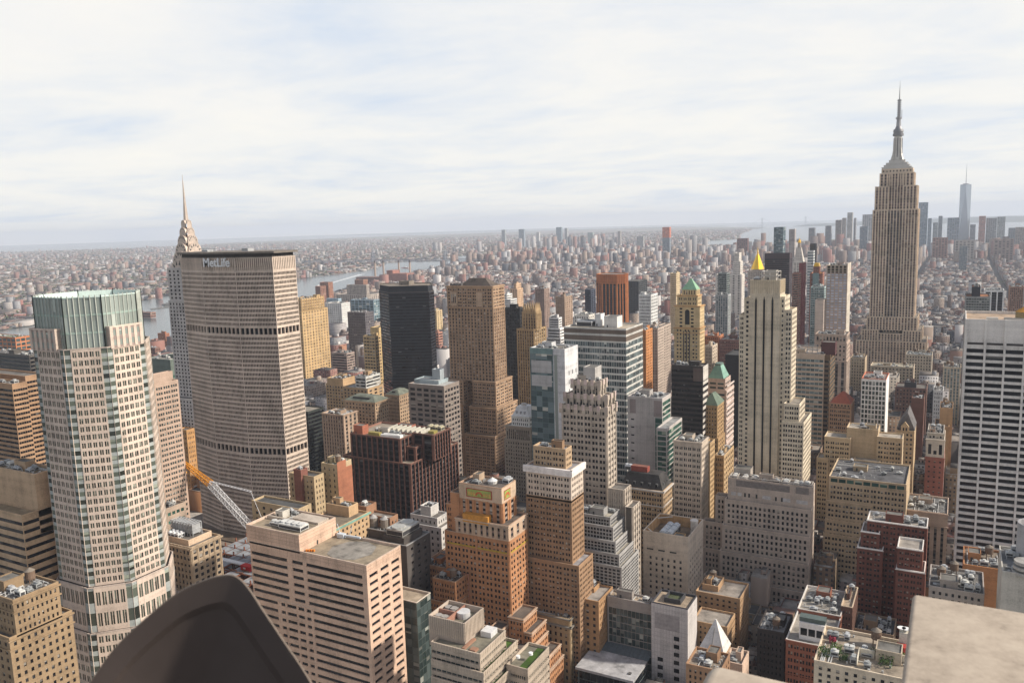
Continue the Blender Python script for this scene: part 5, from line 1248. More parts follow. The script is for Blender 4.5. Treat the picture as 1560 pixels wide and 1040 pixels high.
def X_SLAB28(root, T):
    x0, x1, y0, y1, z = box_of(T[0]); k = MB(); w_ = 3.0
    for i in range(7): zz = z-19.5-i*4.6; k.quads([[(lerp(x0, x1, .62), y0-.05, zz), (lerp(x0, x1, .62)+w_, y0-.05, zz), (lerp(x0, x1, .62)+w_, y0-.05, zz+2.4), (lerp(x0, x1, .62), y0-.05, zz+2.4)]])
    for i in range(4): zz = z-33.3-i*4.6; k.quads([[(lerp(x0, x1, .17), y0-.05, zz), (lerp(x0, x1, .17)+w_, y0-.05, zz), (lerp(x0, x1, .17)+w_, y0-.05, zz+2.4), (lerp(x0, x1, .17), y0-.05, zz+2.4)]])
    sub(root, 'slot_window', k, pane('bk'), uv=True)
    g = MB()
    for x in np.arange(x0+1.6, x1, 1.7): g.box(x, x+.09, y0-.03, y0, z-60, z-.4)
    for q in np.arange(z-58, z, 2.3): g.box(x0, x1, y0-.025, y0, q, q+.09)
    for y in np.arange(y0+1.5, y1, 1.7): g.box(x1, x1+.03, y, y+.07, z-60, z-.4)
    sub(root, 'panel_joint', g, plain((.33, .31, .31), .9))
    g = MB(); g.quads([[(x0+2, y0-.02, z-14.5), (x1-4.5, y0-.02, z-14.5), (x1-4.5, y0-.02, z-5.5), (x0+2, y0-.02, z-5.5)]]); sub(root, 'louvre_grille', g, plain((.40, .37, .37), .7))
    b = MB(); xa, xb, ya, yb = x0+5.5, x1-5.5, y0+5, y1-3
    for (a, c, d, e) in ((xa, xb, ya, ya+.7), (xa, xb, yb-.7, yb), (xa, xa+.7, ya+.7, yb-.7), (xb-.7, xb, ya+.7, yb-.7)): b.box(a, c, d, e, z-1.1, z+1.4)
    sub(root, 'roof_kerb', b, plain((.06, .06, .065), .7)); b = MB(); b.box(xa+.7, xb-.7, ya+.7, yb-.7, z-1.1, z-.2); sub(root, 'roof_lawn', b, roofm((.13, .15, .08)))
    b = newB(); facade(b, (x0-33, y0-25), (x0-1.5, y0-25), 0, 26.6, dict(n=9, k='punch', ww=.95, wh=.92, fl=5, p='bk', rec=.1, mt=.1)); facade(b, (x0-1.5, y0-25), (x0-1.5, y0-4), 0, 26.6, dict(n=6, k='punch', ww=.95, wh=.92, fl=5, p='bk', rec=.1, mt=.1)); facade(b, (x0-33, y0-4), (x0-33, y0-25), 0, 26.6, dict(n=0)); finish(b, root, dict(w=(.08, .10, .10)))
    b = MB(); b.box(x0-34, x0-1, y0-26, y0-4, 26.6, 28); sub(root, 'canopy_roof', b, roofm((.62, .62, .64)))
    b = MB(); b.box(x0-6, x0-4.4, y0-21, y0-19, 28, 28.5); sub(root, 'roof_hatch', b, plain((.10, .10, .10), .7))
    b = MB(); b.quads([[(x0-34, y0-4, 28.1), (x0-.6, y0-4, 28.1), (x0-.6, y0+22, 33), (x0-34, y0+22, 33)]])
    sub(root, 'sloping_glass', b, plain((.13, .16, .18), .12)); b = MB()
    for x in np.arange(x0-33, x0-1, 2.6): b.bar((x, y0-4, 28.2), (x, y0+22, 33.1), .22)
    sub(root, 'glazing_bar', b, plain((.12, .14, .16), .5))
def X_BEIGE29(root, T):
    x0, x1, y0, y1, z = box_of(T[0]); zr = z-7
    b = MB()
    for i in range(7): x = lerp(x0+.5, x1-.9, i/6); b.box(x, x+.4, y0+.5, y0+.9, zr, z-.4); b.box(x, x+.4, y1-.9, y1-.5, zr, z-.4)
    for i in range(6): y = lerp(y0+1, y1-1.5, i/5); b.box(x0+.45, x0+.85, y, y+.4, zr, z-.4)
    b.quads([[(x0+.47, y0+.5, zr), (x0+.47, y1-.5, zr), (x0+.47, y1-.5, z-.4), (x0+.47, y0+.5, z-.4)], [(x0+.5, y1-.47, zr), (x1-.5, y1-.47, zr), (x1-.5, y1-.47, z-.4), (x0+.5, y1-.47, z-.4)]])
    sub(root, 'well_lining_frame', b, wall((.44, .28, .15)))
    for i in range(3):
        for j in range(2): cooling(root, lerp(x0, x1, .30)+j*4.4, lerp(x0, x1, .30)+4.0+j*4.4, y0+6+i*6.5, y0+11.5+i*6.5, zr, 5.4, 2, (.50, .53, .56))
    penthouse(root, lerp(x0, x1, .64), lerp(x0, x1, .86), y0+3, y0+9, zr, 5, (.46, .30, .16)); b = MB(); b.cyl(x1-3.5, y1-9, zr, z+1.2, 2.4, 2.4, 14); b.cyl(x1-3.5, y1-9, z+1.2, z+2.0, 2.7, 2.7, 14); sub(root, 'fan_drum', b, wall((.62, .58, .54), .6))
    b = MB(); b.bar((x0+.6, y0+7, z-1), (x0+7, y0+.6, z-1), .5); b.bar((x0+.6, y1-7, z-1), (x0+9, y1-.6, z-1), .5); sub(root, 'corner_brace', b, wall((.55, .53, .50)))
    k = MB()
    for i in range(3): x = lerp(x0+2.5, x1-12, i/2); k.quads([[(x, y0-.05, z-12.2), (x+4.4, y0-.05, z-12.2), (x+4.4, y0-.05, z-11.2), (x, y0-.05, z-11.2)]])
    sub(root, 'slot_vent', k, plain((.05, .05, .05), .8))
def X_GG(root, T):
    x0, x1, y0, y1, z = box_of(T[0]); b = MB(); xg = lerp(x0, x1, .80)
    b.quads([[(x0+2.2, y0-.08, z-13.5), (x0+7, y0-.08, z-13.5), (x0+7, y0-.08, z-2), (x0+2.2, y0-.08, z-2)], [(xg-1, y0-.08, z-15), (x1-.6, y0-.08, z-15), (x1-.6, y0-.08, z-2), (xg-1, y0-.08, z-2)]]); sub(root, 'louvre_grille', b, wall((.25, .21, .20)))
    b = newB(); s = dict(w=(.16, .20, .18), k='ribbon', n=2, wh=.74, fl=4.4, p='gr', mx=.1, mt=.3, mb=.3, rec=.1); facade(b, (xg, y0-.3), (x1+.05, y0-.3), 0, z-15.5, s); facade(b, (x1+.05, y0-.3), (x1+.05, y0), 0, z-15.5, {'k': 'blank', 'n': 0}); finish(b, root, s)
    k = MB()
    for i in range(10): zz = z-19-i*6.4; k.quads([[(x0+3, y0-.05, zz), (x0+5.6, y0-.05, zz), (x0+5.6, y0-.05, zz+1.1), (x0+3, y0-.05, zz+1.1)]])
    sub(root, 'slot_window', k, pane('bk'), uv=True); k = MB()
    for x in np.arange(x0+8, xg-1, 1.5): k.box(x, x+.12, y0-.1, y0, 20, z-1)
    sub(root, 'panel_joint', k, plain((.32, .30, .29), .9))
def X_DARK32(root, T):
    x0, x1, y0, y1, z = box_of(T[0]); b = MB()
    for i in range(18): zz = z-16-i*5.4; b.box(x1+.02, x1+.3, y0+.3, y1-.2, zz, zz+2.6)
    b.box(x1+.02, x1+.3, y0+.3, y1-.2, z-12.5, z-.3); sub(root, 'white_band', b, wall((.52, .49, .45)))
    b = MB(); b.quads([[(lerp(x0, x1, .70), y0-.06, z-13), (x1-.4, y0-.06, z-13), (x1-.4, y0-.06, z-1.6), (lerp(x0, x1, .70), y0-.06, z-1.6)]]); sub(root, 'louvre_grille', b, wall((.12, .09, .08)))
def X_BIG38(root, T):
    x0, x1, y0, y1, z = box_of(T[0]); b = MB()
    b.quads([[(lerp(x0, x1, .10), y0-.06, z-5.6), (lerp(x0, x1, .74), y0-.06, z-5.6), (lerp(x0, x1, .74), y0-.06, z-1.2), (lerp(x0, x1, .10), y0-.06, z-1.2)], [(lerp(x0, x1, .81), y0-.06, z-5.6), (lerp(x0, x1, .96), y0-.06, z-5.6), (lerp(x0, x1, .96), y0-.06, z-1.2), (lerp(x0, x1, .81), y0-.06, z-1.2)]]); sub(root, 'louvre_grille', b, plain((.23, .20, .185), .7))
    b = MB(); b.box(lerp(x0, x1, .765), lerp(x0, x1, .79), y0-.5, y0, 40, z+.05); sub(root, 'pilaster', b, wall((.47, .39, .33)))
    b = MB()
    for f, g_ in ((.04, .10), (.12, .17), (.42, .52), (.66, .75), (.82, .95)): b.quads([[(lerp(x0, x1, f), y0-.06, z-12.4), (lerp(x0, x1, g_), y0-.06, z-12.4), (lerp(x0, x1, g_), y0-.06, z-9.9), (lerp(x0, x1, f), y0-.06, z-9.9)]])
    sub(root, 'pale_shutter', b, plain((.56, .53, .52), .6)); b = MB()
    for f in (.20, .25, .34, .57, .64): b.quads([[(lerp(x0, x1, f), y0-.07, z-12.6), (lerp(x0, x1, f)+1.2, y0-.07, z-12.6), (lerp(x0, x1, f)+1.2, y0-.07, z-9.8), (lerp(x0, x1, f), y0-.07, z-9.8)]])
    sub(root, 'roof_door', b, plain((.03, .03, .03), .7)); b = MB()
    for x in np.linspace(x0+1, x1-1, 12): b.bar((x, y0+.8, z-1), (x, y1-.6, z+.9), .35); b.bar((x, y0+.8, z+.9), (x, y1-.6, z+.9), .4)
    for y in (y0+1, y1-1): b.bar((x0+1, y, z+1.0), (x1-1, y, z+1.0), .45)
    sub(root, 'roof_frame', b, wall((.44, .40, .36), .6)); r_ = random.Random(3)
    for i in range(8): x = lerp(x0+2, x1-6, i/7); cooling(root, x, x+3.6, y0+1.5, y1-1.2, z-1, r_.uniform(1.2, 2.6), 2, r_.choice((METAL, (.34, .30, .27), (.56, .55, .53))))
    penthouse(root, x0+1.5, x0+13, y1, y1+9, z-6, 9.5, (.40, .36, .32))
def X_MAROON(root, T):
    x0, x1, y0, y1, z = box_of(T[0]); penthouse(root, x1-4, x1+9, y0+6, y0+18, z-1, 12, (.085, .035, .035)); b = MB()
    for i in range(6): b.bar((lerp(x0+6, x1-8, i/5), y0+10, z-1), (lerp(x0+6, x1-8, i/5), y0+10, z+6), .5)
    for q in (z+2, z+6): b.bar((x0+6, y0+10, q), (x1-8, y0+10, q), .5); b.bar((x0+6, y0+18, q), (x1-8, y0+18, q), .5)
    sub(root, 'roof_frame', b, wall((.35, .34, .33), .6))
    b = newB()
def X_SIDE45(root, T):
    x0, x1, y0, y1, z = box_of(T[0]); b = MB(); b.box(x1+.02, x1+.5, y0, y1, 60, z+2); sub(root, 'side_slab', b, wall((.50, .45, .38))); b = MB()
    for i in range(6): x = lerp(x0, x1, i/5); b.box(x-.45, x+.45, y0-.6, y0, 60, z-.2)
    sub(root, 'pier', b, wall((.43, .36, .31)))
def X_GOLDTOP(root, T):
    x0, x1, y0, y1, z = box_of(T[0]); b = MB(); b.taper(rect(x0, x1, y0, y1), z, rect(x0+1.5, x1-1.5, y0+1.5, y1-1.5), z+5); sub(root, 'gold_roof', b, wall((.75, .45, .06), .4, .12, .4))
    b = MB(); t = T[1]; b.box(t[0]+4, t[1]-4, t[2]-.4, t[2], t[4], t[5]); sub(root, 'glass_bay', b, plain((.28, .40, .40), .3))
def X_LOFT(root, T):
    x0, x1, y0, y1, z = box_of(T[1]); q = T[0]
    b = MB(); b.box(lerp(x0, x1, .25), lerp(x0, x1, .80), y0+5, y0+11, z-1.1, z+7.5); o = sub(root, 'white_penthouse', b, wall((.66, .64, .63), .6)); g = MB()
    for i in range(3): x = lerp(x0, x1, .28+.175*i); g.quads([[(x, y0+4.95, z+1.2), (x+3.0, y0+4.95, z+1.2), (x+3.0, y0+4.95, z+4.8), (x, y0+4.95, z+4.8)]])
    sub(root, 'penthouse_window', g, pane('bk'), o, uv=True); b = MB(); b.box(lerp(x0, x1, .24), lerp(x0, x1, .81), y0+6.2, y0+11, z+7.5, z+9.6); sub(root, 'penthouse_skylight', b, plain((.10, .13, .12), .3))
    b = MB(); g = random.Random(6)
    for k in range(60): x, y, s = g.uniform(lerp(x0, x1, .82), x1-1), g.uniform(y0+2, y0+9), g.uniform(.3, .8); b.quads([[np.array((x, y, z-1))+np.array([g.uniform(-s, s), g.uniform(-s, s), g.uniform(0, 2*s)]) for _ in range(4)]])
    o = sub(root, 'terrace_planting', b, plain((.06, .10, .035), .9)); o['kind'] = 'stuff'
def foliage(root, x0, x1, y0, y1, z, n, h, seed, c=(.06, .115, .03), name='terrace_planting'):
    g = random.Random(seed); b = MB()
    for k in range(n):
        x, y, s = g.uniform(x0, x1), g.uniform(y0, y1), g.uniform(.2, .5); zz = z+g.random()*h; b.quads([[np.array((x, y, zz))+np.array([g.uniform(-s, s), g.uniform(-s, s), g.uniform(-s, s)]) for _ in range(4)]])
    o = sub(root, name, b, plain(c, .9)); o['kind'] = 'stuff'
def X_GARDEN(root, T):
    x0, x1, y0, y1, z = box_of(T[0])
    for i, (fx, fy, w_, c) in enumerate(((.08, .25, 2.2, (.06, .12, .03)), (.2, .4, 2.0, (.10, .17, .035)), (.30, .2, 1.6, (.05, .10, .03)), (.62, .5, 2.0, (.08, .15, .03)), (.75, .3, 2.4, (.06, .11, .03)), (.88, .55, 1.6, (.11, .16, .04)), (.13, .62, 1.2, (.40, .06, .10)))):
        x, y = lerp(x0, x1, fx), lerp(y0, y1, fy); foliage(root, x-w_, x+w_, y-w_, y+w_, z-.6, 260, w_*1.3, i, c)
    b = MB(); b.box(lerp(x0, x1, .45), lerp(x0, x1, .62), y0+12, y0+12.4, z-1, z+2.4); b.box(lerp(x0, x1, .64), lerp(x0, x1, .98), y0+14, y0+14.4, z-1, z+2); b.box(lerp(x0, x1, .45), lerp(x0, x1, .455), y0+4, y0+12, z-1, z+2.4); b.box(lerp(x0, x1, .86), lerp(x0, x1, .97), y1-8, y1-2, z-1, z+7); sub(root, 'terrace_wall', b, wall((.56, .52, .44)))
    b = MB(); b.box(lerp(x0, x1, .84), lerp(x0, x1, .96), y1-12, y1-8.4, z-1, z+3); sub(root, 'red_shed', b, wall((.40, .06, .05)))
    b = MB(); 
    for k in (0, 1): b.cyl(lerp(x0, x1, .88+k*.05), y1-6, z+7, z+8.2, .3, 1.6, 12)
    sub(root, 'dish', b, wall((.72, .72, .72)))
def X_DRUM(root, T):
    x0, x1, y0, y1, z = box_of(T[0]); cx, cy = x0+12, y0+22; n = 20; b = MB()
    for r0, up in ((6.2, True), (5.6, False)):
        pts = [(cx+r0*math.cos(2*math.pi*i/n), cy+r0*math.sin(2*math.pi*i/n)) for i in range(n)]
        b.prism(pts if up else pts[::-1], z-1, z+15, top=False)
    for i in range(n):
        a, c = 2*math.pi*i/n, 2*math.pi*(i+1)/n; P = lambda r, t: (cx+r*math.cos(t), cy+r*math.sin(t), z+15); b.quads([[P(6.2, a), P(6.2, c), P(5.6, c), P(5.6, a)]])
    sub(root, 'roof_drum', b, wall((.34, .34, .35), .6)); b = MB(); b.cyl(cx, cy, z+8.5, z+12.5, 5.5, .2, 16); sub(root, 'drum_roof', b, wall((.46, .20, .05))); b = MB()
    for k in range(3): b.cyl(x0+8, y0+3, z-1+k*2.2, z+.3+k*2.2, 4.5-k*.3, 4.5-k*.3, 16)
    sub(root, 'ring_vent', b, wall((.36, .35, .33), .6))

def X_REDSIDE(root, T):
    x0, x1, y0, y1, z = box_of(T[0]); b = MB(); b.box(x1+.02, x1+.25, y0+.02, y0+(y1-y0)*.6, 0, z+1.5); b.box(x1+.02, x1+.25, y0+(y1-y0)*.6, y1, 0, z-3.5); sub(root, 'brick_party_wall', b, wall((.33, .14, .085)))

# ================================================================== the other buildings, one call each: tiers are (x0, x1, y0, y1, z0, z1)
building('office_tower', 'brown and tan banded tower at the left edge, behind the glass-crowned tower', 'skyscraper', [(-620.5, -553.3, 321.1, 331.0, 0.0, 172.0), (-619.4, -566.9, 338.0, 351.2, 0.0, 173.3)], {'w': (0.34, 0.22, 0.14), 'k': 'ribbon', 'nf': 14, 'ns': 6, 'wh': 0.5, 'p': 'bk', 'mx': 0.3, 'mt': 3, 'mul': 0.25, 'mc': (0.2, 0.14, 0.1), 'fl': 3.18}, near=90, tanks=0, clut=0.6)
building('office_block', 'low tan office block with dark window bands and a ribbed skylight box on its roof', 'building', [(-435.9, -397.2, 238.0, 250.0, 126.0, 155.1, {'k': 'blank'}), (-447.9, -397.2, 230.0, 250.0, 0.0, 137.6)], {'w': (0.46, 0.33, 0.22), 'k': 'ribbon', 'nf': 8, 'ns': 4, 'wh': 0.42, 'p': 'bk', 'mx': 0.3, 'mt': 2.5, 'fl': 4.02}, near=60, tanks=0, roofc=(0.46, 0.36, 0.24))
building('brick_hotel', 'golden brown brick hotel block with stepped terraces in the bottom left corner', 'hotel', [(-356.8, -335.0, 188.0, 206.6, 111.3, 126.8), (-368.4, -335.0, 185.0, 210.8, 0.0, 112.6)], {'w': (0.28, 0.2, 0.125), 'k': 'punch', 'nf': 8, 'ns': 9, 'ww': 0.42, 'wh': 0.5, 'belts': [(5, 0.6, 0.5), (1, 0.7, 0.6)], 'fl': 3.3}, near=40)
building('office_tower', 'slim tan tower with rows of three square windows right of the glass-crowned tower', 'skyscraper', [(-431.1, -427.7, 330.0, 344.0, 178.1, 184.3, {'k': 'blank'}), (-431.1, -423.4, 327.0, 344.0, 0.0, 179.4)], {'w': (0.4, 0.3, 0.24), 'nf': 2, 'ns': 3, 'pat': [(0.1, 0.32), (0.4, 0.62), (0.7, 0.92)], 'wh': 0.5, 'p': 'tl', 'fl': 3.05}, near=60, tanks=0, clut=0)
building('office_annex', 'low tan annex with teal windows at the foot of the slim tan tower', 'building', [(-443.7, -416.7, 322.0, 335.9, 0.0, 107.5)], {'w': (0.38, 0.3, 0.24), 'nf': 5, 'ns': 4, 'ww': 0.7, 'wh': 0.4, 'p': 'gr', 'fl': 5}, clut=0.6, tanks=0)
building('office_tower', 'dark green glass tower with a blank grey top beside the white-brick spire tower', 'skyscraper', [(-790.1, -751.4, 600.0, 630.0, 0.0, 132.3, {'mt': 16})], {'w': (0.14, 0.17, 0.15), 'k': 'ribbon', 'nf': 8, 'ns': 3, 'wh': 0.55, 'p': 'gr', 'mt': 16, 'fl': 4.54}, tanks=0, roofc=(0.5, 0.46, 0.4))
building('brick_hotel', 'tall tan brick hotel with stepped light courts left of the long slab tower', 'hotel', [(-698.2, -684.0, 560.0, 568.8, 0.0, 97.0, {'k': 'blank'}), (-708.7, -691.6, 548.0, 557.3, 0.0, 86.4), (-720.9, -693.7, 572.0, 588.5, 0.0, 79.4), (-680.7, -667.8, 545.0, 554.4, 0.0, 76.8)], {'w': (0.45, 0.26, 0.12), 'nf': 4, 'ns': 4, 'ww': 0.4, 'wh': 0.5, 'fl': 4.54}, near=90, tanks=0)
building('stone_hotel', 'tan stone building with grey steel roof frame and pale attic below the crane', 'building', [(-390.9, -371.9, 300.0, 315.4, 100.5, 103.9, {'w': (0.58, 0.44, 0.32), 'k': 'blank'}), (-393.7, -367.1, 297.0, 317.2, 0.0, 101.8)], {'w': (0.36, 0.28, 0.2), 'nf': 9, 'ns': 5, 'ww': 0.55, 'wh': 0.6, 'belts': [(0.6, 0.8, 0.9), (9, 0.5, 0.4)], 'pier': (1, 0.6, 0.3), 'fl': 3.49}, near=40, tanks=0, clut=0, seed=4, extra=X_STEELFRAME)
building('brick_house', 'old yellow building with a windowless red brick side wall and rooftop tanks', 'building', [(-367.2, -354.4, 400.0, 414.0, 0.0, 119.4)], {'w': (0.43, 0.34, 0.22), 'nf': 3, 'ns': 0, 'ww': 0.3, 'wh': 0.5, 'fl': 3.69}, near=60, clut=0.7, extra=X_REDSIDE, roofc=(0.3, 0.36, 0.28))
building('brick_building', 'tan building with a maroon stair slab on its roof below the long tower', 'building', [(-376.3, -370.4, 385.0, 391.0, 0.0, 118.4, {'k': 'blank', 'w': (0.2, 0.09, 0.07)}), (-382.4, -361.9, 387.0, 396.0, 0.0, 114.6), (-379.1, -342.3, 352.0, 362.3, 0.0, 108.4)], {'w': (0.4, 0.31, 0.2), 'nf': 6, 'ns': 3, 'ww': 0.35, 'wh': 0.5, 'fl': 3.65}, near=60, roofc=(0.14, 0.14, 0.14), tanks=0)
building('brick_building', 'tan brick building with a green copper cornice along its roof edge', 'building', [(-326.9, -310.8, 358.0, 366.0, 105.9, 112.1, {'k': 'blank'}), (-327.5, -304.5, 336.0, 367.6, 0.0, 107.2, {'belts': [(0.2, 0.8, 0.9)], 'bc': (0.2, 0.36, 0.3)})], {'w': (0.44, 0.31, 0.19), 'nf': 6, 'ns': 9, 'ww': 0.4, 'wh': 0.5, 'bc': (0.2, 0.36, 0.3), 'fl': 3.28}, near=40, tanks=0, roofc=(0.3, 0.25, 0.19))
building('brick_building', 'small brown brick building with a low tower at its left end', 'building', [(-317.9, -309.8, 372.0, 381.1, 0.0, 107.7, {'k': 'blank'}), (-311.5, -293.4, 372.0, 379.4, 0.0, 103.5)], {'w': (0.28, 0.16, 0.1), 'nf': 4, 'ns': 2, 'ww': 0.4, 'wh': 0.5, 'fl': 3.37}, near=60, tanks=0, roofc=(0.4, 0.36, 0.32), clut=0.6)
building('office_block', 'dark charcoal building with two water tanks side by side on its roof', 'building', [(-312.8, -287.5, 366.0, 384.7, 92.7, 98.1, {'k': 'blank'}), (-312.8, -275.5, 362.0, 384.7, 0.0, 94.0)], {'w': (0.085, 0.075, 0.07), 'nf': 0, 'ns': 3, 'ww': 0.35, 'wh': 0.4, 'mx': 2, 'cop': (0.3, 0.3, 0.3), 'fl': 3.99}, near=50, clut=0, roofc=(0.35, 0.32, 0.28), extra=X_TWINTANKS)
building('apartment_house', 'light grey stepped building with black fan openings on its top block', 'building', [(-313.9, -305.9, 430.0, 439.0, 82.6, 89.2, {'k': 'blank'}), (-319.7, -299.2, 427.0, 439.0, 77.9, 83.9), (-320.4, -294.5, 424.0, 439.0, 0.0, 79.2)], {'w': (0.5, 0.48, 0.46), 'nf': 6, 'ns': 4, 'ww': 0.36, 'wh': 0.5, 'fl': 3.95}, near=50, tanks=0, clut=0.8)
building('office_tower', 'dark green-black slab standing just right of the long slab tower', 'skyscraper', [(-606.2, -581.0, 620.0, 643.2, 0.0, 85.9)], {'w': (0.03, 0.035, 0.032), 'k': 'ribbon', 'nf': 8, 'ns': 10, 'wh': 0.6, 'p': 'bk', 'mx': 0.3, 'fl': 3.91}, near=90, tanks=0, roofc=(0.4, 0.36, 0.3), clut=0)
building('art_deco_tower', 'golden brick tower with a ribbed crown right of the long slab', 'skyscraper', [(-1010.8, -977.3, 1046.1, 1101.1, 129.1, 150.0, {'pier': (1, 1.2, 0.8, 2.5)}), (-1011.7, -977.3, 1045.1, 1109.4, 0.0, 130.4), (-893.0, -878.5, 960.0, 990.1, 0.0, 36.8)], {'w': (0.5, 0.35, 0.19), 'nf': 6, 'ns': 9, 'ww': 0.4, 'wh': 0.5, 'fl': 5.02}, tanks=0, clut=0.5)
building('brick_building', 'tan brick building with a white roof over a pale band below the golden tower', 'building', [(-678.1, -653.9, 760.0, 782.0, 81.2, 88.8, {'k': 'blank'}), (-678.1, -650.9, 757.0, 782.0, 0.0, 82.5)], {'w': (0.42, 0.29, 0.17), 'nf': 6, 'ns': 3, 'fl': 3.88}, roofc=(0.75, 0.73, 0.7), tanks=0)
building('office_building', 'tan building topped by a pale grey modern penthouse near the dark glass tower', 'building', [(-601.6, -587.0, 720.0, 745.8, 0.0, 102.7, {'w': (0.5, 0.5, 0.48), 'k': 'ribbon', 'nf': 4, 'ns': 4}), (-616.9, -581.9, 716.0, 744.2, 0.0, 90.6)], {'w': (0.4, 0.28, 0.17), 'nf': 7, 'ns': 3, 'fl': 3.61}, roofc=(0.5, 0.48, 0.45))
building('office_building', 'tan building with a grey-green hipped roof, front wing of a pair', 'building', [(-534.8, -498.3, 622.0, 643.5, 0.0, 101.4)], {'w': (0.4, 0.29, 0.2), 'nf': 9, 'ns': 6, 'ww': 0.5, 'wh': 0.55, 'belts': [(0.2, 0.8, 1.0), (8, 0.4, 0.3)], 'fl': 3.47}, clut=0, extra=X_HIP)
building('office_building', 'tan building with a grey-green hipped roof, set back behind its twin wing', 'building', [(-514.0, -498.0, 660.0, 681.1, 0.0, 100.8)], {'w': (0.4, 0.29, 0.2), 'nf': 9, 'ns': 6, 'ww': 0.5, 'wh': 0.55, 'belts': [(0.2, 0.8, 1.0), (8, 0.4, 0.3)], 'fl': 3.62}, clut=0, extra=X_HIP, seed=2)
building('stone_building', 'tan stone building with tall piers and a white roof left of the hipped roofs', 'building', [(-536.0, -510.1, 590.0, 610.0, 0.0, 95.4)], {'w': (0.38, 0.28, 0.21), 'nf': 8, 'ns': 3, 'k': 'strip', 'ww': 0.45, 'wh': 0.6, 'sp': (0.25, 0.19, 0.15), 'belts': [(0.4, 0.6, 0.7), (9, 0.5, 0.4)], 'fl': 3.62}, roofc=(0.7, 0.68, 0.66), tanks=0)
building('office_tower', 'grey-brown granite office building with big square openings under a glass penthouse', 'building', [(-457.6, -448.6, 660.0, 666.8, 119.4, 129.3, {'k': 'blank', 'w': (0.3, 0.33, 0.35)}), (-471.7, -443.9, 650.0, 666.8, 117.1, 120.7, {'k': 'blank', 'w': (0.3, 0.35, 0.37)}), (-471.7, -431.6, 640.0, 666.8, 0.0, 118.4, {'ww': 0.72, 'wh': 0.55})], {'w': (0.25, 0.21, 0.185), 'nf': 5, 'ns': 5, 'ww': 0.7, 'wh': 0.5, 'mt': 3, 'fl': 4.69}, tanks=0, clut=0, roofc=(0.62, 0.62, 0.6))
building('office_tower', 'black glass tower squeezed between the gothic brown tower and the pinnacled tower', 'skyscraper', [(-519.6, -488.3, 900.0, 913.9, 0.0, 162.3)], {'w': (0.03, 0.03, 0.03), 'nf': 8, 'ns': 4, 'ww': 0.8, 'wh': 0.7, 'p': 'bk', 'fl': 4.01}, tanks=0, roofc=(0.14, 0.14, 0.13), clut=0.4)
building('clubhouse_building', 'small white-topped building with a pale mansard, stepped attic and tan colonnade', 'building', [(-361.4, -343.7, 640.0, 658.0, 87.2, 97.0, {'w': (0.72, 0.71, 0.68), 'nf': 8, 'belts': [(0.1, 0.5, 0.6)]}), (-366.0, -341.1, 637.0, 658.0, 75.7, 88.5, {'belts': [(0.2, 1.0, 1.0)], 'k': 'strip', 'ww': 0.55, 'nf': 12, 'sp': (0.1, 0.08, 0.07), 'mt': 3}), (-366.0, -339.9, 634.0, 658.0, 0.0, 77.0)], {'w': (0.36, 0.3, 0.24), 'nf': 10, 'ns': 3, 'ww': 0.45, 'wh': 0.55, 'fl': 3.45}, tanks=0, clut=0, seed=5, roofc=(0.6, 0.6, 0.6), extra=X_CLUB)
building('glass_tower', 'glass-fronted tower with a white windowless side wall beside a tan pinnacled tower', 'skyscraper', [(-319.9, -289.5, 600.0, 625.5, 0.0, 165.5)], {'w': (0.6, 0.6, 0.61), 'nf': 0, 'ns': 0, 'mt': 4, 'cop': (0.6, 0.6, 0.6), 'fl': 4.67}, tanks=0, roofc=(0.3, 0.28, 0.25), clut=0.7, extra=X_GLASSWHITE)
building('office_tower', 'wide teal glass slab with white floor bands and two dark brown bands at its top', 'skyscraper', [(-308.4, -253.1, 640.0, 680.1, 0.0, 177.8)], {'w': (0.5, 0.49, 0.46), 'k': 'ribbon', 'nf': 26, 'ns': 12, 'wh': 0.7, 'p': 'tb', 'mx': 0.1, 'mt': 11, 'mul': 0.3, 'mc': (0.42, 0.42, 0.4), 'fl': 5.31}, near=100, tanks=0, roofc=(0.58, 0.5, 0.4), clut=0, extra=X_TEALBANDS)
building('art_deco_tower', 'grey-beige art deco tower with a scalloped stepped crown', 'skyscraper', [(-231.3, -212.9, 486.0, 496.5, 155.8, 165.4, {'k': 'strip', 'nf': 4, 'ns': 2, 'ww': 0.3, 'sp': (0.12, 0.1, 0.09), 'mt': 3}), (-235.4, -207.2, 483.5, 496.5, 148.9, 157.1, {'k': 'strip', 'nf': 6, 'ns': 2, 'ww': 0.28, 'sp': (0.12, 0.1, 0.09), 'mt': 3}), (-237.2, -206.3, 481.0, 496.5, 0.0, 150.2), (-200.9, -190.3, 468.0, 479.3, 0.0, 104.1), (-187.7, -182.7, 462.0, 474.6, 0.0, 96.0), (-208.5, -188.1, 464.0, 474.2, 0.0, 87.6)], {'w': (0.44, 0.38, 0.32), 'nf': 6, 'ns': 3, 'pat': [(0.12, 0.44), (0.56, 0.88)], 'wh': 0.52, 'pier': (1, 1.0, 0.35), 'fl': 3.94}, near=70, tanks=0, clut=0.8, extra=X_DECO)
building('office_block', 'grey glass office block stepping outward like a ziggurat, with a white roof', 'building', [(-217.5, -191.5, 448.0, 463.3, 87.6, 93.4), (-217.5, -188.6, 445.0, 464.3, 80.3, 88.9), (-217.5, -185.9, 442.0, 464.3, 74.1, 81.6), (-217.5, -182.6, 439.0, 464.3, 68.2, 75.4), (-217.5, -180.1, 436.0, 464.3, 0.0, 69.5)], {'w': (0.34, 0.33, 0.32), 'nf': 14, 'ns': 12, 'ww': 0.72, 'wh': 0.66, 'p': 'bk', 'rec': 0.2, 'mt': 1.5, 'mb': 0.3, 'fl': 2.0}, near=60, tanks=0, roofc=(0.5, 0.46, 0.38), clut=0.5)
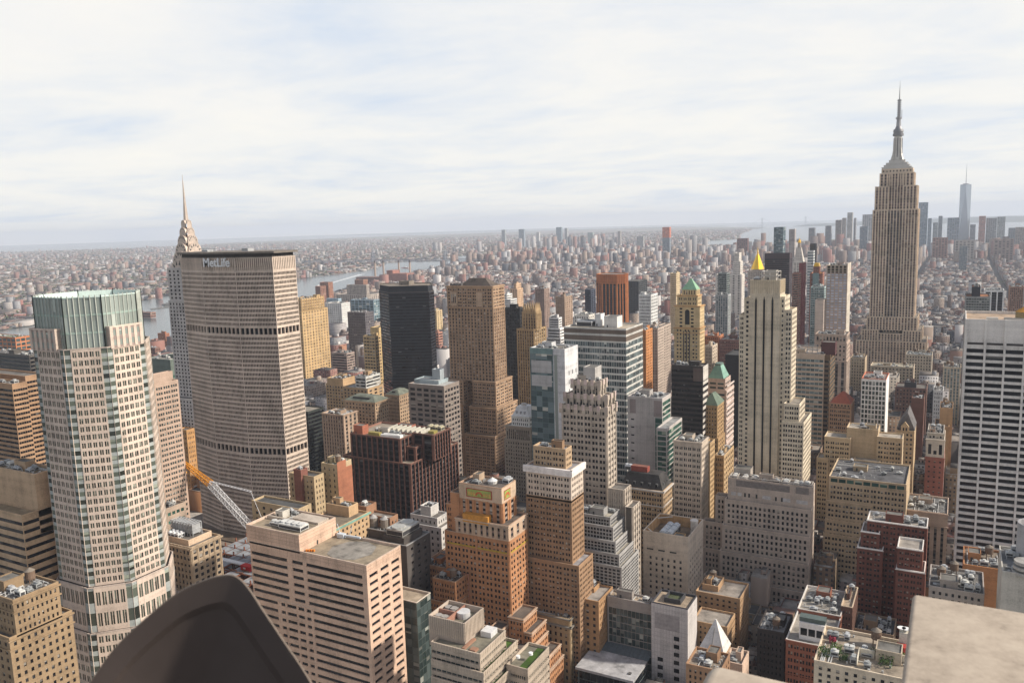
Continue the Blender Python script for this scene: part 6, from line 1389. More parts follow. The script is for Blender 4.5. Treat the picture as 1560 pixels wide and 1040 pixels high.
building('brick_tower', 'brown brick tower with a heavy white cornice and a pale stone top', 'skyscraper', [(-222.4, -202.6, 412.0, 420.2, 131.0, 142.7, {'nf': 5, 'ns': 2, 'w': (0.4, 0.29, 0.19)}), (-225.7, -198.3, 409.0, 425.4, 113.9, 132.3, {'mt': 4.2, 'nf': 7, 'ns': 5, 'belts': [(0, 3.6, 1.3)], 'w': (0.52, 0.44, 0.37), 'bc': (0.74, 0.69, 0.66)}), (-226.2, -198.3, 409.0, 425.5, 78.5, 115.2, {'nf': 7, 'ns': 5}), (-230.8, -193.2, 406.0, 425.5, 0.0, 79.8)], {'w': (0.29, 0.185, 0.115), 'nf': 8, 'ns': 5, 'pat': [(0.14, 0.42), (0.56, 0.84)], 'wh': 0.5, 'bc': (0.74, 0.69, 0.66), 'fl': 3.04}, near=60, tanks=0, roofc=(0.45, 0.44, 0.46))
building('hotel_building', 'tan building with a rounded corner and a dark band cornice, terrace roof cluttered with plant', 'hotel', [(-230.9, -197.5, 402.0, 424.6, 0.0, 50.0)], {'w': (0.36, 0.27, 0.17), 'nf': 10, 'ns': 8, 'ww': 0.4, 'wh': 0.55, 'mt': 4, 'belts': [(0, 0.6, 0.9), (4.2, 0.9, 1.3)], 'bc': (0.2, 0.19, 0.17), 'pier': (1, 0.7, 0.25), 'fl': 4.13}, near=20, tanks=0, roofc=(0.5, 0.4, 0.28), extra=X_CURVED)
building('brick_building', 'narrow brown brick building with a stepped side and a pale roof, behind the rounded corner', 'building', [(-202.3, -192.2, 424.0, 434.0, 56.7, 59.6), (-202.3, -184.9, 413.0, 434.0, 0.0, 58.0)], {'w': (0.36, 0.22, 0.12), 'nf': 4, 'ns': 9, 'ww': 0.4, 'wh': 0.5, 'fl': 3.71}, near=30, tanks=0, roofc=(0.5, 0.46, 0.42))
building('office_tower', 'windowless pale grey panelled slab with a recessed roof garden box', 'building', [(-157.1, -136.9, 420.0, 437.4, 0.0, 60.7)], {'w': (0.56, 0.53, 0.52), 'nf': 0, 'ns': 0, 'cop': (0.06, 0.06, 0.07), 'fl': 4.07}, tanks=0, roofc=(0.58, 0.46, 0.34), clut=0, extra=X_SLAB28)
building('glass_building', 'dark reflecting glass building with a pale roof strip left of the windowless slab', 'building', [(-184.3, -155.6, 424.0, 433.0, 0.0, 56.9)], {'w': (0.3, 0.27, 0.25), 'nf': 12, 'ns': 2, 'ww': 0.95, 'wh': 0.93, 'fl': 4.2, 'p': 'tl', 'mt': 6}, near=20, tanks=0, roofc=(0.58, 0.46, 0.34), clut=0.8)
building('stone_tower', 'plain beige stone tower with an open roof well holding silver cooling units', 'building', [(-190.0, -160.3, 500.0, 534.4, 0.0, 67.5)], {'w': (0.52, 0.45, 0.38), 'nf': 6, 'ns': 6, 'ww': 0.36, 'wh': 0.5, 'mt': 15.5, 'mx': 3, 'fl': 4.07}, near=30, tanks=0, roofc=(0.3, 0.22, 0.15), clut=0, par=7.0, extra=X_BEIGE29)
building('stone_building', 'tan stone building with a dark mansard roof, dormers and a red box on top', 'building', [(-221.2, -189.7, 540.0, 560.5, 0.0, 81.1)], {'w': (0.38, 0.27, 0.17), 'nf': 8, 'ns': 4, 'pat': [(0.1, 0.42), (0.55, 0.87)], 'wh': 0.55, 'belts': [(0.2, 1.0, 1.1), (11, 0.6, 0.5)], 'bc': (0.5, 0.46, 0.42), 'fl': 3.59}, near=50, clut=0, tanks=0, extra=X_MANSARD)
building('office_tower', 'tower with a grey panelled front and green glass side, beige crown corners', 'skyscraper', [(-245.0, -216.3, 620.0, 641.5, 0.0, 127.3, {'mt': 3}), (-216.4, -208.1, 606.0, 644.7, 0.0, 107.4, {'nf': 2, 'ns': 7, 'k': 'ribbon', 'p': 'gr', 'wh': 0.8})], {'w': (0.42, 0.39, 0.37), 'nf': 0, 'ns': 4, 'k': 'ribbon', 'wh': 0.78, 'p': 'gr', 'mt': 2, 'fl': 4.07}, near=70, tanks=0, roofc=(0.45, 0.45, 0.45), extra=X_GG)
building('office_tower', 'dark brown slab tower with white stripes down its narrow side', 'skyscraper', [(-231.0, -204.0, 690.0, 706.2, 0.0, 141.5)], {'w': (0.045, 0.038, 0.036), 'k': 'ribbon', 'nf': 16, 'ns': 4, 'wh': 0.55, 'p': 'bk', 'mx': 0.1, 'mt': 3, 'fl': 4.13}, near=90, tanks=0, extra=X_DARK32, clut=0.6, roofc=(0.3, 0.28, 0.26))
building('office_building', 'beige office building with paired windows and a tall arcade under its cornice', 'building', [(-193.3, -172.8, 575.0, 593.2, 0.0, 108.1)], {'w': (0.54, 0.46, 0.38), 'nf': 6, 'ns': 8, 'pat': [(0.15, 0.45), (0.55, 0.85)], 'wh': 0.5, 'mt': 3.5, 'belts': [(0.3, 0.8, 0.6)], 'fl': 4.17}, near=60, tanks=0, roofc=(0.45, 0.42, 0.4))
building('office_tower', 'pink stone tower with a green copper mansard roof', 'skyscraper', [(-228.9, -212.3, 800.0, 820.7, 98.2, 110.2), (-229.3, -211.0, 799.0, 829.2, 0.0, 99.5)], {'w': (0.5, 0.39, 0.34), 'nf': 2, 'ns': 5, 'ww': 0.8, 'wh': 0.5, 'p': 'tl', 'mt': 3, 'fl': 4.44}, tanks=0, clut=0, extra=X_PINKROOF)
building('brick_building', 'brown brick building with a green pyramid roof in front of the pink tower', 'building', [(-207.0, -194.0, 700.0, 722.0, 76.7, 106.4), (-207.8, -193.0, 699.0, 722.0, 0.0, 78.0)], {'w': (0.36, 0.24, 0.13), 'nf': 5, 'ns': 4, 'ww': 0.42, 'wh': 0.5, 'fl': 3.63}, clut=0, tanks=0, extra=X_GREENPYR)
building('brick_building', 'thin tan brick building beside the beige office building', 'building', [(-184.1, -180.1, 625.0, 638.5, 0.0, 94.2)], {'w': (0.44, 0.31, 0.18), 'nf': 2, 'ns': 5, 'ww': 0.5, 'fl': 4.02}, tanks=0)
building('brick_building', 'tan brick building with a white roof at the foot of the black-striped tower', 'building', [(-180.4, -173.2, 640.0, 671.8, 0.0, 81.1)], {'w': (0.42, 0.3, 0.18), 'nf': 4, 'ns': 6, 'ww': 0.5, 'fl': 4.09}, roofc=(0.72, 0.7, 0.68), tanks=0)
building('office_tower', 'plain black slab beside the black-striped tower', 'skyscraper', [(-227.4, -211.9, 860.0, 895.8, 0.0, 124.0)], {'w': (0.025, 0.025, 0.028), 'nf': 0, 'ns': 0}, clut=0, tanks=0, roofc=(0.1, 0.1, 0.1))
building('office_block', 'massive beige stone block with punched windows stepping out every few storeys', 'building', [(-152.9, -97.2, 570.0, 580.3, 71.1, 86.9, {'mt': 12.5, 'nf': 0, 'par': 0}), (-154.1, -97.1, 566.0, 580.3, 54.0, 72.4, {'fl': 3.86}), (-154.8, -97.1, 562.0, 580.3, 36.5, 55.3, {'fl': 3.86}), (-155.4, -97.1, 558.0, 580.3, 18.6, 37.8, {'fl': 3.86}), (-165.3, -97.0, 554.0, 580.3, 0.0, 19.9, {'nf': 22, 'fl': 3.86}), (-162.6, -152.4, 574.0, 581.6, 0.0, 71.3, {'nf': 3}), (-170.3, -155.9, 570.0, 577.4, 0.0, 52.9, {'nf': 4}), (-169.1, -156.6, 566.0, 573.3, 0.0, 34.6, {'nf': 4})], {'w': (0.47, 0.39, 0.33), 'nf': 18, 'ns': 0, 'ww': 0.5, 'wh': 0.6, 'mt': 2.2, 'mx': 1.4, 'mb': 0.8, 'fl': 3.86}, near=40, tanks=0, roofc=(0.33, 0.29, 0.25), clut=1.0, extra=X_BIG38)
building('office_building', 'tan stone building with a glazed attic strip and many stepped bays', 'building', [(-91.0, -42.8, 600.0, 647.8, 81.4, 86.7, {'nf': 9, 'ww': 0.75, 'wh': 0.6, 'p': 'gr', 'pat': [(0.08, 0.92)], 'mt': 0.6, 'mb': 0.4}), (-91.0, -42.6, 599.7, 647.8, 0.0, 82.7), (-92.1, -62.5, 598.5, 628.0, 0.0, 69.9, {'nf': 6}), (-92.5, -69.3, 597.3, 623.4, 0.0, 56.8, {'nf': 5}), (-93.4, -55.5, 596.1, 635.3, 0.0, 46.9, {'nf': 8})], {'w': (0.44, 0.34, 0.23), 'nf': 11, 'ns': 0, 'pat': [(0.12, 0.42), (0.55, 0.85)], 'wh': 0.5, 'fl': 3.64}, near=60, tanks=0, roofc=(0.16, 0.16, 0.17), clut=1.3)
building('office_building', 'pale tan building with a blank central tower and lower wings', 'building', [(-92.1, -68.9, 708.0, 726.0, 0.0, 95.3, {'nf': 0}), (-108.0, -88.3, 702.0, 720.2, 0.0, 87.9, {'nf': 5}), (-69.4, -51.2, 704.0, 720.6, 0.0, 91.1, {'nf': 4}), (-113.0, -104.0, 698.0, 713.2, 0.0, 71.0, {'nf': 2}), (-85.1, -66.1, 694.0, 718.2, 0.0, 72.7, {'nf': 0})], {'w': (0.47, 0.37, 0.25), 'nf': 5, 'ns': 0, 'pat': [(0.12, 0.42), (0.55, 0.85)], 'wh': 0.5, 'mt': 3, 'fl': 3.83}, near=80, tanks=0, roofc=(0.62, 0.56, 0.48), clut=0.4)
building('brick_building', 'brown brick building with a red tiled pyramid roof', 'building', [(-117.6, -98.6, 800.0, 826.0, 0.0, 94.1)], {'w': (0.36, 0.23, 0.15), 'nf': 5, 'ns': 0, 'pat': [(0.1, 0.4), (0.55, 0.85)], 'belts': [(2.5, 0.5, 0.4)], 'fl': 3.91}, clut=0, tanks=0, extra=X_REDPYR)
building('office_tower', 'white gridded tower with a red-edged roof', 'skyscraper', [(-90.8, -70.5, 800.0, 834.0, 0.0, 118.9)], {'w': (0.74, 0.71, 0.68), 'nf': 7, 'ns': 0, 'ww': 0.72, 'wh': 0.76, 'p': 'tl', 'mt': 2.2, 'mx': 0.3, 'cop': (0.6, 0.22, 0.14), 'fl': 4.29}, near=80, tanks=0, roofc=(0.45, 0.33, 0.28), clut=0.8)
building('office_tower', 'teal glass tower with tan floor bands and a maroon box on its roof', 'skyscraper', [(-168.4, -130.6, 860.0, 906.4, 0.0, 128.8, {'n': None}), (-133.2, -125.3, 861.0, 899.4, 0.0, 128.3, {'k': 'ribbon', 'wh': 0.5, 'p': 'bk', 'w': (0.13, 0.085, 0.05), 'nf': 1})], {'w': (0.47, 0.38, 0.3), 'k': 'ribbon', 'nf': 9, 'ns': 6, 'wh': 0.56, 'p': 'bl', 'mt': 4.5, 'mul': 0.5, 'mc': (0.4, 0.46, 0.44), 'fl': 4.63}, near=80, tanks=0, roofc=(0.52, 0.42, 0.34), clut=0.8, extra=X_MAROON)
building('stone_tower', 'pinkish stone building with an arcaded attic below the white-windowed tower', 'building', [(-159.7, -126.1, 1000.0, 1028.0, 118.7, 129.7, {'k': 'strip', 'nf': 9, 'ww': 0.55, 'sp': (0.3, 0.25, 0.2), 'mt': 2, 'mb': 2.5}), (-159.7, -125.8, 999.7, 1030.9, 98.6, 120.0, {'nf': 8}), (-159.7, -125.3, 999.4, 1030.9, 0.0, 99.9, {'k': 'strip', 'nf': 5, 'ww': 0.45, 'sp': (0.08, 0.07, 0.07)})], {'w': (0.42, 0.33, 0.27), 'nf': 8, 'ns': 3, 'ww': 0.45, 'belts': [(0.3, 0.6, 0.5)], 'fl': 4.43}, tanks=0)
building('office_tower', 'tall tower with rows of bright bluish windows and a louvred brown top', 'skyscraper', [(-155.5, -133.1, 1050.0, 1082.6, 194.3, 204.8, {'k': 'strip', 'nf': 5, 'ww': 0.85, 'sp': (0.22, 0.18, 0.13), 'p': 'dk2', 'mt': 0.5, 'mb': 0.2, 'w': (0.42, 0.36, 0.29)}), (-155.5, -132.8, 1049.8, 1082.6, 0.0, 195.6)], {'w': (0.42, 0.34, 0.3), 'nf': 5, 'ns': 1, 'pat': [(0.1, 0.8)], 'wh': 0.58, 'p': 'wh', 'mx': 0.2, 'mt': 0.5, 'fl': 3.14}, tanks=0, clut=0.3, extra=X_SIDE45)
building('stone_tower', 'beige windowless slab in front of the teal glass tower', 'building', [(-165.7, -156.2, 1035.0, 1053.8, 0.0, 165.0)], {'w': (0.5, 0.42, 0.36), 'nf': 0, 'ns': 2, 'ww': 0.3, 'fl': 3.5}, tanks=0, clut=0)
building('glass_tower', 'pale teal glass tower behind the beige slab', 'skyscraper', [(-180.9, -164.6, 1100.0, 1122.9, 0.0, 175.0)], {'w': (0.34, 0.42, 0.42), 'nf': 7, 'ns': 4, 'ww': 0.8, 'wh': 0.6, 'p': 'bl', 'fl': 2.94}, tanks=0)
building('apartment_tower', 'narrow tower with a gold roof and red and teal flanks', 'skyscraper', [(-207.9, -199.6, 1300.0, 1312.9, 177.5, 188.3), (-211.9, -195.4, 1297.0, 1323.6, 0.0, 178.8)], {'w': (0.34, 0.16, 0.12), 'nf': 3, 'ns': 3, 'ww': 0.5, 'p': 'bl', 'fl': 3.39}, tanks=0, clut=0, roofc=(0.75, 0.48, 0.08), extra=X_GOLDTOP)
building('apartment_tower', 'brown banded tower in front of the maroon slab', 'skyscraper', [(-227.3, -218.3, 1240.0, 1260.0, 0.0, 182.6)], {'w': (0.26, 0.14, 0.11), 'k': 'ribbon', 'nf': 5, 'ns': 2, 'wh': 0.5, 'p': 'tl', 'fl': 3.36}, tanks=0, clut=0)
building('apartment_tower', 'maroon brick slab tower, tall and narrow', 'skyscraper', [(-223.0, -217.2, 1270.0, 1294.0, 0.0, 195.8)], {'w': (0.2, 0.07, 0.07), 'nf': 0, 'ns': 2, 'fl': 3.3, 'ww': 0.4, 'cop': (0.5, 0.45, 0.4)}, tanks=0, clut=0)
building('office_tower', 'dark bronze slab tower behind the gold pyramid', 'skyscraper', [(-331.0, -287.2, 1560.0, 1586.3, 0.0, 196.2)], {'w': (0.055, 0.04, 0.045), 'k': 'ribbon', 'nf': 12, 'ns': 4, 'wh': 0.55, 'p': 'bk', 'mt': 9, 'fl': 3.78}, tanks=0, clut=0, roofc=(0.1, 0.1, 0.1))
building('glass_tower', 'blue glass tower with a slanted top behind the dark bronze slab', 'skyscraper', [(-458.1, -434.3, 2300.0, 2337.5, 0.0, 232.6)], {'w': (0.06, 0.1, 0.12), 'nf': 4, 'ns': 2, 'ww': 0.9, 'wh': 0.85, 'p': 'bl', 'rec': 0.1, 'fl': 3.49}, tanks=0, clut=0)
building('apartment_tower', 'pale slab tower right of the slanted blue glass tower', 'skyscraper', [(-471.8, -454.8, 2600.0, 2620.0, 0.0, 221.7)], {'w': (0.44, 0.4, 0.38), 'nf': 4, 'ns': 2, 'fl': 4}, tanks=0, clut=0)
building('apartment_tower', 'thin black glass tower right of the white clock tower', 'skyscraper', [(-339.5, -325.8, 2130.0, 2148.0, 0.0, 193.8)], {'w': (0.03, 0.03, 0.035), 'nf': 4, 'ns': 2, 'ww': 0.9, 'wh': 0.8, 'fl': 4, 'p': 'bk'}, tanks=0, clut=0)
building('apartment_tower', 'white and grey banded tower in front of the thin black tower', 'skyscraper', [(-309.6, -296.7, 1900.0, 1918.0, 0.0, 186.2)], {'w': (0.55, 0.55, 0.54), 'k': 'ribbon', 'nf': 3, 'ns': 2, 'fl': 6, 'wh': 0.5, 'p': 'bl'}, tanks=0, clut=0)
building('apartment_tower', 'dark reddish slab standing alone in the hazy low city near the bay', 'skyscraper', [(-1096.4, -1039.5, 4600.0, 4630.0, 0.0, 143.5)], {'w': (0.17, 0.09, 0.08), 'nf': 5, 'ns': 2, 'fl': 5}, tanks=0, clut=0)
building('tower_under_construction', 'far tower with an orange construction top and blue-grey lower floors', 'skyscraper', [(-1685.6, -1638.3, 5100.0, 5130.0, 141.5, 208.7, {'w': (0.62, 0.18, 0.09), 'k': 'ribbon', 'wh': 0.3}), (-1685.6, -1638.3, 5099.5, 5130.0, 0.0, 142.8)], {'w': (0.2, 0.23, 0.27), 'nf': 5, 'ns': 2, 'fl': 7, 'ww': 0.7, 'p': 'bl'}, tanks=0, clut=0)
building('office_tower', 'white gridded tower right of the orange fluted tower', 'skyscraper', [(-425.5, -407.0, 1150.0, 1180.3, 0.0, 157.0)], {'w': (0.62, 0.62, 0.61), 'nf': 9, 'ns': 6, 'ww': 0.55, 'wh': 0.6, 'p': 'dk', 'fl': 4.73}, tanks=0, clut=0.5, roofc=(0.2, 0.2, 0.2))
building('brick_building', 'rose-beige brick tower with a grey front beside the green-roofed tower', 'building', [(-328.9, -313.4, 900.0, 921.1, 0.0, 143.3), (-333.5, -326.1, 960.0, 988.1, 0.0, 138.4)], {'w': (0.4, 0.33, 0.28), 'nf': 5, 'ns': 5, 'ww': 0.4, 'fl': 3.32}, tanks=1)
building('apartment_building', 'orange brick building behind the teal banded slab', 'building', [(-319.3, -313.3, 860.0, 881.7, 0.0, 146.2)], {'w': (0.46, 0.21, 0.09), 'nf': 3, 'ns': 4, 'ww': 0.4, 'fl': 3.2}, tanks=0)
building('glass_tower', 'grey glass tower with white side piers right of the green-roofed tower', 'skyscraper', [(-313.7, -296.4, 1150.0, 1166.6, 0.0, 158.6)], {'w': (0.36, 0.37, 0.37), 'k': 'strip', 'nf': 5, 'ns': 3, 'ww': 0.6, 'p': 'bl', 'sp': (0.2, 0.22, 0.23), 'fl': 3.62}, tanks=0, clut=0.5)
building('glass_tower', 'grey glass wedge with a sloping top behind the white-piered tower', 'skyscraper', [(-374.7, -360.3, 1400.0, 1422.4, 0.0, 171.4)], {'w': (0.17, 0.19, 0.19), 'nf': 5, 'ns': 3, 'ww': 0.8, 'wh': 0.7, 'p': 'tl', 'fl': 3.74}, tanks=0, clut=0)
building('brick_building', 'wide maroon brick building left of the black-striped tower', 'building', [(-269.4, -244.3, 1000.0, 1048.9, 0.0, 118.8)], {'w': (0.2, 0.11, 0.095), 'nf': 10, 'ns': 4, 'ww': 0.4, 'wh': 0.5, 'fl': 3.92}, tanks=2)
building('brick_building', 'orange-red brick building right of the green-roofed tower', 'building', [(-296.1, -278.0, 1030.0, 1054.0, 0.0, 118.1)], {'w': (0.4, 0.17, 0.09), 'nf': 7, 'ns': 3, 'ww': 0.4, 'fl': 3.68}, tanks=1)
building('brick_building', 'light stone building hard against the right side of the green-roofed tower', 'building', [(-254.2, -246.4, 880.0, 902.0, 0.0, 129.1)], {'w': (0.46, 0.38, 0.3), 'nf': 4, 'ns': 3, 'ww': 0.4, 'fl': 3.5}, tanks=0, roofc=(0.6, 0.58, 0.55))
building('apartment_building', 'white stone building with an ornate roofline behind the teal banded slab', 'building', [(-488.7, -465.9, 1060.0, 1081.0, 0.0, 136.0)], {'w': (0.66, 0.63, 0.58), 'nf': 6, 'ns': 3, 'ww': 0.4, 'pier': (1, 0.8, 0.4, 1.5), 'fl': 4.54}, tanks=0)
building('office_building', 'white terraced building stepping down left of the teal banded slab', 'building', [(-488.4, -474.2, 980.0, 990.1, 126.7, 141.3), (-489.2, -471.2, 977.0, 990.1, 114.3, 128.0), (-489.2, -469.2, 974.0, 990.1, 0.0, 115.6)], {'w': (0.66, 0.65, 0.64), 'k': 'ribbon', 'nf': 5, 'ns': 5, 'wh': 0.45, 'fl': 3.42}, tanks=0)
building('apartment_tower', 'brown brick apartment tower left of the orange fluted tower', 'skyscraper', [(-607.3, -590.5, 1250.0, 1281.7, 0.0, 141.8)], {'w': (0.33, 0.24, 0.18), 'nf': 5, 'ns': 4, 'ww': 0.4, 'fl': 3.7}, tanks=1)
building('apartment_tower', 'dark red-brown brick apartment tower, right of the pinnacled tower', 'building', [(-772.1, -751.4, 1500.0, 1524.3, 0.0, 131.9)], {'w': (0.26, 0.19, 0.16), 'nf': 5, 'ns': 3, 'ww': 0.4, 'fl': 3.97}, tanks=1)
building('office_tower', 'black slab behind the white gridded tower', 'building', [(-653.1, -623.2, 1700.0, 1755.2, 0.0, 133.5)], {'w': (0.05, 0.055, 0.06), 'nf': 8, 'ns': 4, 'ww': 0.6, 'p': 'bk', 'fl': 4.24}, tanks=0, clut=0)
building('apartment_tower', 'dark glass tower left of the orange fluted tower', 'building', [(-662.4, -649.8, 1500.0, 1524.0, 0.0, 131.8)], {'w': (0.05, 0.06, 0.09), 'nf': 4, 'ns': 2, 'ww': 0.7, 'p': 'bk', 'fl': 3.85}, tanks=0, clut=0)
building('apartment_tower', 'pair of golden beige apartment slabs, front one of the two', 'building', [(-521.5, -509.4, 1600.0, 1626.1, 0.0, 157.5)], {'w': (0.54, 0.43, 0.28), 'nf': 4, 'ns': 3, 'ww': 0.4, 'fl': 3.89}, tanks=0)
building('stone_tower', 'white stepped clock-like tower left of the gold pyramid', 'building', [(-488.1, -477.3, 1990.0, 2014.0, 158.1, 179.4), (-490.3, -473.4, 1987.0, 2014.0, 127.3, 159.4), (-531.6, -469.3, 1984.0, 2014.0, 0.0, 128.6)], {'w': (0.62, 0.58, 0.53), 'nf': 5, 'ns': 3, 'fl': 4, 'ww': 0.35}, tanks=0, clut=0)
building('office_building', 'white and glass hospital block far behind the golden tower', 'building', [(-1327.8, -1278.2, 1500.0, 1530.7, 0.0, 92.0), (-1375.7, -1338.6, 1560.0, 1572.1, 0.0, 96.0, {'w': (0.3, 0.38, 0.44)})], {'w': (0.62, 0.62, 0.6), 'nf': 8, 'ns': 10, 'ww': 0.5, 'wh': 0.4, 'fl': 4.58}, tanks=0, roofc=(0.6, 0.52, 0.45))
building('office_building', 'blue glass block left of the dark glass tower', 'building', [(-1375.0, -1301.9, 1650.0, 1674.0, 0.0, 84.8)], {'w': (0.28, 0.36, 0.42), 'nf': 6, 'ns': 3, 'ww': 0.86, 'wh': 0.86, 'p': 'bl', 'fl': 6.56}, tanks=0, clut=0.3)
building('apartment_tower', 'dark grey gridded tower left of the dark glass tower', 'skyscraper', [(-968.4, -928.8, 1150.0, 1174.0, 0.0, 117.9)], {'w': (0.13, 0.12, 0.13), 'nf': 10, 'ns': 5, 'ww': 0.5, 'wh': 0.5, 'p': 'dk', 'fl': 4.59}, tanks=0, roofc=(0.5, 0.42, 0.35))
building('apartment_tower', 'yellow-tan banded tower left of the dark glass tower', 'skyscraper', [(-733.3, -713.1, 900.0, 913.1, 0.0, 118.5)], {'w': (0.5, 0.36, 0.2), 'k': 'ribbon', 'nf': 4, 'ns': 3, 'wh': 0.45, 'mul': 1.2, 'fl': 4.47}, tanks=0, clut=0.4, roofc=(0.4, 0.4, 0.38))
building('apartment_tower', 'yellow-tan slab behind the banded tower by the dark glass tower', 'skyscraper', [(-767.8, -752.4, 960.0, 980.0, 0.0, 121.3)], {'w': (0.54, 0.4, 0.21), 'nf': 0, 'ns': 0, 'mt': 3, 'fl': 4.75}, tanks=0, clut=0)
building('apartment_building', 'rounded grey-brown balcony building left of the yellow-tan tower', 'building', [(-878.9, -848.6, 1000.0, 1019.0, 0.0, 72.9), (-880.7, -874.0, 1020.0, 1031.2, 60.0, 80.1, {'w': (0.36, 0.2, 0.14), 'k': 'blank'})], {'w': (0.32, 0.25, 0.22), 'k': 'ribbon', 'nf': 6, 'ns': 5, 'wh': 0.5, 'fl': 4.08}, tanks=0)
building('apartment_tower', 'red-brown twin apartment tower near the river, left one', 'building', [(-1919.5, -1882.1, 2150.0, 2173.2, 0.0, 85.8)], {'w': (0.3, 0.15, 0.1), 'nf': 4, 'ns': 3, 'ww': 0.45, 'fl': 5.74}, tanks=0, clut=0)
building('apartment_tower', 'red-brown apartment tower near the river, half hidden behind its twin', 'building', [(-1895.9, -1873.2, 2100.0, 2125.8, 0.0, 76.7)], {'w': (0.28, 0.15, 0.11), 'nf': 4, 'ns': 3, 'ww': 0.45, 'fl': 5.65}, tanks=0, clut=0)
building('apartment_tower', 'red-brown apartment tower left of the power station chimneys', 'building', [(-1974.6, -1934.9, 2400.0, 2426.8, 0.0, 75.7)], {'w': (0.3, 0.16, 0.11), 'nf': 4, 'ns': 3, 'ww': 0.45, 'fl': 5.77}, tanks=0, clut=0)
building('hospital_building', 'long pale grey-tan hospital block near the river with a raised centre', 'building', [(-1594.4, -1521.7, 1900.0, 1912.1, 70.2, 100.5), (-1635.4, -1521.7, 1899.0, 1998.2, 0.0, 71.5)], {'w': (0.42, 0.37, 0.33), 'k': 'strip', 'nf': 14, 'ns': 10, 'ww': 0.4, 'sp': (0.3, 0.27, 0.24), 'fl': 5.69}, tanks=0, clut=0)
building('apartment_tower', 'pink-brown balcony tower right of the dark glass tower', 'building', [(-820.9, -810.0, 1200.0, 1212.5, 0.0, 81.0)], {'w': (0.42, 0.22, 0.17), 'k': 'ribbon', 'nf': 3, 'ns': 3, 'wh': 0.45, 'fl': 4.57}, tanks=0)
building('apartment_tower', 'golden tan tower right of the dark glass tower', 'building', [(-923.7, -912.9, 1350.0, 1370.0, 0.0, 100.2)], {'w': (0.54, 0.42, 0.26), 'nf': 2, 'ns': 2, 'ww': 0.35, 'fl': 4.11}, tanks=0)
building('apartment_tower', 'tan slab tower with a lower step right of the gothic brown tower', 'building', [(-928.4, -923.2, 1700.0, 1726.0, 112.0, 125.3), (-937.6, -918.5, 1697.0, 1726.0, 0.0, 113.3)], {'w': (0.52, 0.36, 0.24), 'nf': 3, 'ns': 4, 'ww': 0.35, 'fl': 4.58}, tanks=0)
building('apartment_tower', 'white round-topped apartment tower right of the gothic brown tower', 'building', [(-845.6, -837.9, 1500.0, 1524.0, 108.3, 120.0), (-845.9, -827.3, 1497.0, 1524.0, 0.0, 109.6)], {'w': (0.66, 0.66, 0.65), 'k': 'ribbon', 'nf': 3, 'ns': 3, 'wh': 0.4, 'fl': 4.34}, tanks=0)
building('office_tower', 'black tower with white vertical stripes above the right white-framed tower', 'skyscraper', [(13.4, 36.4, 1300.0, 1330.0, 0.0, 156.3, {'k': 'strip', 'nf': 3, 'ww': 0.8, 'p': 'bk', 'sp': (0.04, 0.04, 0.05), 'mt': 2.5})], {'w': (0.66, 0.66, 0.66), 'nf': 3, 'ns': 0, 'fl': 3.53}, tanks=0, roofc=(0.3, 0.28, 0.26))
building('office_building', 'grey glass building with a black box on its roof above the right white-framed tower', 'building', [(-3.7, 5.0, 1130.0, 1164.0, 162.5, 174.4, {'w': (0.03, 0.035, 0.045), 'k': 'blank'}), (-10.1, 15.3, 1120.0, 1164.0, 0.0, 163.8)], {'w': (0.24, 0.25, 0.25), 'nf': 9, 'ns': 0, 'ww': 0.85, 'wh': 0.6, 'p': 'tl', 'fl': 3.09}, tanks=0, roofc=(0.45, 0.2, 0.1))
building('apartment_tower', 'brown striped tower at the right edge above the white-framed tower', 'skyscraper', [(51.7, 70.7, 1500.0, 1530.0, 0.0, 144.7)], {'w': (0.26, 0.16, 0.12), 'k': 'strip', 'nf': 7, 'ns': 0, 'ww': 0.5, 'sp': (0.15, 0.1, 0.09), 'fl': 3.53}, tanks=0)
building('hotel_building', 'dark red brick hotel with white cornices and a low front wing', 'hotel', [(-57.9, -27.5, 502.0, 518.0, 0.0, 94.0, {'nf': 8}), (-40.8, -28.7, 478.0, 494.0, 0.0, 89.7, {'nf': 4}), (-60.6, -51.1, 499.0, 515.0, 0.0, 88.0, {'nf': 2}), (-62.1, -48.9, 496.0, 512.0, 0.0, 79.5, {'nf': 3}), (-41.0, -27.3, 476.0, 492.0, 0.0, 78.5, {'nf': 4})], {'w': (0.165, 0.065, 0.048), 'nf': 7, 'ns': 0, 'pat': [(0.14, 0.42), (0.55, 0.83)], 'wh': 0.5, 'cop': (0.72, 0.68, 0.64), 'belts': [(0.15, 0.5, 0.4)], 'bc': (0.7, 0.66, 0.62), 'fl': 3.12}, near=40, tanks=0, roofc=(0.5, 0.45, 0.4))
building('office_building', 'grey-pink office building with rooftop boxes between the red hotel and the white-framed tower', 'building', [(-43.9, -17.9, 612.0, 648.0, 0.0, 66.0)], {'w': (0.42, 0.33, 0.27), 'nf': 6, 'ns': 0, 'ww': 0.4, 'belts': [(0.3, 0.6, 0.6), (9, 0.6, 0.7)], 'k': 'strip', 'sp': (0.1, 0.09, 0.08), 'mt': 9, 'fl': 3.74}, tanks=0, roofc=(0.22, 0.22, 0.22), clut=2)
